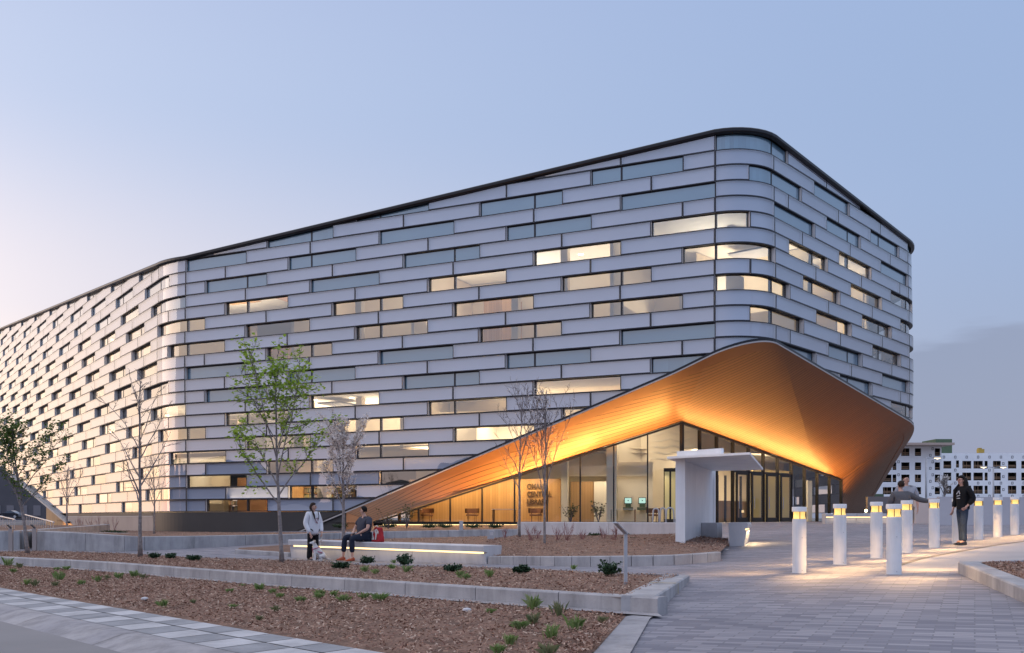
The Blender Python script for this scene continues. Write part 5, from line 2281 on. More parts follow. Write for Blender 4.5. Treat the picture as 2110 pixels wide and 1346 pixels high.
tree_px('young_tree', 'vase-shaped leafless tree with upswept limbs in the entrance bed, hiding part of the sign', 1122, 1127, 27.5, 815, 175, seed=44, r0=.042, fb=.31, nl=15, kind='buds', rise=1.75, twig_n=3.0, leaf_s=.05)


def shrub(px, py, Z, top, w_px, label, seed, leaves=160, m='leaf_b'):
    rr = random.Random(seed)
    b = P(px, py, Z)
    H, W = (py - top) * Z / F, w_px * Z / F / 2
    r_ = thing('shrub', tuple(b), label, 'shrub')
    st, lf = MB(), MB()
    for i in range(9):
        an = rr.uniform(0, 6.28)
        e_ = b + Vector((math.cos(an) * W * rr.uniform(.3, 1), math.sin(an) * W * rr.uniform(.3, 1), H * rr.uniform(.7, 1)))
        mid = b.lerp(e_, .5) + Vector((0, 0, H * .08))
        st.tube([b, mid, e_], [.012, .009, .004], 5, cap=False)
        for _ in range(leaves // 9):
            u = rr.uniform(.4, 1.03)
            p = (b.lerp(mid, u * 2) if u < .5 else mid.lerp(e_, u * 2 - 1)) + Vector((rr.gauss(0, .08), rr.gauss(0, .08), rr.gauss(0, .05)))
            leaf(lf, p, .085, rr, .6)
    st.build('stem', M['twig'], r_)
    lf.build('foliage', M[m], r_)['kind'] = 'stuff'


shrub(838, 1090, 41, 1036, 55, 'leafy bronze shrub on the terrace before the left end of the lobby glass', 3, 200)
shrub(1176, 1078, 36, 1038, 42, 'bronze-leaved shrub behind the pale wall, below the glowing timber niche', 4)
shrub(1233, 1078, 36, 1035, 42, 'bronze-leaved shrub behind the pale wall, left of the two screens', 5)
shrub(800, 1090, 42, 1052, 40, 'sparse leafy shrub on the terrace just right of the seated man', 8, 70)


def stems(px, py, Z, h_px, w_px, label, seed, n=9, col='red_twig', group=None):
    rr = random.Random(seed)
    b = P(px, py, Z)
    H, W = h_px * Z / F, w_px * Z / F / 2
    m_ = MB()
    for i in range(n):
        e_ = b + Vector((rr.uniform(-1, 1) * W, rr.uniform(-1, 1) * W, H * rr.uniform(.55, 1)))
        m_.tube([b + Vector((rr.gauss(0, .03), rr.gauss(0, .03), -.03)), b.lerp(e_, .5) + Vector((rr.gauss(0, .03), 0, .02)), e_], [.007, .006, .003], 4, cap=False)
        for _ in range(2):
            s_ = b.lerp(e_, rr.uniform(.4, .8))
            m_.tube([s_, s_ + (e_ - b) * .3 + Vector((rr.gauss(0, .06), rr.gauss(0, .06), 0))], [.004, .002], 3, cap=False)
    tag(m_.build('twig_shrub', M[col]), label, 'shrub', group)


gT = 'bare red-stemmed shrubs in the entrance bed'
for i, (px, py, h_, w_) in enumerate([(1095, 1116, 38, 30), (1148, 1112, 30, 32), (1168, 1118, 48, 34), (1200, 1116, 26, 16), (1243, 1116, 36, 22), (1262, 1124, 24, 16), (1270, 1112, 34, 18), (1108, 1108, 24, 20), (1040, 1106, 20, 20)]):
    stems(px, py, 30.5 - (py - 1106) * .09, h_, w_, 'bare red-stemmed shrub in the mulch before the pale terrace wall', 60 + i, 9, group=gT)
gT = 'dormant pale shrubs along the tan plinth'
for i, px in enumerate([170, 186, 203, 222, 236, 160]):
    stems(px, 1093, 62 - i * .6, 26 + i % 3 * 4, 18, 'dormant twiggy shrub against the tan stone plinth', 80 + i, 9, 'red_twig', gT)


def juniper(p, w_, h_, seed, label, group):
    rr = random.Random(seed)
    m_ = MB()
    for i in range(34):
        an = rr.uniform(0, 6.28)
        el = rr.uniform(.1, 1.0)
        L = w_ * .5 * rr.uniform(.5, 1.1)
        d = Vector((math.cos(an), math.sin(an), 0))
        for j in range(8):
            u = (j + 1) / 8
            q_ = p + d * L * u + Vector((rr.gauss(0, .02), rr.gauss(0, .02), .02 + h_ * el * u ** .8))
            for _ in range(4):
                leaf(m_, q_ + Vector((rr.gauss(0, .012), rr.gauss(0, .012), rr.gauss(0, .01))), .045, rr, .8)
    tag(m_.build('juniper', M['juniper']), label, 'shrub', group)


def tuft(p, w_, h_, seed, label, group, m='grass', n=46):
    rr = random.Random(seed)
    m_ = MB()
    for i in range(n):
        an = rr.uniform(0, 6.28)
        r_ = abs(rr.gauss(0, .32)) * w_ * .5
        b = p + Vector((math.cos(an) * r_, math.sin(an) * r_, -.01))
        out = Vector((math.cos(an), math.sin(an), 0)) * w_ * rr.uniform(.1, .55)
        h2 = h_ * rr.uniform(.5, 1.1)
        mid = b + out * .35 + Vector((0, 0, h2 * .65))
        e_ = b + out + Vector((rr.gauss(0, .02), rr.gauss(0, .02), h2 * rr.uniform(.7, 1)))
        s_ = Vector((-math.sin(an), math.cos(an), 0)) * .006
        m_.poly([b - s_, b + s_, mid + s_ * .8, e_, mid - s_ * .8])
    tag(m_.build('grass_tuft', M[m]), label, 'grass tuft', group)


gJ = 'low junipers in the long bed'
for i, (px, py, w_) in enumerate([(352, 1151, 22), (400, 1155, 30), (703, 1172, 40), (757, 1160, 30), (832, 1164, 36), (932, 1178, 36), (1075, 1180, 40), (1256, 1184, 62), (318, 1150, 26)]):
    q_ = G(px, py, .15)
    juniper(q_, w_ * q_.y / F * .85, .11 + (.10 if i in (7, 4) else 0), 100 + i, 'low spreading dark green juniper in the long bed behind the planter wall', gJ)
gJ = 'low junipers in the entrance bed'
for i, (px, py, w_) in enumerate([(1226, 1108, 26), (1243, 1106, 22), (1300, 1110, 26), (1296, 1119, 28), (1345, 1104, 26), (1365, 1110, 28), (1325, 1124, 28), (1358, 1122, 32), (1395, 1107, 24), (1375, 1129, 20)]):
    Z = 24.6 + (1140 - py) * .24
    q_ = P(px, py, Z)
    juniper(q_, w_ * Z / F, .13, 120 + i, 'low dark juniper in the entrance bed before the pale wall', gJ)
gJ = 'ground-hugging junipers on the terrace'
for i, (px, Z) in enumerate([(215, 50), (232, 50), (247, 49), (700, 44), (800, 44), (885, 43), (915, 44), (975, 43), (1020, 43)]):
    q_ = P(px, 1100 if i < 3 else 1087.5, Z)
    juniper(q_, .8, .16, 140 + i, 'small dark juniper on the terrace behind the retaining wall', gJ)

gG = 'grass tufts in the street bed'
A_tufts = [(17, 1166, 22, 0), (40, 1170, 14, 1), (28, 1180, 16, 2), (116, 1175, 12, 2), (136, 1174, 14, 2), (122, 1196, 24, 0), (54, 1206, 18, 0), (72, 1208, 20, 1), (114, 1209, 16, 1), (166, 1205, 14, 0), (203, 1198, 16, 0), (221, 1194, 14, 1), (244, 1192, 16, 0), (276, 1189, 18, 0), (294, 1192, 14, 1),
           (338, 1250, 20, 0), (399, 1243, 12, 1), (479, 1252, 14, 2), (474, 1220, 14, 2), (500, 1208, 10, 2), (536, 1216, 26, 2), (562, 1221, 16, 2), (576, 1231, 18, 2), (582, 1215, 14, 2), (534, 1278, 14, 1), (569, 1259, 16, 1), (619, 1239, 20, 2), (656, 1232, 20, 2), (660, 1225, 18, 2), (687, 1227, 18, 2), (708, 1238, 24, 2), (750, 1233, 22, 2), (783, 1237, 28, 2),
           (1010, 1262, 16, 2), (1098, 1254, 36, 0), (1152, 1267, 36, 1), (1070, 1294, 28, 2), (1100, 1284, 28, 1), (1189, 1296, 34, 0), (1137, 1314, 36, 0), (1050, 1326, 26, 0), (1028, 1345, 34, 2), (1240, 1282, 18, 1), (1128, 1350, 34, 1)]
for i, (px, py, w_, kd) in enumerate(A_tufts):
    q_ = G(px, py, .03)
    s_ = w_ * q_.y / F
    lab = ['tuft of loose green grass in the mulch of the street bed', 'tuft of pale straw-green grass in the mulch of the street bed', 'small bright green clump in the mulch of the street bed'][kd]
    tuft(q_, s_ * 1.1, s_ * (1.0, .95, .7)[kd], 200 + i, lab, gG + (', green', ', pale', ', bright')[kd], 'grass_y' if kd == 1 else 'grass', 90 if kd == 2 else 60)
gG = 'grass tufts in the long bed'
for i, (px, py, w_) in enumerate([(752, 1177, 20), (773, 1181, 16), (808, 1171, 14), (838, 1178, 22), (947, 1187, 20), (960, 1192, 18), (1010, 1187, 22), (812, 1160, 12), (1182, 1172, 14)]):
    q_ = G(px, py, .17)
    s_ = w_ * q_.y / F
    tuft(q_, s_ * 1.15, s_ * .8, 300 + i, 'tuft of light green grass in the long bed behind the planter wall', gG, 'grass', 60)
# a pale stone lying in the street bed
for px, py, lab in ((962, 1257, 'pale round stone in the mulch near the planter wall'), (298, 1234, 'small pale stone in the left part of the street bed')):
    q_ = G(px, py, .05)
    m_ = MB()
    m_.ball(q_, (.06, .045, .03), nu=8, nv=5)
    tag(m_.build('stone', M['concrete_w']), lab, 'stone')

# ---------------------------------------------------------------- people and the dog
def skin(name, joints, edges, m, parent, sub=2, root=0, flat=None):
    """joints: {name: ((x, y, z), r)}; one continuous surface grown over the edges"""
    keys = list(joints)
    idx = {k: i for i, k in enumerate(keys)}
    me = bpy.data.meshes.new(name)
    me.from_pydata([joints[k][0] for k in keys], [(idx[a], idx[b]) for a, b in edges], [])
    o = bpy.data.objects.new(name, me)
    COL.objects.link(o)
    md = o.modifiers.new('s', 'SKIN')
    md.use_smooth_shade = True
    for i, k in enumerate(keys):
        r_ = joints[k][1]
        me.skin_vertices[0].data[i].radius = r_ if isinstance(r_, tuple) else (r_, r_)
        me.skin_vertices[0].data[i].use_root = (i == root)
    sb = o.modifiers.new('u', 'SUBSURF')
    sb.levels = sub
    sb.render_levels = sub
    bpy.context.view_layer.update()
    ev = o.evaluated_get(bpy.context.evaluated_depsgraph_get())
    me2 = bpy.data.meshes.new_from_object(ev)
    me2.name = name
    bpy.data.objects.remove(o)
    me2.materials.clear()
    me2.materials.append(m)
    me2.polygons.foreach_set('use_smooth', [True] * len(me2.polygons))
    o = bpy.data.objects.new(name, me2)
    COL.objects.link(o)
    o.parent = parent
    return o


M['skin'] = mat('skin', (.52, .29, .22), .5, 0, (.56, .32, .245), 9, sheen=.1)
M['hair_b'] = mat('dark_brown_hair', (.018, .010, .008), .55, 0, (.036, .02, .014), 60, spec=.15)
M['hair_k'] = mat('black_hair', (.006, .005, .006), .55, 0, (.016, .012, .011), 60, spec=.15)
M['eye'] = mat('eye_dark', (.02, .015, .012), .3)
M['lips'] = mat('lips', (.36, .15, .13), .5)


def cloth(name, c, c2=None, sc=8):
    return mat(name, c, .85, 0, c2 or tuple(x * .8 for x in c), sc, 5, bump=.45, bscale=9, spec=.25)


class Fig:
    """A standing or seated figure laid out from joints; local axes: forward is -y, left hand is +x"""

    def __init__(s, root, H):
        s.r, s.H = root, H
        s.j = {}

    def hand(s, J, E_, wrist, fdir, side, curl=.5, r=.0085):
        f = Vector(fdir).normalized()
        sd = Vector(side).normalized()
        nrm = f.cross(sd).normalized()
        w = Vector(wrist)
        pre = 'h%d' % len(J)
        J[pre + 'p'] = (tuple(w + f * .05), (.026, .017))
        E_.append((s.cur, pre + 'p'))
        for k, (o_, L) in enumerate(((-.03, .068), (-.01, .078), (.010, .074), (.028, .058))):
            a = w + f * .088 + sd * o_
            b = a + (f * (1 - curl * .35) + nrm * curl * .5).normalized() * L * .5
            c = b + (f * (1 - curl * .9) + nrm * curl).normalized() * L * .5
            J[pre + 'k%d' % k] = (tuple(a), (r * 1.1, r * 1.1))
            J[pre + 'm%d' % k] = (tuple(b), (r, r))
            J[pre + 't%d' % k] = (tuple(c), (r * .8, r * .8))
            E_ += [(pre + 'p', pre + 'k%d' % k), (pre + 'k%d' % k, pre + 'm%d' % k), (pre + 'm%d' % k, pre + 't%d' % k)]
        a = w + f * .035 - sd * .03
        b = a + (f * .75 - sd * .5 + nrm * .35).normalized() * .035
        c = b + (f * .95 + nrm * .45).normalized() * .028
        J[pre + 'a'] = (tuple(a), (r * 1.3, r * 1.3))
        J[pre + 'b'] = (tuple(b), (r * 1.15, r * 1.15))
        J[pre + 'c'] = (tuple(c), (r * .9, r * .9))
        E_ += [(pre + 'p', pre + 'a'), (pre + 'a', pre + 'b'), (pre + 'b', pre + 'c')]

    def body(s, pelvis, chest, neck, head, look, arms, legs, fat=1.0, headr=.098):
        """arms/legs: list of dict of joints; look: unit direction of the face"""
        V_ = Vector
        H = s.H / 1.7
        look = V_(look).normalized()
        J, E_ = {}, []
        pv, ch, nk, hd = V_(pelvis), V_(chest), V_(neck), V_(head)
        J['pelvis'] = (tuple(pv), (.135 * fat * H, .10 * fat * H))
        J['waist'] = (tuple(pv.lerp(ch, .5)), (.125 * fat * H, .095 * fat * H))
        J['chest'] = (tuple(ch), (.14 * fat * H, .10 * fat * H))
        J['neckb'] = (tuple(ch.lerp(nk, .6)), (.075 * H, .07 * H))
        J['neck'] = (tuple(nk), (.048 * H, .048 * H))
        J['jaw'] = (tuple(hd - V_((0, 0, .05)) + look * .022), (.056, .058))
        J['face'] = (tuple(hd + look * .012), (.071, .078))
        J['crown'] = (tuple(hd + V_((0, 0, .06)) - look * .006), (.066, .074))
        E_ += [('pelvis', 'waist'), ('waist', 'chest'), ('chest', 'neckb'), ('neckb', 'neck'), ('neck', 'jaw'), ('jaw', 'face'), ('face', 'crown')]
        for i, a in enumerate(arms):
            J['sh%d' % i] = (tuple(a['sh']), (.062 * H, .062 * H))
            J['el%d' % i] = (tuple(a['el']), (.042 * H, .042 * H))
            J['fm%d' % i] = (tuple(V_(a['el']).lerp(V_(a['wr']), .35)), (.040 * H, .040 * H))
            J['wr%d' % i] = (tuple(a['wr']), (.026, .022))
            E_ += [('chest', 'sh%d' % i), ('sh%d' % i, 'el%d' % i), ('el%d' % i, 'fm%d' % i), ('fm%d' % i, 'wr%d' % i)]
            s.cur = 'wr%d' % i
            s.hand(J, E_, a['wr'], a.get('dir', V_(a['wr']) - V_(a['el'])), a.get('side', (0, 1, 0)), a.get('curl', .5))
        for i, l in enumerate(legs):
            J['hip%d' % i] = (tuple(l['hip']), (.088 * fat * H, .088 * fat * H))
            J['kn%d' % i] = (tuple(l['kn']), (.056 * H, .056 * H))
            J['cf%d' % i] = (tuple(V_(l['kn']).lerp(V_(l['an']), .3)), (.054 * H, .054 * H))
            J['an%d' % i] = (tuple(l['an']), (.036, .036))
            J['toe%d' % i] = (tuple(l['toe']), (.036, .026))
            E_ += [('pelvis', 'hip%d' % i), ('hip%d' % i, 'kn%d' % i), ('kn%d' % i, 'cf%d' % i), ('cf%d' % i, 'an%d' % i), ('an%d' % i, 'toe%d' % i)]
        s.J, s.E, s.look, s.hd = J, E_, look, hd
        b = skin('body', J, E_, M['skin'], s.r)
        # face: nose, eyes, brows, mouth, ears
        side = look.cross(V_((0, 0, 1))).normalized()
        fm = MB()
        n0 = hd + look * .083
        fm.tube([n0 + V_((0, 0, .022)), n0 + look * .012 + V_((0, 0, -.004)), n0 + look * .018 + V_((0, 0, -.018)), n0 + V_((0, 0, -.026))], [.008, .010, .013, .008], 8)
        for sg in (-1, 1):
            c = hd + side * sg * .072 - look * .005 - V_((0, 0, .008))
            fm.ball(tuple(c), (.014, .014, .03), nu=8, nv=6)
        fm.build('ear_and_nose', M['skin'], s.r, smooth=True)
        em = MB()
        for sg in (-1, 1):
            c = hd + look * .076 + side * sg * .031 + V_((0, 0, .018))
            em = MB()
            em.ball(tuple(c), .0095, nu=8, nv=6)
            c2 = hd + look * .079 + side * sg * .031 + V_((0, 0, .038))
            em.bar(tuple(c2 - side * .016), tuple(c2 + side * .016), .008, .006)
            em.build('eye', M['eye'], s.r)
        lm = MB()
        c = hd + look * .076 - V_((0, 0, .045))
        lm.ball(tuple(c), (.02 if abs(side.x) > .5 else .01, .02 if abs(side.y) > .5 else .01, .008), nu=8, nv=5)
        lm.build('mouth', M['lips'], s.r)
        return b

    def hair(s, m, back=.0, bald=False, low=.0):
        V_ = Vector
        k = MB()
        hd, lk = s.hd, s.look
        rz = math.atan2(lk.y, lk.x)
        nu, nv = 18, 12
        base = len(k.v)
        rr = random.Random(3)
        cx = hd + V_((0, 0, .034)) - lk * .012
        ca, sa = math.cos(rz), math.sin(rz)
        for i in range(nv + 1):
            th = math.pi * .78 * i / nv
            for j in range(nu):
                ph = 2 * math.pi * j / nu
                fr = math.cos(ph)                       # +1 toward the face
                lim = math.pi * (.36 if fr > .35 else .52 if fr > -.1 else .70)
                t = min(th, lim)
                e = .004 * math.sin(9 * ph + 3 * i)
                x, y, z = (.094 + e) * math.sin(t) * math.cos(ph), (.083 + e) * math.sin(t) * math.sin(ph), (.099 + e) * math.cos(t)
                k.v.append((cx.x + x * ca - y * sa, cx.y + x * sa + y * ca, cx.z + z))
        for i in range(nv):
            for j in range(nu):
                k.f.append((base + i * nu + j, base + (i + 1) * nu + j, base + (i + 1) * nu + (j + 1) % nu, base + i * nu + (j + 1) % nu))
                k.m.append(0)
        return k.build('hair', m, s.r, smooth=True)


def rot(v, a):
    return (v[0] * math.cos(a) - v[1] * math.sin(a), v[0] * math.sin(a) + v[1] * math.cos(a), v[2])


def shoe(root, an, toe, m, h=.09, name='shoe', sole=None):
    an, toe = Vector(an), Vector(toe)
    d = (toe - an)
    d.z = 0
    d.normalize()
    m_ = MB()
    z0 = min(an.z, toe.z) - .062
    for k, (t, w_, hh) in enumerate(((-.06, .034, .085), (0, .042, h), (.07, .045, .075), (.14, .05, .055), (.19, .042, .042), (.215, .02, .03))):
        c = an + d * t
        s_ = Vector((-d.y, d.x, 0)) * w_
        b = len(m_.v)
        for a in range(8):
            an_ = math.pi * a / 7
            m_.v.append((c.x + s_.x * math.cos(an_), c.y + s_.y * math.cos(an_), z0 + hh * math.sin(an_) ** .6 + .002))
        if k:
            for a in range(7):
                m_.f.append((b - 8 + a, b - 7 + a, b + 1 + a, b + a))
                m_.m.append(0)
            m_.f.append((b - 8, b, b + 7, b - 1))
            m_.m.append(0)
        else:
            m_.f.append(tuple(b + a for a in range(8)))
            m_.m.append(0)
    m_.f.append(tuple(len(m_.v) - 8 + a for a in range(8))[::-1])
    m_.m.append(0)
    return m_.build(name, m, root, smooth=True)


def person(px, feet_py, Z, H, yaw, label, z=None):
    q_ = P(px, feet_py, Z)
    zz = q_.z if z is None else z
    o = thing('person', (q_.x, q_.y, zz), label, 'person', rz=yaw if yaw else 1e-6)
    ORG[o.name] = None
    return o


def stand_legs(H, w=.09, bend=0.0, fwd=.02):
    h = H / 1.7
    out = []
    for sg, f in ((1, fwd), (-1, -fwd)):
        out.append(dict(hip=(sg * w * h, 0, .86 * h), kn=(sg * (w + .005) * h, -f - .02 * bend, .47 * h), an=(sg * (w + .01) * h, f * -1 + .02, .075), toe=(sg * (w + .03) * h, -f - .12, .045)))
    return out


# --- woman in the white sweatshirt with the dog
H = 1.63
wq = G(645, 1154.5)
wZ = wq.y
r_ = person(645, 1154.5, wZ, H, R(48), 'person standing in an oversized white sweatshirt and black trousers, holding a leash')
r_.scale = (.945, .945, .945)
f = Fig(r_, H)
lk = rot((0, -1, 0), R(30))
arms = [dict(sh=(.17, 0, 1.34), el=(.24, -.02, 1.06), wr=(.16, -.20, .78), dir=(-.35, -.5, -.7), side=(0, -.5, .5), curl=.9),
        dict(sh=(-.17, 0, 1.34), el=(-.25, .02, 1.06), wr=(-.21, -.15, .76), dir=(.3, -.4, -.8), side=(0, -.5, .5), curl=.9)]
f.body((0, 0, .90), (0, .01, 1.26), (0, -.005, 1.42), (0, -.02, 1.53), lk, arms, stand_legs(H), .92)
C_ws = cloth('white_sweatshirt', (.70, .70, .74), (.62, .62, .67), 5)
J = {'z': ((0, .0, .70), (.20, .17)), 'a': ((0, .0, .86), (.21, .175)), 'b': ((0, .0, 1.02), (.215, .175)), 'c': ((0, .01, 1.24), (.19, .145)), 'd': ((0, .005, 1.37), (.10, .085)),
     's0': ((.175, 0, 1.33), (.085, .085)), 'e0': ((.245, -.02, 1.06), (.082, .082)), 'w0': ((.17, -.18, .81), (.055, .055)),
     's1': ((-.175, 0, 1.33), (.085, .085)), 'e1': ((-.255, .02, 1.06), (.082, .082)), 'w1': ((-.215, -.13, .79), (.055, .055))}
skin('sweatshirt', J, [('z', 'a'), ('a', 'b'), ('b', 'c'), ('c', 'd'), ('c', 's0'), ('s0', 'e0'), ('e0', 'w0'), ('c', 's1'), ('s1', 'e1'), ('e1', 'w1')], C_ws, r_)
mk = MB()
for a, b in (((-.05, 1.16), (.03, 1.22)), ((.03, 1.22), (.05, 1.12)), ((-.04, 1.10), (.04, 1.06)), ((-.05, 1.16), (.04, 1.06))):
    mk.bar((a[0], -.168, a[1]), (b[0], -.172, b[1]), .012, .012)
mk.build('chest_print', cloth('muted_red_print', (.28, .10, .13)), r_)
C_bk = cloth('black_trousers', (.009, .008, .011))
lg = stand_legs(H)
J = {'p': ((0, 0, .90), (.14, .11))}
Ed = []
for i, l in enumerate(lg):
    J['h%d' % i] = (l['hip'], (.10, .10))
    J['k%d' % i] = (l['kn'], (.082, .082))
    J['a%d' % i] = ((l['an'][0], l['an'][1], .10), (.088, .085))
    J['b%d' % i] = ((l['an'][0], l['an'][1] - .01, .035), (.09, .088))
    Ed += [('p', 'h%d' % i), ('h%d' % i, 'k%d' % i), ('k%d' % i, 'a%d' % i), ('a%d' % i, 'b%d' % i)]
skin('trousers', J, Ed, C_bk, r_)
M['shoe_k'] = mat('black_shoe', (.015, .014, .015), .5)
for l in lg:
    shoe(r_, l['an'], l['toe'], M['shoe_k'])
f.hair(M['hair_b'])
br = MB()
hd = f.hd
b0_ = Vector(hd) - Vector(lk) * .085
br.tube([b0_ + Vector((0, 0, .02)), b0_ + Vector((.0, .0, -.06)), Vector((-.06, -.06, 1.40)), Vector((-.085, -.16, 1.30)), Vector((-.07, -.19, 1.18))], [.045, .035, .028, .026, .018], 8)
br.build('braid', M['hair_b'], r_, smooth=True)
ld = MB()
ld.tube([(.10, -.10, 1.40), (.08, -.17, 1.28), (.05, -.19, 1.17)], .012, 6)
ld.build('lanyard', C_bk, r_)

# --- dog
dg = G(656, 1156)
rd = thing('dog', tuple(dg), 'small white dog sitting on the walk in a pink harness', 'dog', rz=R(-62))
M['fur'] = mat('white_fur', (.72, .68, .67), .9, 0, (.60, .56, .55), 12, bump=.6, bscale=50, sheen=.4)
J = {'rump': ((0, .14, .13), (.105, .10)), 'mid': ((0, .03, .22), (.10, .095)), 'chest': ((0, -.07, .32), (.085, .085)), 'neck': ((0, -.10, .42), (.055, .055)), 'skull': ((0, -.13, .50), (.062, .06)), 'muz': ((0, -.20, .485), (.032, .03)), 'nose': ((0, -.245, .478), (.022, .02)),
     'fl0': ((.05, -.10, .20), (.036, .036)), 'fk0': ((.052, -.095, .10), (.026, .026)), 'fp0': ((.052, -.105, .02), (.026, .02)), 'ft0': ((.052, -.14, .018), (.026, .018)),
     'fl1': ((-.05, -.10, .20), (.036, .036)), 'fk1': ((-.052, -.095, .10), (.026, .026)), 'fp1': ((-.052, -.105, .02), (.026, .02)), 'ft1': ((-.052, -.14, .018), (.026, .018)),
     'th0': ((.09, .10, .13), (.07, .07)), 'kn0': ((.10, .0, .13), (.042, .042)), 'hk0': ((.09, .08, .03), (.026, .024)), 'hp0': ((.095, -.02, .02), (.026, .018)),
     'th1': ((-.09, .10, .13), (.07, .07)), 'kn1': ((-.10, .0, .13), (.042, .042)), 'hk1': ((-.09, .08, .03), (.026, .024)), 'hp1': ((-.095, -.02, .02), (.026, .018)),
     't1': ((0, .25, .05), (.024, .024)), 't2': ((.05, .33, .03), (.016, .016))}
Ed = [('rump', 'mid'), ('mid', 'chest'), ('chest', 'neck'), ('neck', 'skull'), ('skull', 'muz'), ('muz', 'nose'), ('rump', 't1'), ('t1', 't2')]
for i in '01':
    Ed += [('chest', 'fl' + i), ('fl' + i, 'fk' + i), ('fk' + i, 'fp' + i), ('fp' + i, 'ft' + i), ('rump', 'th' + i), ('th' + i, 'kn' + i), ('kn' + i, 'hk' + i), ('hk' + i, 'hp' + i)]
skin('body', J, Ed, M['fur'], rd)
em = MB()
for sg in (-1, 1):
    em.tube([(sg * .045, -.11, .545), (sg * .075, -.11, .53), (sg * .078, -.125, .475)], [.022, .024, .010], 6)
em.build('ear', mat('tan_dog_ear', (.45, .36, .30), .9), rd, smooth=True)
em = MB()
em.ball((0, -.266, .482), (.014, .011, .011), nu=8, nv=5)
for sg in (-1, 1):
    em.ball((sg * .028, -.183, .512), .009, nu=8, nv=5)
em.build('eyes_and_nose', M['eye'], rd)
hm = MB()
for r0, z0, y0 in ((.092, .345, -.072), (.105, .235, .012)):
    k_ = 14
    hm.tube([(r0 * math.cos(2 * math.pi * i / k_), y0 + r0 * .95 * math.sin(2 * math.pi * i / k_), z0 + .03 * math.sin(2 * math.pi * i / k_) * (1 if z0 > .3 else -1)) for i in range(k_ + 1)], .012, 5)
hm.bar((0, -.165, .33), (0, -.135, .22), .03, .014)
hm.build('harness', cloth('pink_harness', (.48, .12, .20)), rd)
# leash from her hand to the harness
hw = r_.matrix_basis if False else Matrix.Translation(r_.location) @ Matrix.Rotation(r_.rotation_euler[2], 4, 'Z')
h0 = hw @ (Vector((.14, -.25, .72)) * .945)
hdg = Matrix.Translation(rd.location) @ Matrix.Rotation(rd.rotation_euler[2], 4, 'Z')
h1 = hdg @ Vector((0, .03, .34))
ls = MB()
ls.tube([h0 + Vector((0, 0, .05)), h0, h0.lerp(h1, .5) + Vector((0, 0, -.03)), h1], [.009, .009, .009, .009], 6)
ls.ball(tuple(h0.lerp(h1, .45)), (.03, .025, .055), nu=8, nv=6)
tag(ls.build('leash', cloth('pale_leash', (.55, .48, .44))), 'pale leash with a small bag pouch between the hand and the white dog', 'leash')

# --- man seated on the long bench
mz = P(748, 1156, 25.9)
bq = bl.lerp(br_, (765 - 600) / 403.0)
seat = (EYE - (1112 - YH) * bl.y / F) * (1 - .37) + (EYE - (1124.5 - YH) * br_.y / F) * .37
zf = g(bq.x, bq.y - .3)
zf = max(zf, seat - .50)
yaw = math.atan2((br_ - bl).y, (br_ - bl).x) + R(-14)
r_ = thing('person', (bq.x + .03, bq.y + .14, zf), 'person in a grey short-sleeved shirt and orange shoes sitting on the long bench', 'person', rz=yaw)
H = 1.78
sz = seat - zf
f = Fig(r_, H)
lk = rot((0, -1, 0), R(-50) - yaw * .0)
leg0 = dict(hip=(.12, -.04, sz + .12), kn=(.16, -.47, sz + .10), an=(.14, -.44, .095), toe=(.17, -.56, .06))
leg1 = dict(hip=(-.12, -.04, sz + .12), kn=(-.25, -.46, sz + .11), an=(-.27, -.50, .095), toe=(-.40, -.56, .06))
arms = [dict(sh=(.235, .02, sz + .60), el=(.33, -.10, sz + .34), wr=(.08, -.27, sz + .20), dir=(-.8, -.3, -.1), side=(0, -.4, .6), curl=1.0),
        dict(sh=(-.235, .0, sz + .60), el=(-.33, -.12, sz + .34), wr=(-.10, -.30, sz + .19), dir=(.75, -.4, -.1), side=(0, .5, .6), curl=1.0)]
f.body((0, 0, sz + .13), (0, .01, sz + .48), (0, -.02, sz + .70), (0, -.04, sz + .82), lk, arms, [leg0, leg1], 1.22)
C_gs = cloth('grey_blue_shirt', (.062, .064, .088), (.045, .046, .065), 6)
J = {'a': ((0, -.01, sz + .10), (.19, .165)), 'b': ((0, -.035, sz + .26), (.205, .185)), 'c': ((0, .0, sz + .47), (.195, .145)), 'd': ((0, .0, sz + .63), (.105, .085)), 'k': ((0, -.01, sz + .68), (.068, .064)),
     's0': ((.22, .02, sz + .59), (.088, .088)), 'e0': ((.30, -.06, sz + .42), (.088, .088)), 's1': ((-.22, .0, sz + .59), (.088, .088)), 'e1': ((-.30, -.08, sz + .42), (.088, .088))}
skin('shirt', J, [('a', 'b'), ('b', 'c'), ('c', 'd'), ('d', 'k'), ('c', 's0'), ('s0', 'e0'), ('c', 's1'), ('s1', 'e1')], C_gs, r_)
C_jn = cloth('dark_jeans', (.012, .016, .032), (.02, .026, .045), 9)
J = {'p': ((0, .0, sz + .10), (.17, .13))}
Ed = []
for i, l in enumerate((leg0, leg1)):
    J['h%d' % i] = (l['hip'], (.14, .125))
    J['t%d' % i] = (tuple(Vector(l['hip']).lerp(Vector(l['kn']), .5)), (.115, .11))
    J['k%d' % i] = (l['kn'], (.088, .088))
    an = Vector(l['kn']).lerp(Vector(l['an']), .78)
    J['a%d' % i] = (tuple(an), (.070, .070))
    Ed += [('p', 'h%d' % i), ('h%d' % i, 't%d' % i), ('t%d' % i, 'k%d' % i), ('k%d' % i, 'a%d' % i)]
skin('jeans', J, Ed, C_jn, r_)
M['shoe_o'] = mat('orange_suede_shoe', (.42, .085, .03), .8, 0, (.34, .065, .03), 12)
for l in (leg0, leg1):
    shoe(r_, l['an'], l['toe'], M['shoe_o'], .12)
f.hair(M['hair_k'])
ph = MB()
ph.box((-.01, -.34, sz + .21), (.10, .06, .02), 0, tilt=Matrix.Rotation(R(25), 3, 'X'))
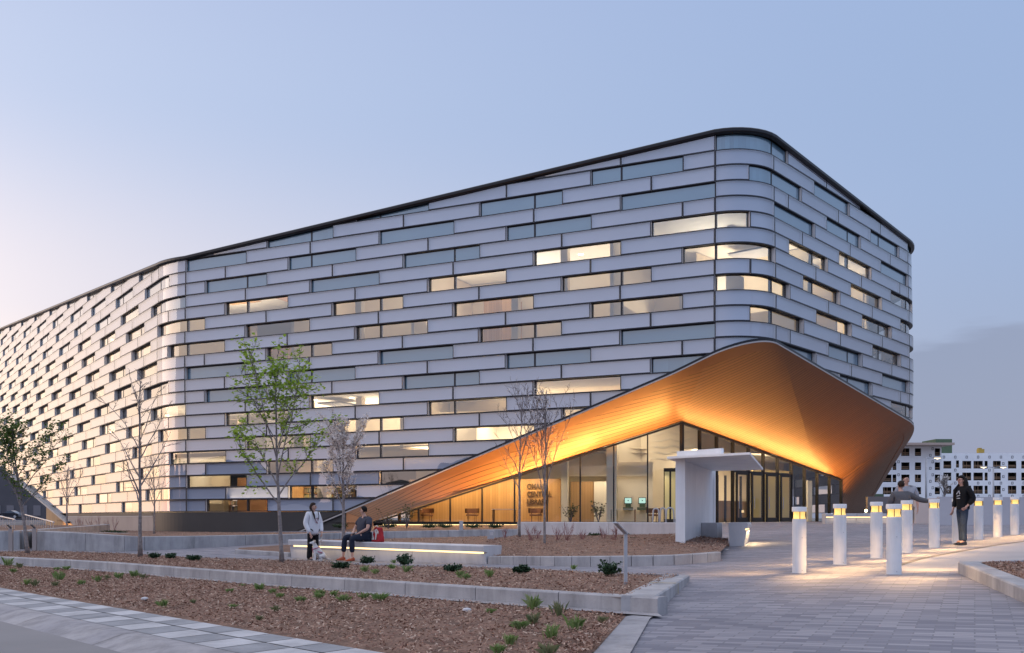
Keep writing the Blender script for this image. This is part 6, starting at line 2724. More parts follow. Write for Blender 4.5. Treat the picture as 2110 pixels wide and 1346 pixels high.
W_ = Matrix.Translation(r_.location) @ Matrix.Rotation(yaw, 4, 'Z')
ph.v = [tuple(W_ @ Vector(v)) for v in ph.v]
tag(ph.build('phone', M['black']), 'black phone held in both hands of the seated man', 'phone')
# bag beside him
bp = bl.lerp(br_, (793 - 600) / 403.0)
bgz = seat
rb2 = thing('bag', (bp.x + .02, bp.y + .2, bgz), 'red and white shopping bag slumped on the bench beside the seated man', 'bag', rz=yaw)
m_ = MB()
k_ = 9
rr = random.Random(4)
rowsv = []
for i in range(k_ + 1):
    t = i / k_
    w_ = .21 - .05 * t ** 2 + .01 * math.sin(7 * t)
    d_ = .11 - .055 * t
    row = []
    for j in range(20):
        a_ = 2 * math.pi * j / 20
        cx, cy = math.cos(a_), math.sin(a_)
        x = w_ * math.copysign(abs(cx) ** .5, cx)
        y = d_ * math.copysign(abs(cy) ** .6, cy)
        row.append((x + rr.gauss(0, .006) + .03 * t, y + rr.gauss(0, .006), .38 * t))
    rowsv.append(row)
base = 0
for row in rowsv:
    m_.v += row
for i in range(k_):
    for j in range(20):
        m_.f.append((i * 20 + j, i * 20 + (j + 1) % 20, (i + 1) * 20 + (j + 1) % 20, (i + 1) * 20 + j))
        m_.m.append(0)
m_.f.append(tuple(range(20))[::-1])
m_.m.append(0)
m_.f.append(tuple(k_ * 20 + j for j in range(20)))
m_.m.append(0)
m_.build('bag_body', cloth('red_bag', (.42, .03, .035), (.36, .025, .03), 10), rb2, smooth=True)
m_ = MB()


def bagq(pts):
    out = []
    for x, z in pts:
        t = z / .38
        d_ = .11 - .055 * t
        w_ = .21 - .05 * t * t
        yy = d_ * max(.0, 1 - (abs(x - .03 * t) / w_) ** 4) ** .3
        out.append((x, -yy - .012, z))
    m_.poly(out)


bagq([(-.15, .05), (.0, .06), (-.02, .12), (-.12, .20), (-.16, .18)])
bagq([(-.06, .30), (.02, .32), (.11, .24), (.10, .06), (.05, .06), (.04, .20)])
bagq([(.10, .26), (.16, .20), (.17, .27), (.08, .34)])
bagq([(-.02, .32), (.08, .35), (.10, .30), (.02, .29)])
m_.build('bag_print', cloth('white_print', (.66, .60, .58)), rb2)
m_ = MB()
m_.tube([(-.08, -.03, .36), (-.05, -.05, .42), (.04, -.05, .43), (.08, -.03, .37)], .012, 6)
m_.build('bag_handle', cloth('white_handle', (.6, .56, .55)), rb2, smooth=True)

# --- woman in black on the plaza
H = 1.66
r_ = person(1983, 1121.5, 23.9, H, R(-74), 'person with long black hair in a black jacket and blue jeans among the bollards')
f = Fig(r_, H)
lk = rot((0, -1, 0), R(4))
lg = stand_legs(H, .085, 0, .05)
arms = [dict(sh=(.18, .02, 1.36), el=(.27, .10, 1.10), wr=(.19, -.02, .93), dir=(-.3, -.6, -.6), side=(0, -.5, .5), curl=.6),
        dict(sh=(-.18, .02, 1.36), el=(-.24, .03, 1.08), wr=(-.23, -.08, .85), dir=(0, -.3, -1), side=(.1, -.9, .2), curl=.6)]
f.body((0, .02, .93), (0, .03, 1.27), (0, -.01, 1.45), (0, -.035, 1.555), lk, arms, lg, 1.0)
C_j = cloth('black_jacket', (.006, .006, .008), (.010, .010, .012), 6)
J = {'z': ((0, .02, .80), (.185, .16)), 'a': ((0, .02, .92), (.17, .145)), 'b': ((0, .03, 1.06), (.17, .145)), 'c': ((0, .03, 1.27), (.175, .14)), 'd': ((0, .01, 1.40), (.09, .08)),
     's0': ((.185, .02, 1.355), (.078, .078)), 'e0': ((.28, .10, 1.10), (.074, .074)), 'w0': ((.20, -.0, .96), (.056, .056)),
     's1': ((-.185, .02, 1.355), (.078, .078)), 'e1': ((-.25, .03, 1.08), (.074, .074)), 'w1': ((-.235, -.06, .89), (.052, .052))}
skin('jacket', J, [('z', 'a'), ('a', 'b'), ('b', 'c'), ('c', 'd'), ('c', 's0'), ('s0', 'e0'), ('e0', 'w0'), ('c', 's1'), ('s1', 'e1'), ('e1', 'w1')], C_j, r_)
C_bj = cloth('blue_jeans', (.035, .055, .10), (.022, .034, .06), 7)
J = {'q': ((0, .02, 1.06), (.10, .09)), 'p': ((0, .02, .95), (.12, .105))}
Ed = [('q', 'p')]
for i, l in enumerate(lg):
    J['h%d' % i] = (l['hip'], (.098, .10))
    J['k%d' % i] = (l['kn'], (.086, .086))
    J['m%d' % i] = (tuple(Vector(l['kn']).lerp(Vector(l['an']), .55)), (.078, .078))
    J['b%d' % i] = ((l['an'][0], l['an'][1], .06), (.078, .078))
    Ed += [('p', 'h%d' % i), ('h%d' % i, 'k%d' % i), ('k%d' % i, 'm%d' % i), ('m%d' % i, 'b%d' % i)]
skin('jeans', J, Ed, C_bj, r_)
for l in lg:
    shoe(r_, l['an'], l['toe'], M['shoe_k'])
f.hair(M['hair_k'])
hm = MB()
hb = f.hd
for sg in (-1, 1):
    hm.tube([(sg * .06, hb.y + .045, hb.z + .06), (sg * .085, hb.y + .06, hb.z - .06), (sg * .10, hb.y + .07, hb.z - .22), (sg * .10, hb.y + .04, hb.z - .40), (sg * .09, hb.y + .02, hb.z - .54)], [.05, .06, .065, .055, .02], 9)
hm.tube([(0, hb.y + .075, hb.z + .06), (0, hb.y + .10, hb.z - .08), (0, hb.y + .13, hb.z - .25), (0, hb.y + .12, hb.z - .50)], [.06, .075, .075, .03], 9)
hm.tube([(-.09, hb.y + .02, hb.z - .10), (-.15, hb.y - .06, hb.z - .24), (-.15, hb.y - .09, hb.z - .46)], [.035, .04, .02], 8)
hm.build('long_hair', M['hair_k'], r_, smooth=True)
gm = MB()
for sg in (-1, 1):
    c = Vector((sg * .033, hb.y - .094, hb.z + .016))
    gm.tube([c + Vector((.027 * math.cos(a), 0, .020 * math.sin(a))) for a in [2 * math.pi * i / 10 for i in range(11)]], .0035, 5, cap=False)
    gm.bar((sg * .06, hb.y - .092, hb.z + .02), (sg * .075, hb.y + .0, hb.z + .02), .005, .005)
gm.bar((-.01, hb.y - .097, hb.z + .018), (.01, hb.y - .097, hb.z + .018), .005, .005)
gm.build('glasses', mat('red_brown_frames', (.16, .04, .04), .4), r_)
sp = MB()
for a, b in (((-.06, 1.22), (.02, 1.30)), ((.02, 1.30), (.05, 1.22)), ((-.05, 1.17), (.05, 1.19)), ((-.05, 1.12), (.05, 1.12))):
    sp.bar((a[0], -.118, a[1]), (b[0], -.118, b[1]), .014, .02)
sp.build('chest_print', cloth('white_print_b', (.55, .54, .56)), r_)

# --- bald man facing us behind
H = 1.83
r_ = person(1867, 1121, 26.2, H, R(-14), 'bald person in a pale grey top and light shorts facing the street')
f = Fig(r_, H)
lk = rot((0, -1, 0), R(28))
lg = stand_legs(H, .10, 0, .03)
arms = [dict(sh=(.20, 0, 1.50), el=(.29, .02, 1.20), wr=(.28, -.08, .95), dir=(0, -.2, -1), side=(-.1, -.9, .1), curl=.5),
        dict(sh=(-.20, 0, 1.50), el=(-.28, .02, 1.20), wr=(-.27, -.08, .95), dir=(0, -.2, -1), side=(.1, -.9, .1), curl=.5)]
f.body((0, 0, 1.0), (0, .01, 1.40), (0, -.01, 1.60), (0, -.03, 1.715), lk, arms, lg, 1.08)
C_lg = cloth('light_grey_top', (.36, .36, .40), (.31, .31, .345), 5)
J = {'a': ((0, 0, .98), (.185, .15)), 'b': ((0, .0, 1.18), (.19, .155)), 'c': ((0, .01, 1.40), (.20, .145)), 'd': ((0, 0, 1.54), (.10, .08)),
     's0': ((.205, 0, 1.49), (.085, .085)), 'e0': ((.29, .02, 1.24), (.072, .072)), 's1': ((-.205, 0, 1.49), (.085, .085)), 'e1': ((-.28, .02, 1.24), (.072, .072))}
skin('top', J, [('a', 'b'), ('b', 'c'), ('c', 'd'), ('c', 's0'), ('s0', 'e0'), ('c', 's1'), ('s1', 'e1')], C_lg, r_)
J = {'p': ((0, 0, 1.0), (.16, .125))}
Ed = []
for i, l in enumerate(lg):
    J['h%d' % i] = (l['hip'], (.115, .115))
    J['k%d' % i] = (l['kn'], (.10, .10))
    Ed += [('p', 'h%d' % i), ('h%d' % i, 'k%d' % i)]
skin('shorts', J, Ed, cloth('tan_shorts', (.34, .28, .24)), r_)
M['shoe_w'] = mat('white_trainer', (.66, .64, .62), .6)
for l in lg:
    shoe(r_, l['an'], l['toe'], M['shoe_w'])

# --- person in the quilted grey jacket, back to us, leaning with an arm out to a bollard
H = 1.66
r_ = person(1858, 1124, 24.6, H, R(180), 'person seen from behind in a quilted grey jacket, one arm stretched out to a bollard')
f = Fig(r_, H)
lg = stand_legs(H, .07, 0, .02)
# facing away: local -y is away from the camera after the half turn, local +x is to the left of the picture
lk = rot((0, -1, 0), R(12))
arms = [dict(sh=(.19, -.02, 1.28), el=(.26, -.10, 1.02), wr=(.14, -.20, .90), dir=(-.6, -.5, -.3), side=(0, -.5, .6), curl=.6),
        dict(sh=(-.19, .0, 1.28), el=(-.45, .02, 1.14), wr=(-.70, .06, 1.10), dir=(-.9, .1, .06), side=(0, 1, 0), curl=.8)]
f.body((0, 0, .92), (0, -.05, 1.22), (.0, -.05, 1.40), (-.0, -.06, 1.50), lk, arms, lg, 1.0)
C_q = cloth('quilted_grey_jacket', (.125, .118, .125), (.10, .095, .10), 4)
J = {'a': ((0, 0, .86), (.215, .165)), 'a2': ((0, -.01, .96), (.22, .17)), 'b': ((0, -.03, 1.08), (.21, .16)), 'c': ((0, -.05, 1.22), (.205, .145)), 'd': ((0, -.05, 1.36), (.095, .085)),
     's0': ((.195, -.02, 1.28), (.09, .09)), 'e0': ((.27, -.10, 1.02), (.082, .082)), 'w0': ((.16, -.18, .92), (.06, .06)),
     's1': ((-.20, .0, 1.275), (.088, .088)), 'e1': ((-.45, .02, 1.145), (.074, .074)), 'm1': ((-.58, .04, 1.12), (.066, .066)), 'w1': ((-.68, .055, 1.105), (.052, .052))}
jk = skin('jacket', J, [('a', 'a2'), ('a2', 'b'), ('b', 'c'), ('c', 'd'), ('c', 's0'), ('s0', 'e0'), ('e0', 'w0'), ('c', 's1'), ('s1', 'e1'), ('e1', 'm1'), ('m1', 'w1')], C_q, r_)
J = {'p': ((0, 0, .92), (.14, .11))}
Ed = []
for i, l in enumerate(lg):
    J['h%d' % i] = (l['hip'], (.095, .095))
    J['k%d' % i] = (l['kn'], (.07, .07))
    J['a%d' % i] = ((l['an'][0], l['an'][1], .09), (.055, .055))
    Ed += [('p', 'h%d' % i), ('h%d' % i, 'k%d' % i), ('k%d' % i, 'a%d' % i)]
skin('trousers', J, Ed, C_bk, r_)
for l in lg:
    shoe(r_, l['an'], l['toe'], M['shoe_k'])
f.hair(M['hair_b'])
print('DBG woman', wq[:], 'px height', 1.63 / wq.y * F, 'bench', bl[:], br_[:], 'seat', seat, zf)

# ---------------------------------------------------------------- beyond the plaza
# apartment block under construction, wrapped in white sheathing
M['wrap'] = mat('white_sheathing', (.88, .88, .90), .7, 0, (.80, .80, .83), .2, 5)
M['hole'] = mat('dark_opening', (.03, .026, .026), .9)
M['lumber'] = mat('raw_lumber', (.30, .19, .12), .8)
M['green'] = mat('green_sheathing', (.07, .11, .065), .8)
M['inkmark'] = mat('printed_mark', (.13, .13, .15), .8)


def wrap_building(name, label, Z, x0, x1, ytop, ybot, wins, depth, marks, mwall='wrap'):
    """front wall at depth Z with real openings; wins in photo pixels (x0, y0, x1, y1)"""
    p0 = P(x0, ybot, Z)
    r_ = thing(name, (p0.x, Z, g(p0.x, Z)), label, 'building')
    xs = sorted(set([x0, x1] + [w[0] for w in wins] + [w[2] for w in wins]))
    ys = sorted(set([ytop, ybot] + [w[1] for w in wins] + [w[3] for w in wins]))
    m_ = MB()
    for xa, xb in zip(xs, xs[1:]):
        for ya, yb in zip(ys, ys[1:]):
            cx, cy = (xa + xb) / 2, (ya + yb) / 2
            if any(w[0] < cx < w[2] and w[1] < cy < w[3] for w in wins):
                continue
            m_.poly([P(xa, yb, Z), P(xb, yb, Z), P(xb, ya, Z), P(xa, ya, Z)])
    a, b = P(x0, ytop, Z), P(x1, ybot, Z)
    for q in ([(a.x, Z, a.z), (b.x, Z, a.z), (b.x, Z + depth, a.z), (a.x, Z + depth, a.z)],
              [(b.x, Z, b.z), (b.x, Z + depth, b.z), (b.x, Z + depth, a.z), (b.x, Z, a.z)],
              [(a.x, Z, b.z), (a.x, Z, a.z), (a.x, Z + depth, a.z), (a.x, Z + depth, b.z)],
              [(a.x, Z + depth, b.z), (a.x, Z + depth, a.z), (b.x, Z + depth, a.z), (b.x, Z + depth, b.z)]):
        m_.poly(q)
    m_.build('wall', M[mwall], r_)
    rr = random.Random(int(x0))
    for w in wins:
        q0, q1 = P(w[0], w[3], Z), P(w[2], w[1], Z)
        d = MB()
        k = 2.2
        d.poly([(q0.x, Z + k, q0.z), (q1.x, Z + k, q0.z), (q1.x, Z + k, q1.z), (q0.x, Z + k, q1.z)])
        d.poly([(q0.x, Z, q0.z), (q0.x, Z + k, q0.z), (q0.x, Z + k, q1.z), (q0.x, Z, q1.z)])
        d.poly([(q1.x, Z, q0.z), (q1.x, Z, q1.z), (q1.x, Z + k, q1.z), (q1.x, Z + k, q0.z)])
        d.poly([(q0.x, Z, q0.z), (q1.x, Z, q0.z), (q1.x, Z + k, q0.z), (q0.x, Z + k, q0.z)])
        d.poly([(q0.x, Z, q1.z), (q0.x, Z + k, q1.z), (q1.x, Z + k, q1.z), (q1.x, Z, q1.z)])
        wo = d.build('window', M['hole'], r_)
        l = MB()
        h_ = q1.z - q0.z
        for t in (.22, .42) if rr.random() < .75 else (.3,):
            l.box(((q0.x + q1.x) / 2, Z + .25, q0.z + h_ * t), (q1.x - q0.x, .1, .14))
        if (w[2] - w[0]) > 12 and rr.random() < .5:
            for t in (.3, .62):
                l.box((q0.x + (q1.x - q0.x) * t, Z + .6, q0.z + h_ * .5), (.14, .1, h_))
        l.build('lumber_rail', M['lumber'], wo)
    if marks:
        k = MB()
        for x in np.arange(x0 + 6, x1 - 5, 23.5):
            for y in np.arange(ytop + 8, ybot - 5, 13.4):
                x_ = x + (5 if int(y / 13.4) % 2 else 0)
                if any(w[0] - 3 < x_ < w[2] + 3 and w[1] - 4 < y < w[3] + 4 for w in wins):
                    continue
                q = P(x_, y, Z - .03)
                for dx, dz, sx, sz in ((-.17, 0, .09, .52), (.17, 0, .09, .52), (0, .22, .43, .09), (0, -.22, .43, .09)):
                    k.box((q.x + dx, q.y, q.z + dz), (sx, .02, sz))
        k.build('wrap_print', M['inkmark'], r_)['kind'] = 'stuff'
    return r_


rowsR = [(951, 965), (975, 989.5), (1002, 1017), (1029, 1040)]
colsR = [(1944, 1960), (1983, 2001), (2006, 2025), (2029, 2035), (2046, 2062), (2077, 2094), (2104.5, 2122), (2134, 2152), (2166, 2184), (2198, 2216)]
winsR = [(a, y0, b, y1) for a, b in colsR for y0, y1 in rowsR] + [(1970, 950, 1976, 963), (1970, 976, 1976, 990)]
winsR = [(a, y0 - 1, b, y1 + .6) for a, y0, b, y1 in winsR]
wrap_building('apartment_building', 'long unfinished apartment block wrapped in white sheathing with dark window openings', 205, 1939, 2300, 934, 1085, winsR, 22, True)
rowsL = [(925, 939), (954, 968), (979, 993), (1005, 1018), (1031, 1042)]
colsL = [(1820, 1836), (1840, 1846), (1858, 1873), (1886, 1897), (1927, 1936)]
winsL = [(a, y0, b, y1) for a, b in colsL for y0, y1 in rowsL if not (b - a < 8 and y0 < 950)]
winsL = [(a - .8, y0 - 1, b + .8, y1 + .6) for a, y0, b, y1 in winsL]
wrap_building('apartment_building', 'taller unfinished block in white sheathing with a pale roof slab, beside the canopy tip', 198, 1770, 1940, 917, 1085, winsL, 20, True)
m_ = MB()
a, b = P(1762, 913, 196), P(1958, 916.5, 196)
m_.box(((a.x + b.x) / 2, 206, a.z - .3), (b.x - a.x, 24, .45))
tl = [o for o in bpy.data.objects if o.name.startswith('apartment_building')][-1]
m_.build('roof_slab', mat('raw_roof_edge', (.42, .33, .29), .8), tl)
m_ = MB()
a, b = P(1930, 904.5, 212), P(1964, 940, 212)
m_.box(((a.x + b.x) / 2, 216, (a.z + b.z) / 2), (b.x - a.x, 7, a.z - b.z))
m_.build('stair_tower', M['green'], tl)
m_ = MB()
a, b = P(1790, 1018, 190), P(1822, 1030, 190)
m_.box(((a.x + b.x) / 2, 191, (a.z + b.z) / 2), (b.x - a.x, 1.5, a.z - b.z))
tag(m_.build('site_container', M['green']), 'green site panel low beside the tip of the canopy, in front of the unfinished block', 'container')
m_ = MB()
a = P(2025, 929, 206)
m_.box((a.x, 207, a.z), (1.2, 1.0, .8))
m_.box((a.x - .2, 207, a.z + .5), (.7, .6, .3))
tag(m_.build('roof_crate', mat('yellow_crate', (.40, .27, .05), .7)), 'yellow crate on the roof of the unfinished apartment block', 'crate')


def street_lamp(px, Z, ytop, heads, label):
    b = P(px, 1062, Z)
    t = P(px, ytop, Z)
    zb = g(b.x, b.y) - .1
    r_ = thing('street_lamp', (b.x, b.y, zb), label, 'street lamp')
    m_ = MB()
    m_.tube([(b.x, b.y, zb), (b.x, b.y, t.z)], [.12, .085], 10)
    m_.build('pole', M['steel'], r_, smooth=True)
    for sg in heads:
        m_ = MB()
        m_.bar((b.x, b.y, t.z - .1), (b.x + sg * .9, b.y, t.z), .09, .08)
        m_.box((b.x + sg * 1.2, b.y, t.z + .02), (.8, .35, .12))
        h_ = m_.build('lamp_head', M['steel'], r_)
        m_ = MB()
        m_.box((b.x + sg * 1.2, b.y, t.z - .07), (.6, .28, .06))
        m_.ball((b.x + sg * 1.2, b.y, t.z - .12), (.14, .1, .08), nu=10, nv=6)
        m_.build('lamp_glass', M['lampglow'], h_)


M['lampglow'] = mat_emit('street_lamp_glow', (1.0, .78, .5), 2.5)
street_lamp(1908.5, 105, 943, (1,), 'tall single-headed street lamp before the taller unfinished block')
street_lamp(2047, 120, 962, (-1, 1), 'double-headed street lamp with two lit heads before the long unfinished block')
tree_px('street_tree', 'small bare rounded street tree beyond the site wall, before the unfinished block', 1946, 1034, 90, 986, 46, seed=71, r0=.10, fb=.25, nl=16, kind='blossom', rise=1.3, twig_n=2.2, leaf_n=1, leaf_s=.16)

# site walls along the far edge of the plaza
M['barrier'] = mat('grey_site_panel', (.42, .41, .45), .75, 0, (.48, .465, .50), .8, 6)


def site_wall(pts, label, h_=None):
    m_ = MB()
    for (p, t), (p2, t2) in zip(pts, pts[1:]):
        L = (p2 - p).length
        k = max(1, int(L / 2.4))
        d = (p2 - p).normalized()
        for i in range(k):
            a, b = p.lerp(p2, i / k) + d * .012, p.lerp(p2, (i + 1) / k) - d * .012
            za, zb = t + (t2 - t) * i / k, t + (t2 - t) * (i + 1) / k
            ga, gb = g(a.x, a.y) - .2, g(b.x, b.y) - .2
            m_.poly([(a.x, a.y, ga), (b.x, b.y, gb), (b.x, b.y, zb), (a.x, a.y, za)])
            m_.poly([(a.x, a.y + .25, ga), (a.x, a.y + .25, za), (b.x, b.y + .25, zb), (b.x, b.y + .25, gb)])
            m_.poly([(a.x, a.y, za), (b.x, b.y, zb), (b.x, b.y + .25, zb), (a.x, a.y + .25, za)])
            m_.poly([(a.x, a.y, ga), (a.x, a.y, za), (a.x, a.y + .25, za), (a.x, a.y + .25, ga)])
            m_.poly([(b.x, b.y, gb), (b.x, b.y + .25, gb), (b.x, b.y + .25, zb), (b.x, b.y, zb)])
    tag(m_.build('site_wall', M['barrier']), label, 'wall')


site_wall([(P(1886, 1076, 45), EYE + .88), (P(1961, 1078, 43), EYE + .86)], 'first grey wall panel behind the bollards, right of the far lit bench')
site_wall([(P(1935, 1081, 41), EYE + .88), (P(2330, 1084, 39), EYE + .80)], 'long grey panel wall along the right edge of the plaza behind the bollards')
# low dark wall left of it beyond the far bench
m_ = MB()
a, b = P(1786, 1060, 58), P(1890, 1060, 58)
m_.box(((a.x + b.x) / 2, 58, EYE + .3), (b.x - a.x, .3, 1.9))
tag(m_.build('low_wall', mat('dark_wall', (.16, .15, .16), .8)), 'low dark wall between the canopy foot and the grey site panels', 'wall')
m_ = MB()
q_ = P(1784.5, 1052.5, 57)
m_.ball(tuple(q_), .09, nu=10, nv=6)
tag(m_.build('wall_lamp', mat_emit('small_lamp', (1.0, .75, .4), 9.0)), 'small glowing wall lamp at the foot of the canopy', 'lamp')

# kiosks and furniture in the lobby
M['screen'] = mat_emit('kiosk_screen', (.55, .85, .75), 1.1)


def kiosk(i_, lab):
    c = LP(i_, 2.9)
    z = EYE + .62
    r_ = thing('kiosk', (c.x, c.y, FLOOR), lab, 'kiosk')
    ang = math.atan2(dLn.y, dLn.x)
    m_ = MB()
    m_.box((c.x, c.y, z + .32), (.42, .06, .36), ang)
    m_.build('screen_frame', M['black'], r_)
    m_ = MB()
    o = c - nL * .035
    m_.box((o.x, o.y, z + .33), (.36, .012, .29), ang)
    s_ = m_.build('screen', M['screen'], r_)
    m_ = MB()
    o = c - nL * .045
    m_.box((o.x, o.y, z + .33), (.05, .006, .06), ang)
    m_.build('screen_icon', M['black'], s_)
    m_ = MB()
    m_.box((c.x, c.y, z + .06), (.3, .08, .18), ang)
    m_.build('reader', mat('green_reader', (.05, .09, .05), .5), r_)
    m_ = MB()
    o = c - nL * .12
    m_.box((o.x, o.y, z - .12), (.55, .32, .16), ang)
    m_.build('shelf', mat('dark_green_shelf', (.07, .09, .06), .5), r_)


kiosk(1.66, 'left checkout kiosk with a lit screen on the lobby wall')
kiosk(1.22, 'right checkout kiosk with a lit screen, beside the dark lobby post')
M['leather'] = mat('tan_leather', (.26, .12, .065), .6, 0, (.21, .095, .05), 6)
M['wood_d'] = mat('brown_wood', (.20, .10, .045), .6)


def lounge_chair(i_, d_, lab, turn=0.0):
    c = LP(i_, d_)
    r_ = thing('lounge_chair', (c.x, c.y, FLOOR), lab, 'chair', 'curved-back lounge chairs behind the lobby glass', rz=math.atan2(dLn.y, dLn.x) + math.pi + turn)
    m_ = MB()
    k = 12
    for i in range(k):
        a0, a1 = math.pi * (i / k) - .1, math.pi * ((i + 1) / k) - .1
        for z0, z1 in ((.52, .78),):
            q = [(.40 * math.cos(a), .34 * math.sin(a), z) for a, z in ((a0, z0), (a1, z0), (a1, z1), (a0, z1))]
            q2 = [(.33 * math.cos(a), .27 * math.sin(a), z) for a, z in ((a0, z0), (a1, z0), (a1, z1), (a0, z1))]
            m_.poly(q)
            m_.poly(q2[::-1])
            m_.poly([q[3], q[2], q2[2], q2[3]])
            m_.poly([q[0], q2[0], q2[1], q[1]])
    m_.build('backrest', M['leather'], r_)
    m_ = MB()
    m_.lathe([(.33, .36), (.35, .40), (.34, .46), (.0, .47)], n=18)
    m_.build('seat', M['leather'], r_)
    for a in (.6, 2.5, 3.9, 5.5):
        m_ = MB()
        m_.tube([(.27 * math.cos(a), .27 * math.sin(a), 0), (.29 * math.cos(a), .27 * math.sin(a), .55)], .018, 6)
        m_.build('leg', M['wood_d'], r_)


lounge_chair(7.9, 1.1, 'curved-back lounge chair nearest the left tip of the lobby glass')
lounge_chair(6.45, 1.1, 'curved-back lounge chair in the middle of the timber-lined lobby bay')
lounge_chair(4.45, 1.1, 'curved-back lounge chair below the sign lettering')
lounge_chair(.85, 1.3, 'curved-back lounge chair beside the bike hoops, right of the kiosks', .4)


def table(i_, d_, lab, w_=1.3):
    c = LP(i_, d_)
    ang = math.atan2(dLn.y, dLn.x)
    r_ = thing('table', (c.x, c.y, FLOOR), lab, 'table')
    m_ = MB()
    m_.box((c.x, c.y, FLOOR + .73), (w_, .6, .03), ang)
    m_.build('table_top', M['ceiling'], r_)
    for sx in (-.45, .45):
        m_ = MB()
        q = c + dLn * sx * w_
        m_.box((q.x, q.y, FLOOR + .36), (.05, .5, .72), ang)
        m_.build('leg', M['wood_d'], r_)


table(8.4, .7, 'white table by the left tip of the lobby glass')
table(5.4, .8, 'white table before the timber wall, left of the sign')
table(1.75, 1.0, 'low table under the left kiosk', 1.4)

# far left: stepped ramp, rails, car, dark block
u_l = Vector((-.58, .815, 0))
m_ = MB()
for i in range(14):
    a, b = P(30, 1132, 35.5 + i * 2.4), P(72, 1134, 35.5 + i * 2.4)
    z = EYE - 1.16 + i * .045
    m_.box(((a.x + b.x) / 2, a.y + 1.2, z - .2), (b.x - a.x + 1.6, 2.4, .4))
tag(m_.build('ramp', mat('pink_stepped_paving', (.36, .29, .275), .8, 0, (.42, .34, .32), .6)), kind='structure')
bw0, bw1 = P(-700, 1131, 32), P(41, 1127, 34.6)
wall_strip('retaining_wall', [V3(bw0.x, bw0.y), V3(bw1.x, bw1.y)], [EYE - .47, EYE - .46], .3, 'grey concrete wall at the left edge, left of the ramp', inward=(0, 1, 0), joint=3)
wall_strip('retaining_wall', [V3(bw1.x - .02, bw1.y + .32), V3(bw1.x - 4.2, bw1.y + 18)], [EYE - .46, EYE - .35], .3, 'shaded concrete return wall along the left side of the ramp', inward=(-1, 0, 0), joint=6)
lf_f = [V3(bw0.x, bw0.y + .28), V3(bw1.x - .2, bw1.y + .28)]
lf_b = [V3(bw0.x - 4, bw0.y + 20), V3(bw1.x - 4.4, bw1.y + 18)]
wall_strip('retaining_wall', [V3(bw0.x, bw0.y + .3), V3(bw0.x - 4, bw0.y + 20)], [EYE - .47, EYE - .36], .3, 'far concrete end of the planted terrace left of the ramp', inward=(1, 0, 0), joint=6)
for l_, z_ in ((lf_f, EYE - .5), (lf_b, EYE - .4)):
    for p in l_:
        p.z = z_
tag(sheet('mulch_bed', lf_f, lf_b, M['mulch'], 0, 10, 8, follow=False, rough=.02, seed=15), kind='structure')


def rail(a, b, h0, label, n=12):
    r_ = thing('handrail', tuple(a), label, 'handrail')
    m_ = MB()
    m_.tube([a + Vector((0, 0, h0)), b + Vector((0, 0, h0))], .03, 8)
    m_.build('top_rail', mat('pale_rail', (.55, .52, .52), .4, .5), r_)
    for i in range(n):
        q = a.lerp(b, (i + .3) / n)
        m_ = MB()
        m_.tube([q, q + Vector((0, 0, h0))], .014, 5)
        m_.build('baluster', M['steel'], r_)


rail(P(111, 1104, 40), P(52, 1082, 52), .55, 'sloping metal handrail with thin balusters on the right side of the ramp', 14)
rail(P(31, 1101, 40), P(-14, 1084, 52), .6, 'sloping metal handrail with thin balusters on the left side of the ramp', 12)
for px, lab in ((22.5, 'short pale post at the end of the left ramp wall'), (71.5, 'short pale post with a slanted dark cap at the end of the retaining wall')):
    q_ = P(px, 1132, 33.2)
    r_ = thing('ramp_post', tuple(q_), lab, 'post')
    m_ = MB()
    m_.box((q_.x, q_.y, q_.z + .32), (.13, .10, .8))
    m_.build('post', M['plinth_tan'], r_)
    m_ = MB()
    m_.bar((q_.x - .12, q_.y, q_.z + .83), (q_.x + .03, q_.y, q_.z + .7), .12, .02)
    m_.build('cap', M['dark'], r_)

# under the left cut of the building: soffit, timber wall, sill light and neon
sL = [40.2 + i * .4 for i in range(50)]
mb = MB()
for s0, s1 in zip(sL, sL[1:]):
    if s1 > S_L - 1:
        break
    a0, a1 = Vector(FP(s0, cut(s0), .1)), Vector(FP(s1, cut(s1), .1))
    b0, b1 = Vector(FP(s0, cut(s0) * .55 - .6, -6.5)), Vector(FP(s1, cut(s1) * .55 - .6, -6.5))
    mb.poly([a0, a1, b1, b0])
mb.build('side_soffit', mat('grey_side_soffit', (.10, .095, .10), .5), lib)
mb = MB()
for s0, s1 in zip(sL, sL[1:]):
    if s1 > S_L - 1:
        break
    f0 = lambda s, o, dz: (lambda q: (q[0], q[1], q[2] + dz))(FP(s, cut(s), o))
    mb.poly([f0(s0, .42, -.03), f0(s1, .42, -.03), f0(s1, .42, .14), f0(s0, .42, .14)])
    mb.poly([f0(s0, .42, .14), f0(s1, .42, .14), f0(s1, -.1, .14), f0(s0, -.1, .14)])
    mb.poly([f0(s0, .42, -.03), f0(s0, .1, 0), f0(s1, .1, 0), f0(s1, .42, -.03)])
mb.build('side_edge', M['trim'], lib)
wdir = (Vector(pos(52, -4)) - Vector(pos(41, -4))).normalized()
M['wood_side'] = mat_stripes('side_timber_boards', (wdir.x, wdir.y, 0), .5, (.30, .16, .065), (.50, .29, .13), .05, .55, 0, .5, .4)
mb = MB()
for s0 in np.arange(39.4, 60, .8):
    s1 = s0 + .8
    t0, t1 = max(-2.0, cut(s0) * .7 - .3), max(-2.0, cut(s1) * .7 - .3)
    mb.poly([FP(s0, -2.2, -3.6), FP(s1, -2.2, -3.6), FP(s1, min(t1, 3.0), -3.6), FP(s0, min(t0, 3.0), -3.6)])
mb.build('side_timber_wall', M['wood_side'], lib)
mb = MB()
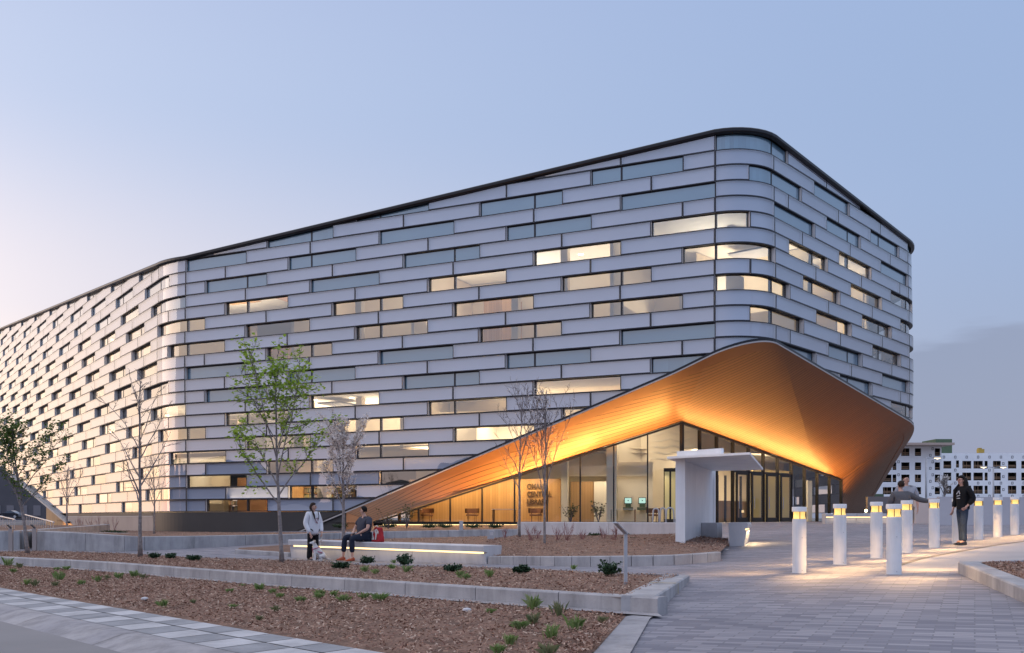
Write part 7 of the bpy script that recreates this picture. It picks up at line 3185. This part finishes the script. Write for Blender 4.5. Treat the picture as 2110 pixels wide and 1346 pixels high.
for s0 in np.arange(40.4, 54, .8):
    mb.poly([FP(s0, -1.75, -3.45), FP(s0 + .8, -1.75, -3.45), FP(s0 + .8, -1.62, -3.45), FP(s0, -1.62, -3.45)])
mb.build('side_sill_light', mat_emit('amber_strip', (1.0, .5, .18), 2.2), lib)
A_, B_ = Vector(FP(41.5, -1.6, -2.9)), Vector(FP(54, -1.6, -2.9))
area('side_light', (A_ + B_) / 2, Vector((.3, .4, 1)), B_ - A_, (B_ - A_).length, .1, 160, (1, .62, .3))
for nm, s0, s1, n0_, n1_, col_, lab in (('red', 44.6, 48.2, 1.25, 1.9, (.9, .06, .05), 'red glowing sign panel seen through the leafy tree under the far overhang'), ('teal', 42.3, 43.6, .55, 1.5, (.08, .75, .5), 'teal glowing sign panel beside the diagonal edge of the far overhang'), ('blue', 44.8, 48.0, 2.5, 3.1, (.25, .42, .8), 'pale blue glowing sign panel above the red one under the far overhang')):
    mb = MB()
    k = 7
    for i in range(k):
        a_ = s0 + (s1 - s0) * i / k
        b_ = a_ + (s1 - s0) / k * (.8 if i % 3 else .6)
        mb.poly([FP(a_, n0_, -3.3), FP(b_, n0_, -3.3), FP(b_, n1_ - .12 * (i % 2), -3.3), FP(a_, n1_, -3.3)])
    o_ = mb.build('glowing_sign', mat_emit('sign_' + nm, col_, .55))
    tag(o_, lab, 'sign')

# dark sedan on the far street
c = P(22, 1068.5, 150)
cz = EYE - .14
rc_ = thing('parked_car', (c.x, c.y, cz), 'dark blue sedan parked on the far street at the left edge', 'car')
M['carp'] = mat('dark_blue_car_paint', (.012, .015, .028), .25, .3, coat=1.0)
prof = [(-1.55, .30), (-1.56, .62), (-1.45, .74), (-1.0, .80), (-.62, .86), (-.25, 1.16), (.35, 1.22), (.72, 1.12), (1.08, .86), (1.45, .78), (1.55, .60), (1.55, .30)]
m_ = MB()
for k in range(len(prof)):
    j = (k + 1) % len(prof)
    (x0, z0), (x1, z1) = prof[k], prof[j]
    w0, w1 = (.62 if z0 > .9 else .72), (.62 if z1 > .9 else .72)
    m_.poly([(c.x + x0, c.y - w0, cz + z0), (c.x + x1, c.y - w1, cz + z1), (c.x + x1, c.y + w1, cz + z1), (c.x + x0, c.y + w0, cz + z0)])
m_.poly([(c.x + x, c.y - (.62 if z > .9 else .72), cz + z) for x, z in prof])
m_.poly([(c.x + x, c.y + (.62 if z > .9 else .72), cz + z) for x, z in prof][::-1])
m_.build('body', M['carp'], rc_)
m_ = MB()
m_.poly([(c.x - .52, c.y - .70, cz + .88), (c.x + .95, c.y - .70, cz + .88), (c.x + .66, c.y - .63, cz + 1.12), (c.x + .3, c.y - .63, cz + 1.17), (c.x - .22, c.y - .63, cz + 1.12)])
m_.build('side_window', mat('dark_car_glass', (.03, .035, .045), .1, coat=1), rc_)
for x in (-.95, 1.0):
    m_ = MB()
    k = 16
    for yy in (-.75,):
        m_.poly([(c.x + x + .31 * math.cos(2 * math.pi * i / k), c.y + yy, cz + .31 + .31 * math.sin(2 * math.pi * i / k)) for i in range(k)])
        for i in range(k):
            a0, a1 = 2 * math.pi * i / k, 2 * math.pi * (i + 1) / k
            m_.poly([(c.x + x + .31 * math.cos(a), c.y + y, cz + .31 + .31 * math.sin(a)) for a, y in ((a0, yy), (a1, yy), (a1, .7), (a0, .7))])
    wh = m_.build('wheel', M['black'], rc_)
    m_ = MB()
    m_.poly([(c.x + x + .2 * math.cos(2 * math.pi * i / k), c.y - .76, cz + .31 + .2 * math.sin(2 * math.pi * i / k)) for i in range(k)])
    m_.build('rim', M['steel'], wh)
# dark brick block far behind on the left
c = P(-40, 1066, 190)
r_ = thing('background_building', (c.x, c.y, EYE - .5), 'dark flat-fronted building beyond the street at the left edge', 'building')
m_ = MB()
m_.box((c.x, c.y + 6, EYE + 4.5), (26, 12, 11))
m_.build('wall', mat('dark_slate_wall', (.07, .068, .08), .8, 0, (.09, .085, .10), .3), r_)
for i in range(4):
    m_ = MB()
    m_.box((c.x + 3.2 + i * 2.6, c.y - .05, EYE + 1.4), (1.4, .12, 2.0))
    m_.build('window', mat('dim_window', (.16, .15, .17), .3), r_)
tag(sheet('far_road', [V3(-160, 138), V3(90, 138)], [V3(-160, 160), V3(90, 160)], M['street'], -.0, 20, 4), kind='structure')

# wooded skyline behind the viewer (what the lower glass mirrors)
rr = random.Random(50)
m_ = MB()
for i in range(210):
    an = R(rr.uniform(150, 395))
    d_ = rr.uniform(230, 300)
    x, y = d_ * math.cos(an), d_ * math.sin(an)
    if y > 90:
        continue
    h_ = rr.uniform(9, 19)
    m_.ball((x, y, EYE - 1 + h_ * .45), (h_ * .75, h_ * .75, h_ * .62), nu=9, nv=6)
tag(m_.build('distant_woods', mat('far_tree_mass', (.045, .05, .045), .9, 0, (.08, .08, .075), .3)), 'dark wooded skyline behind the viewer', 'woods', kind='stuff')
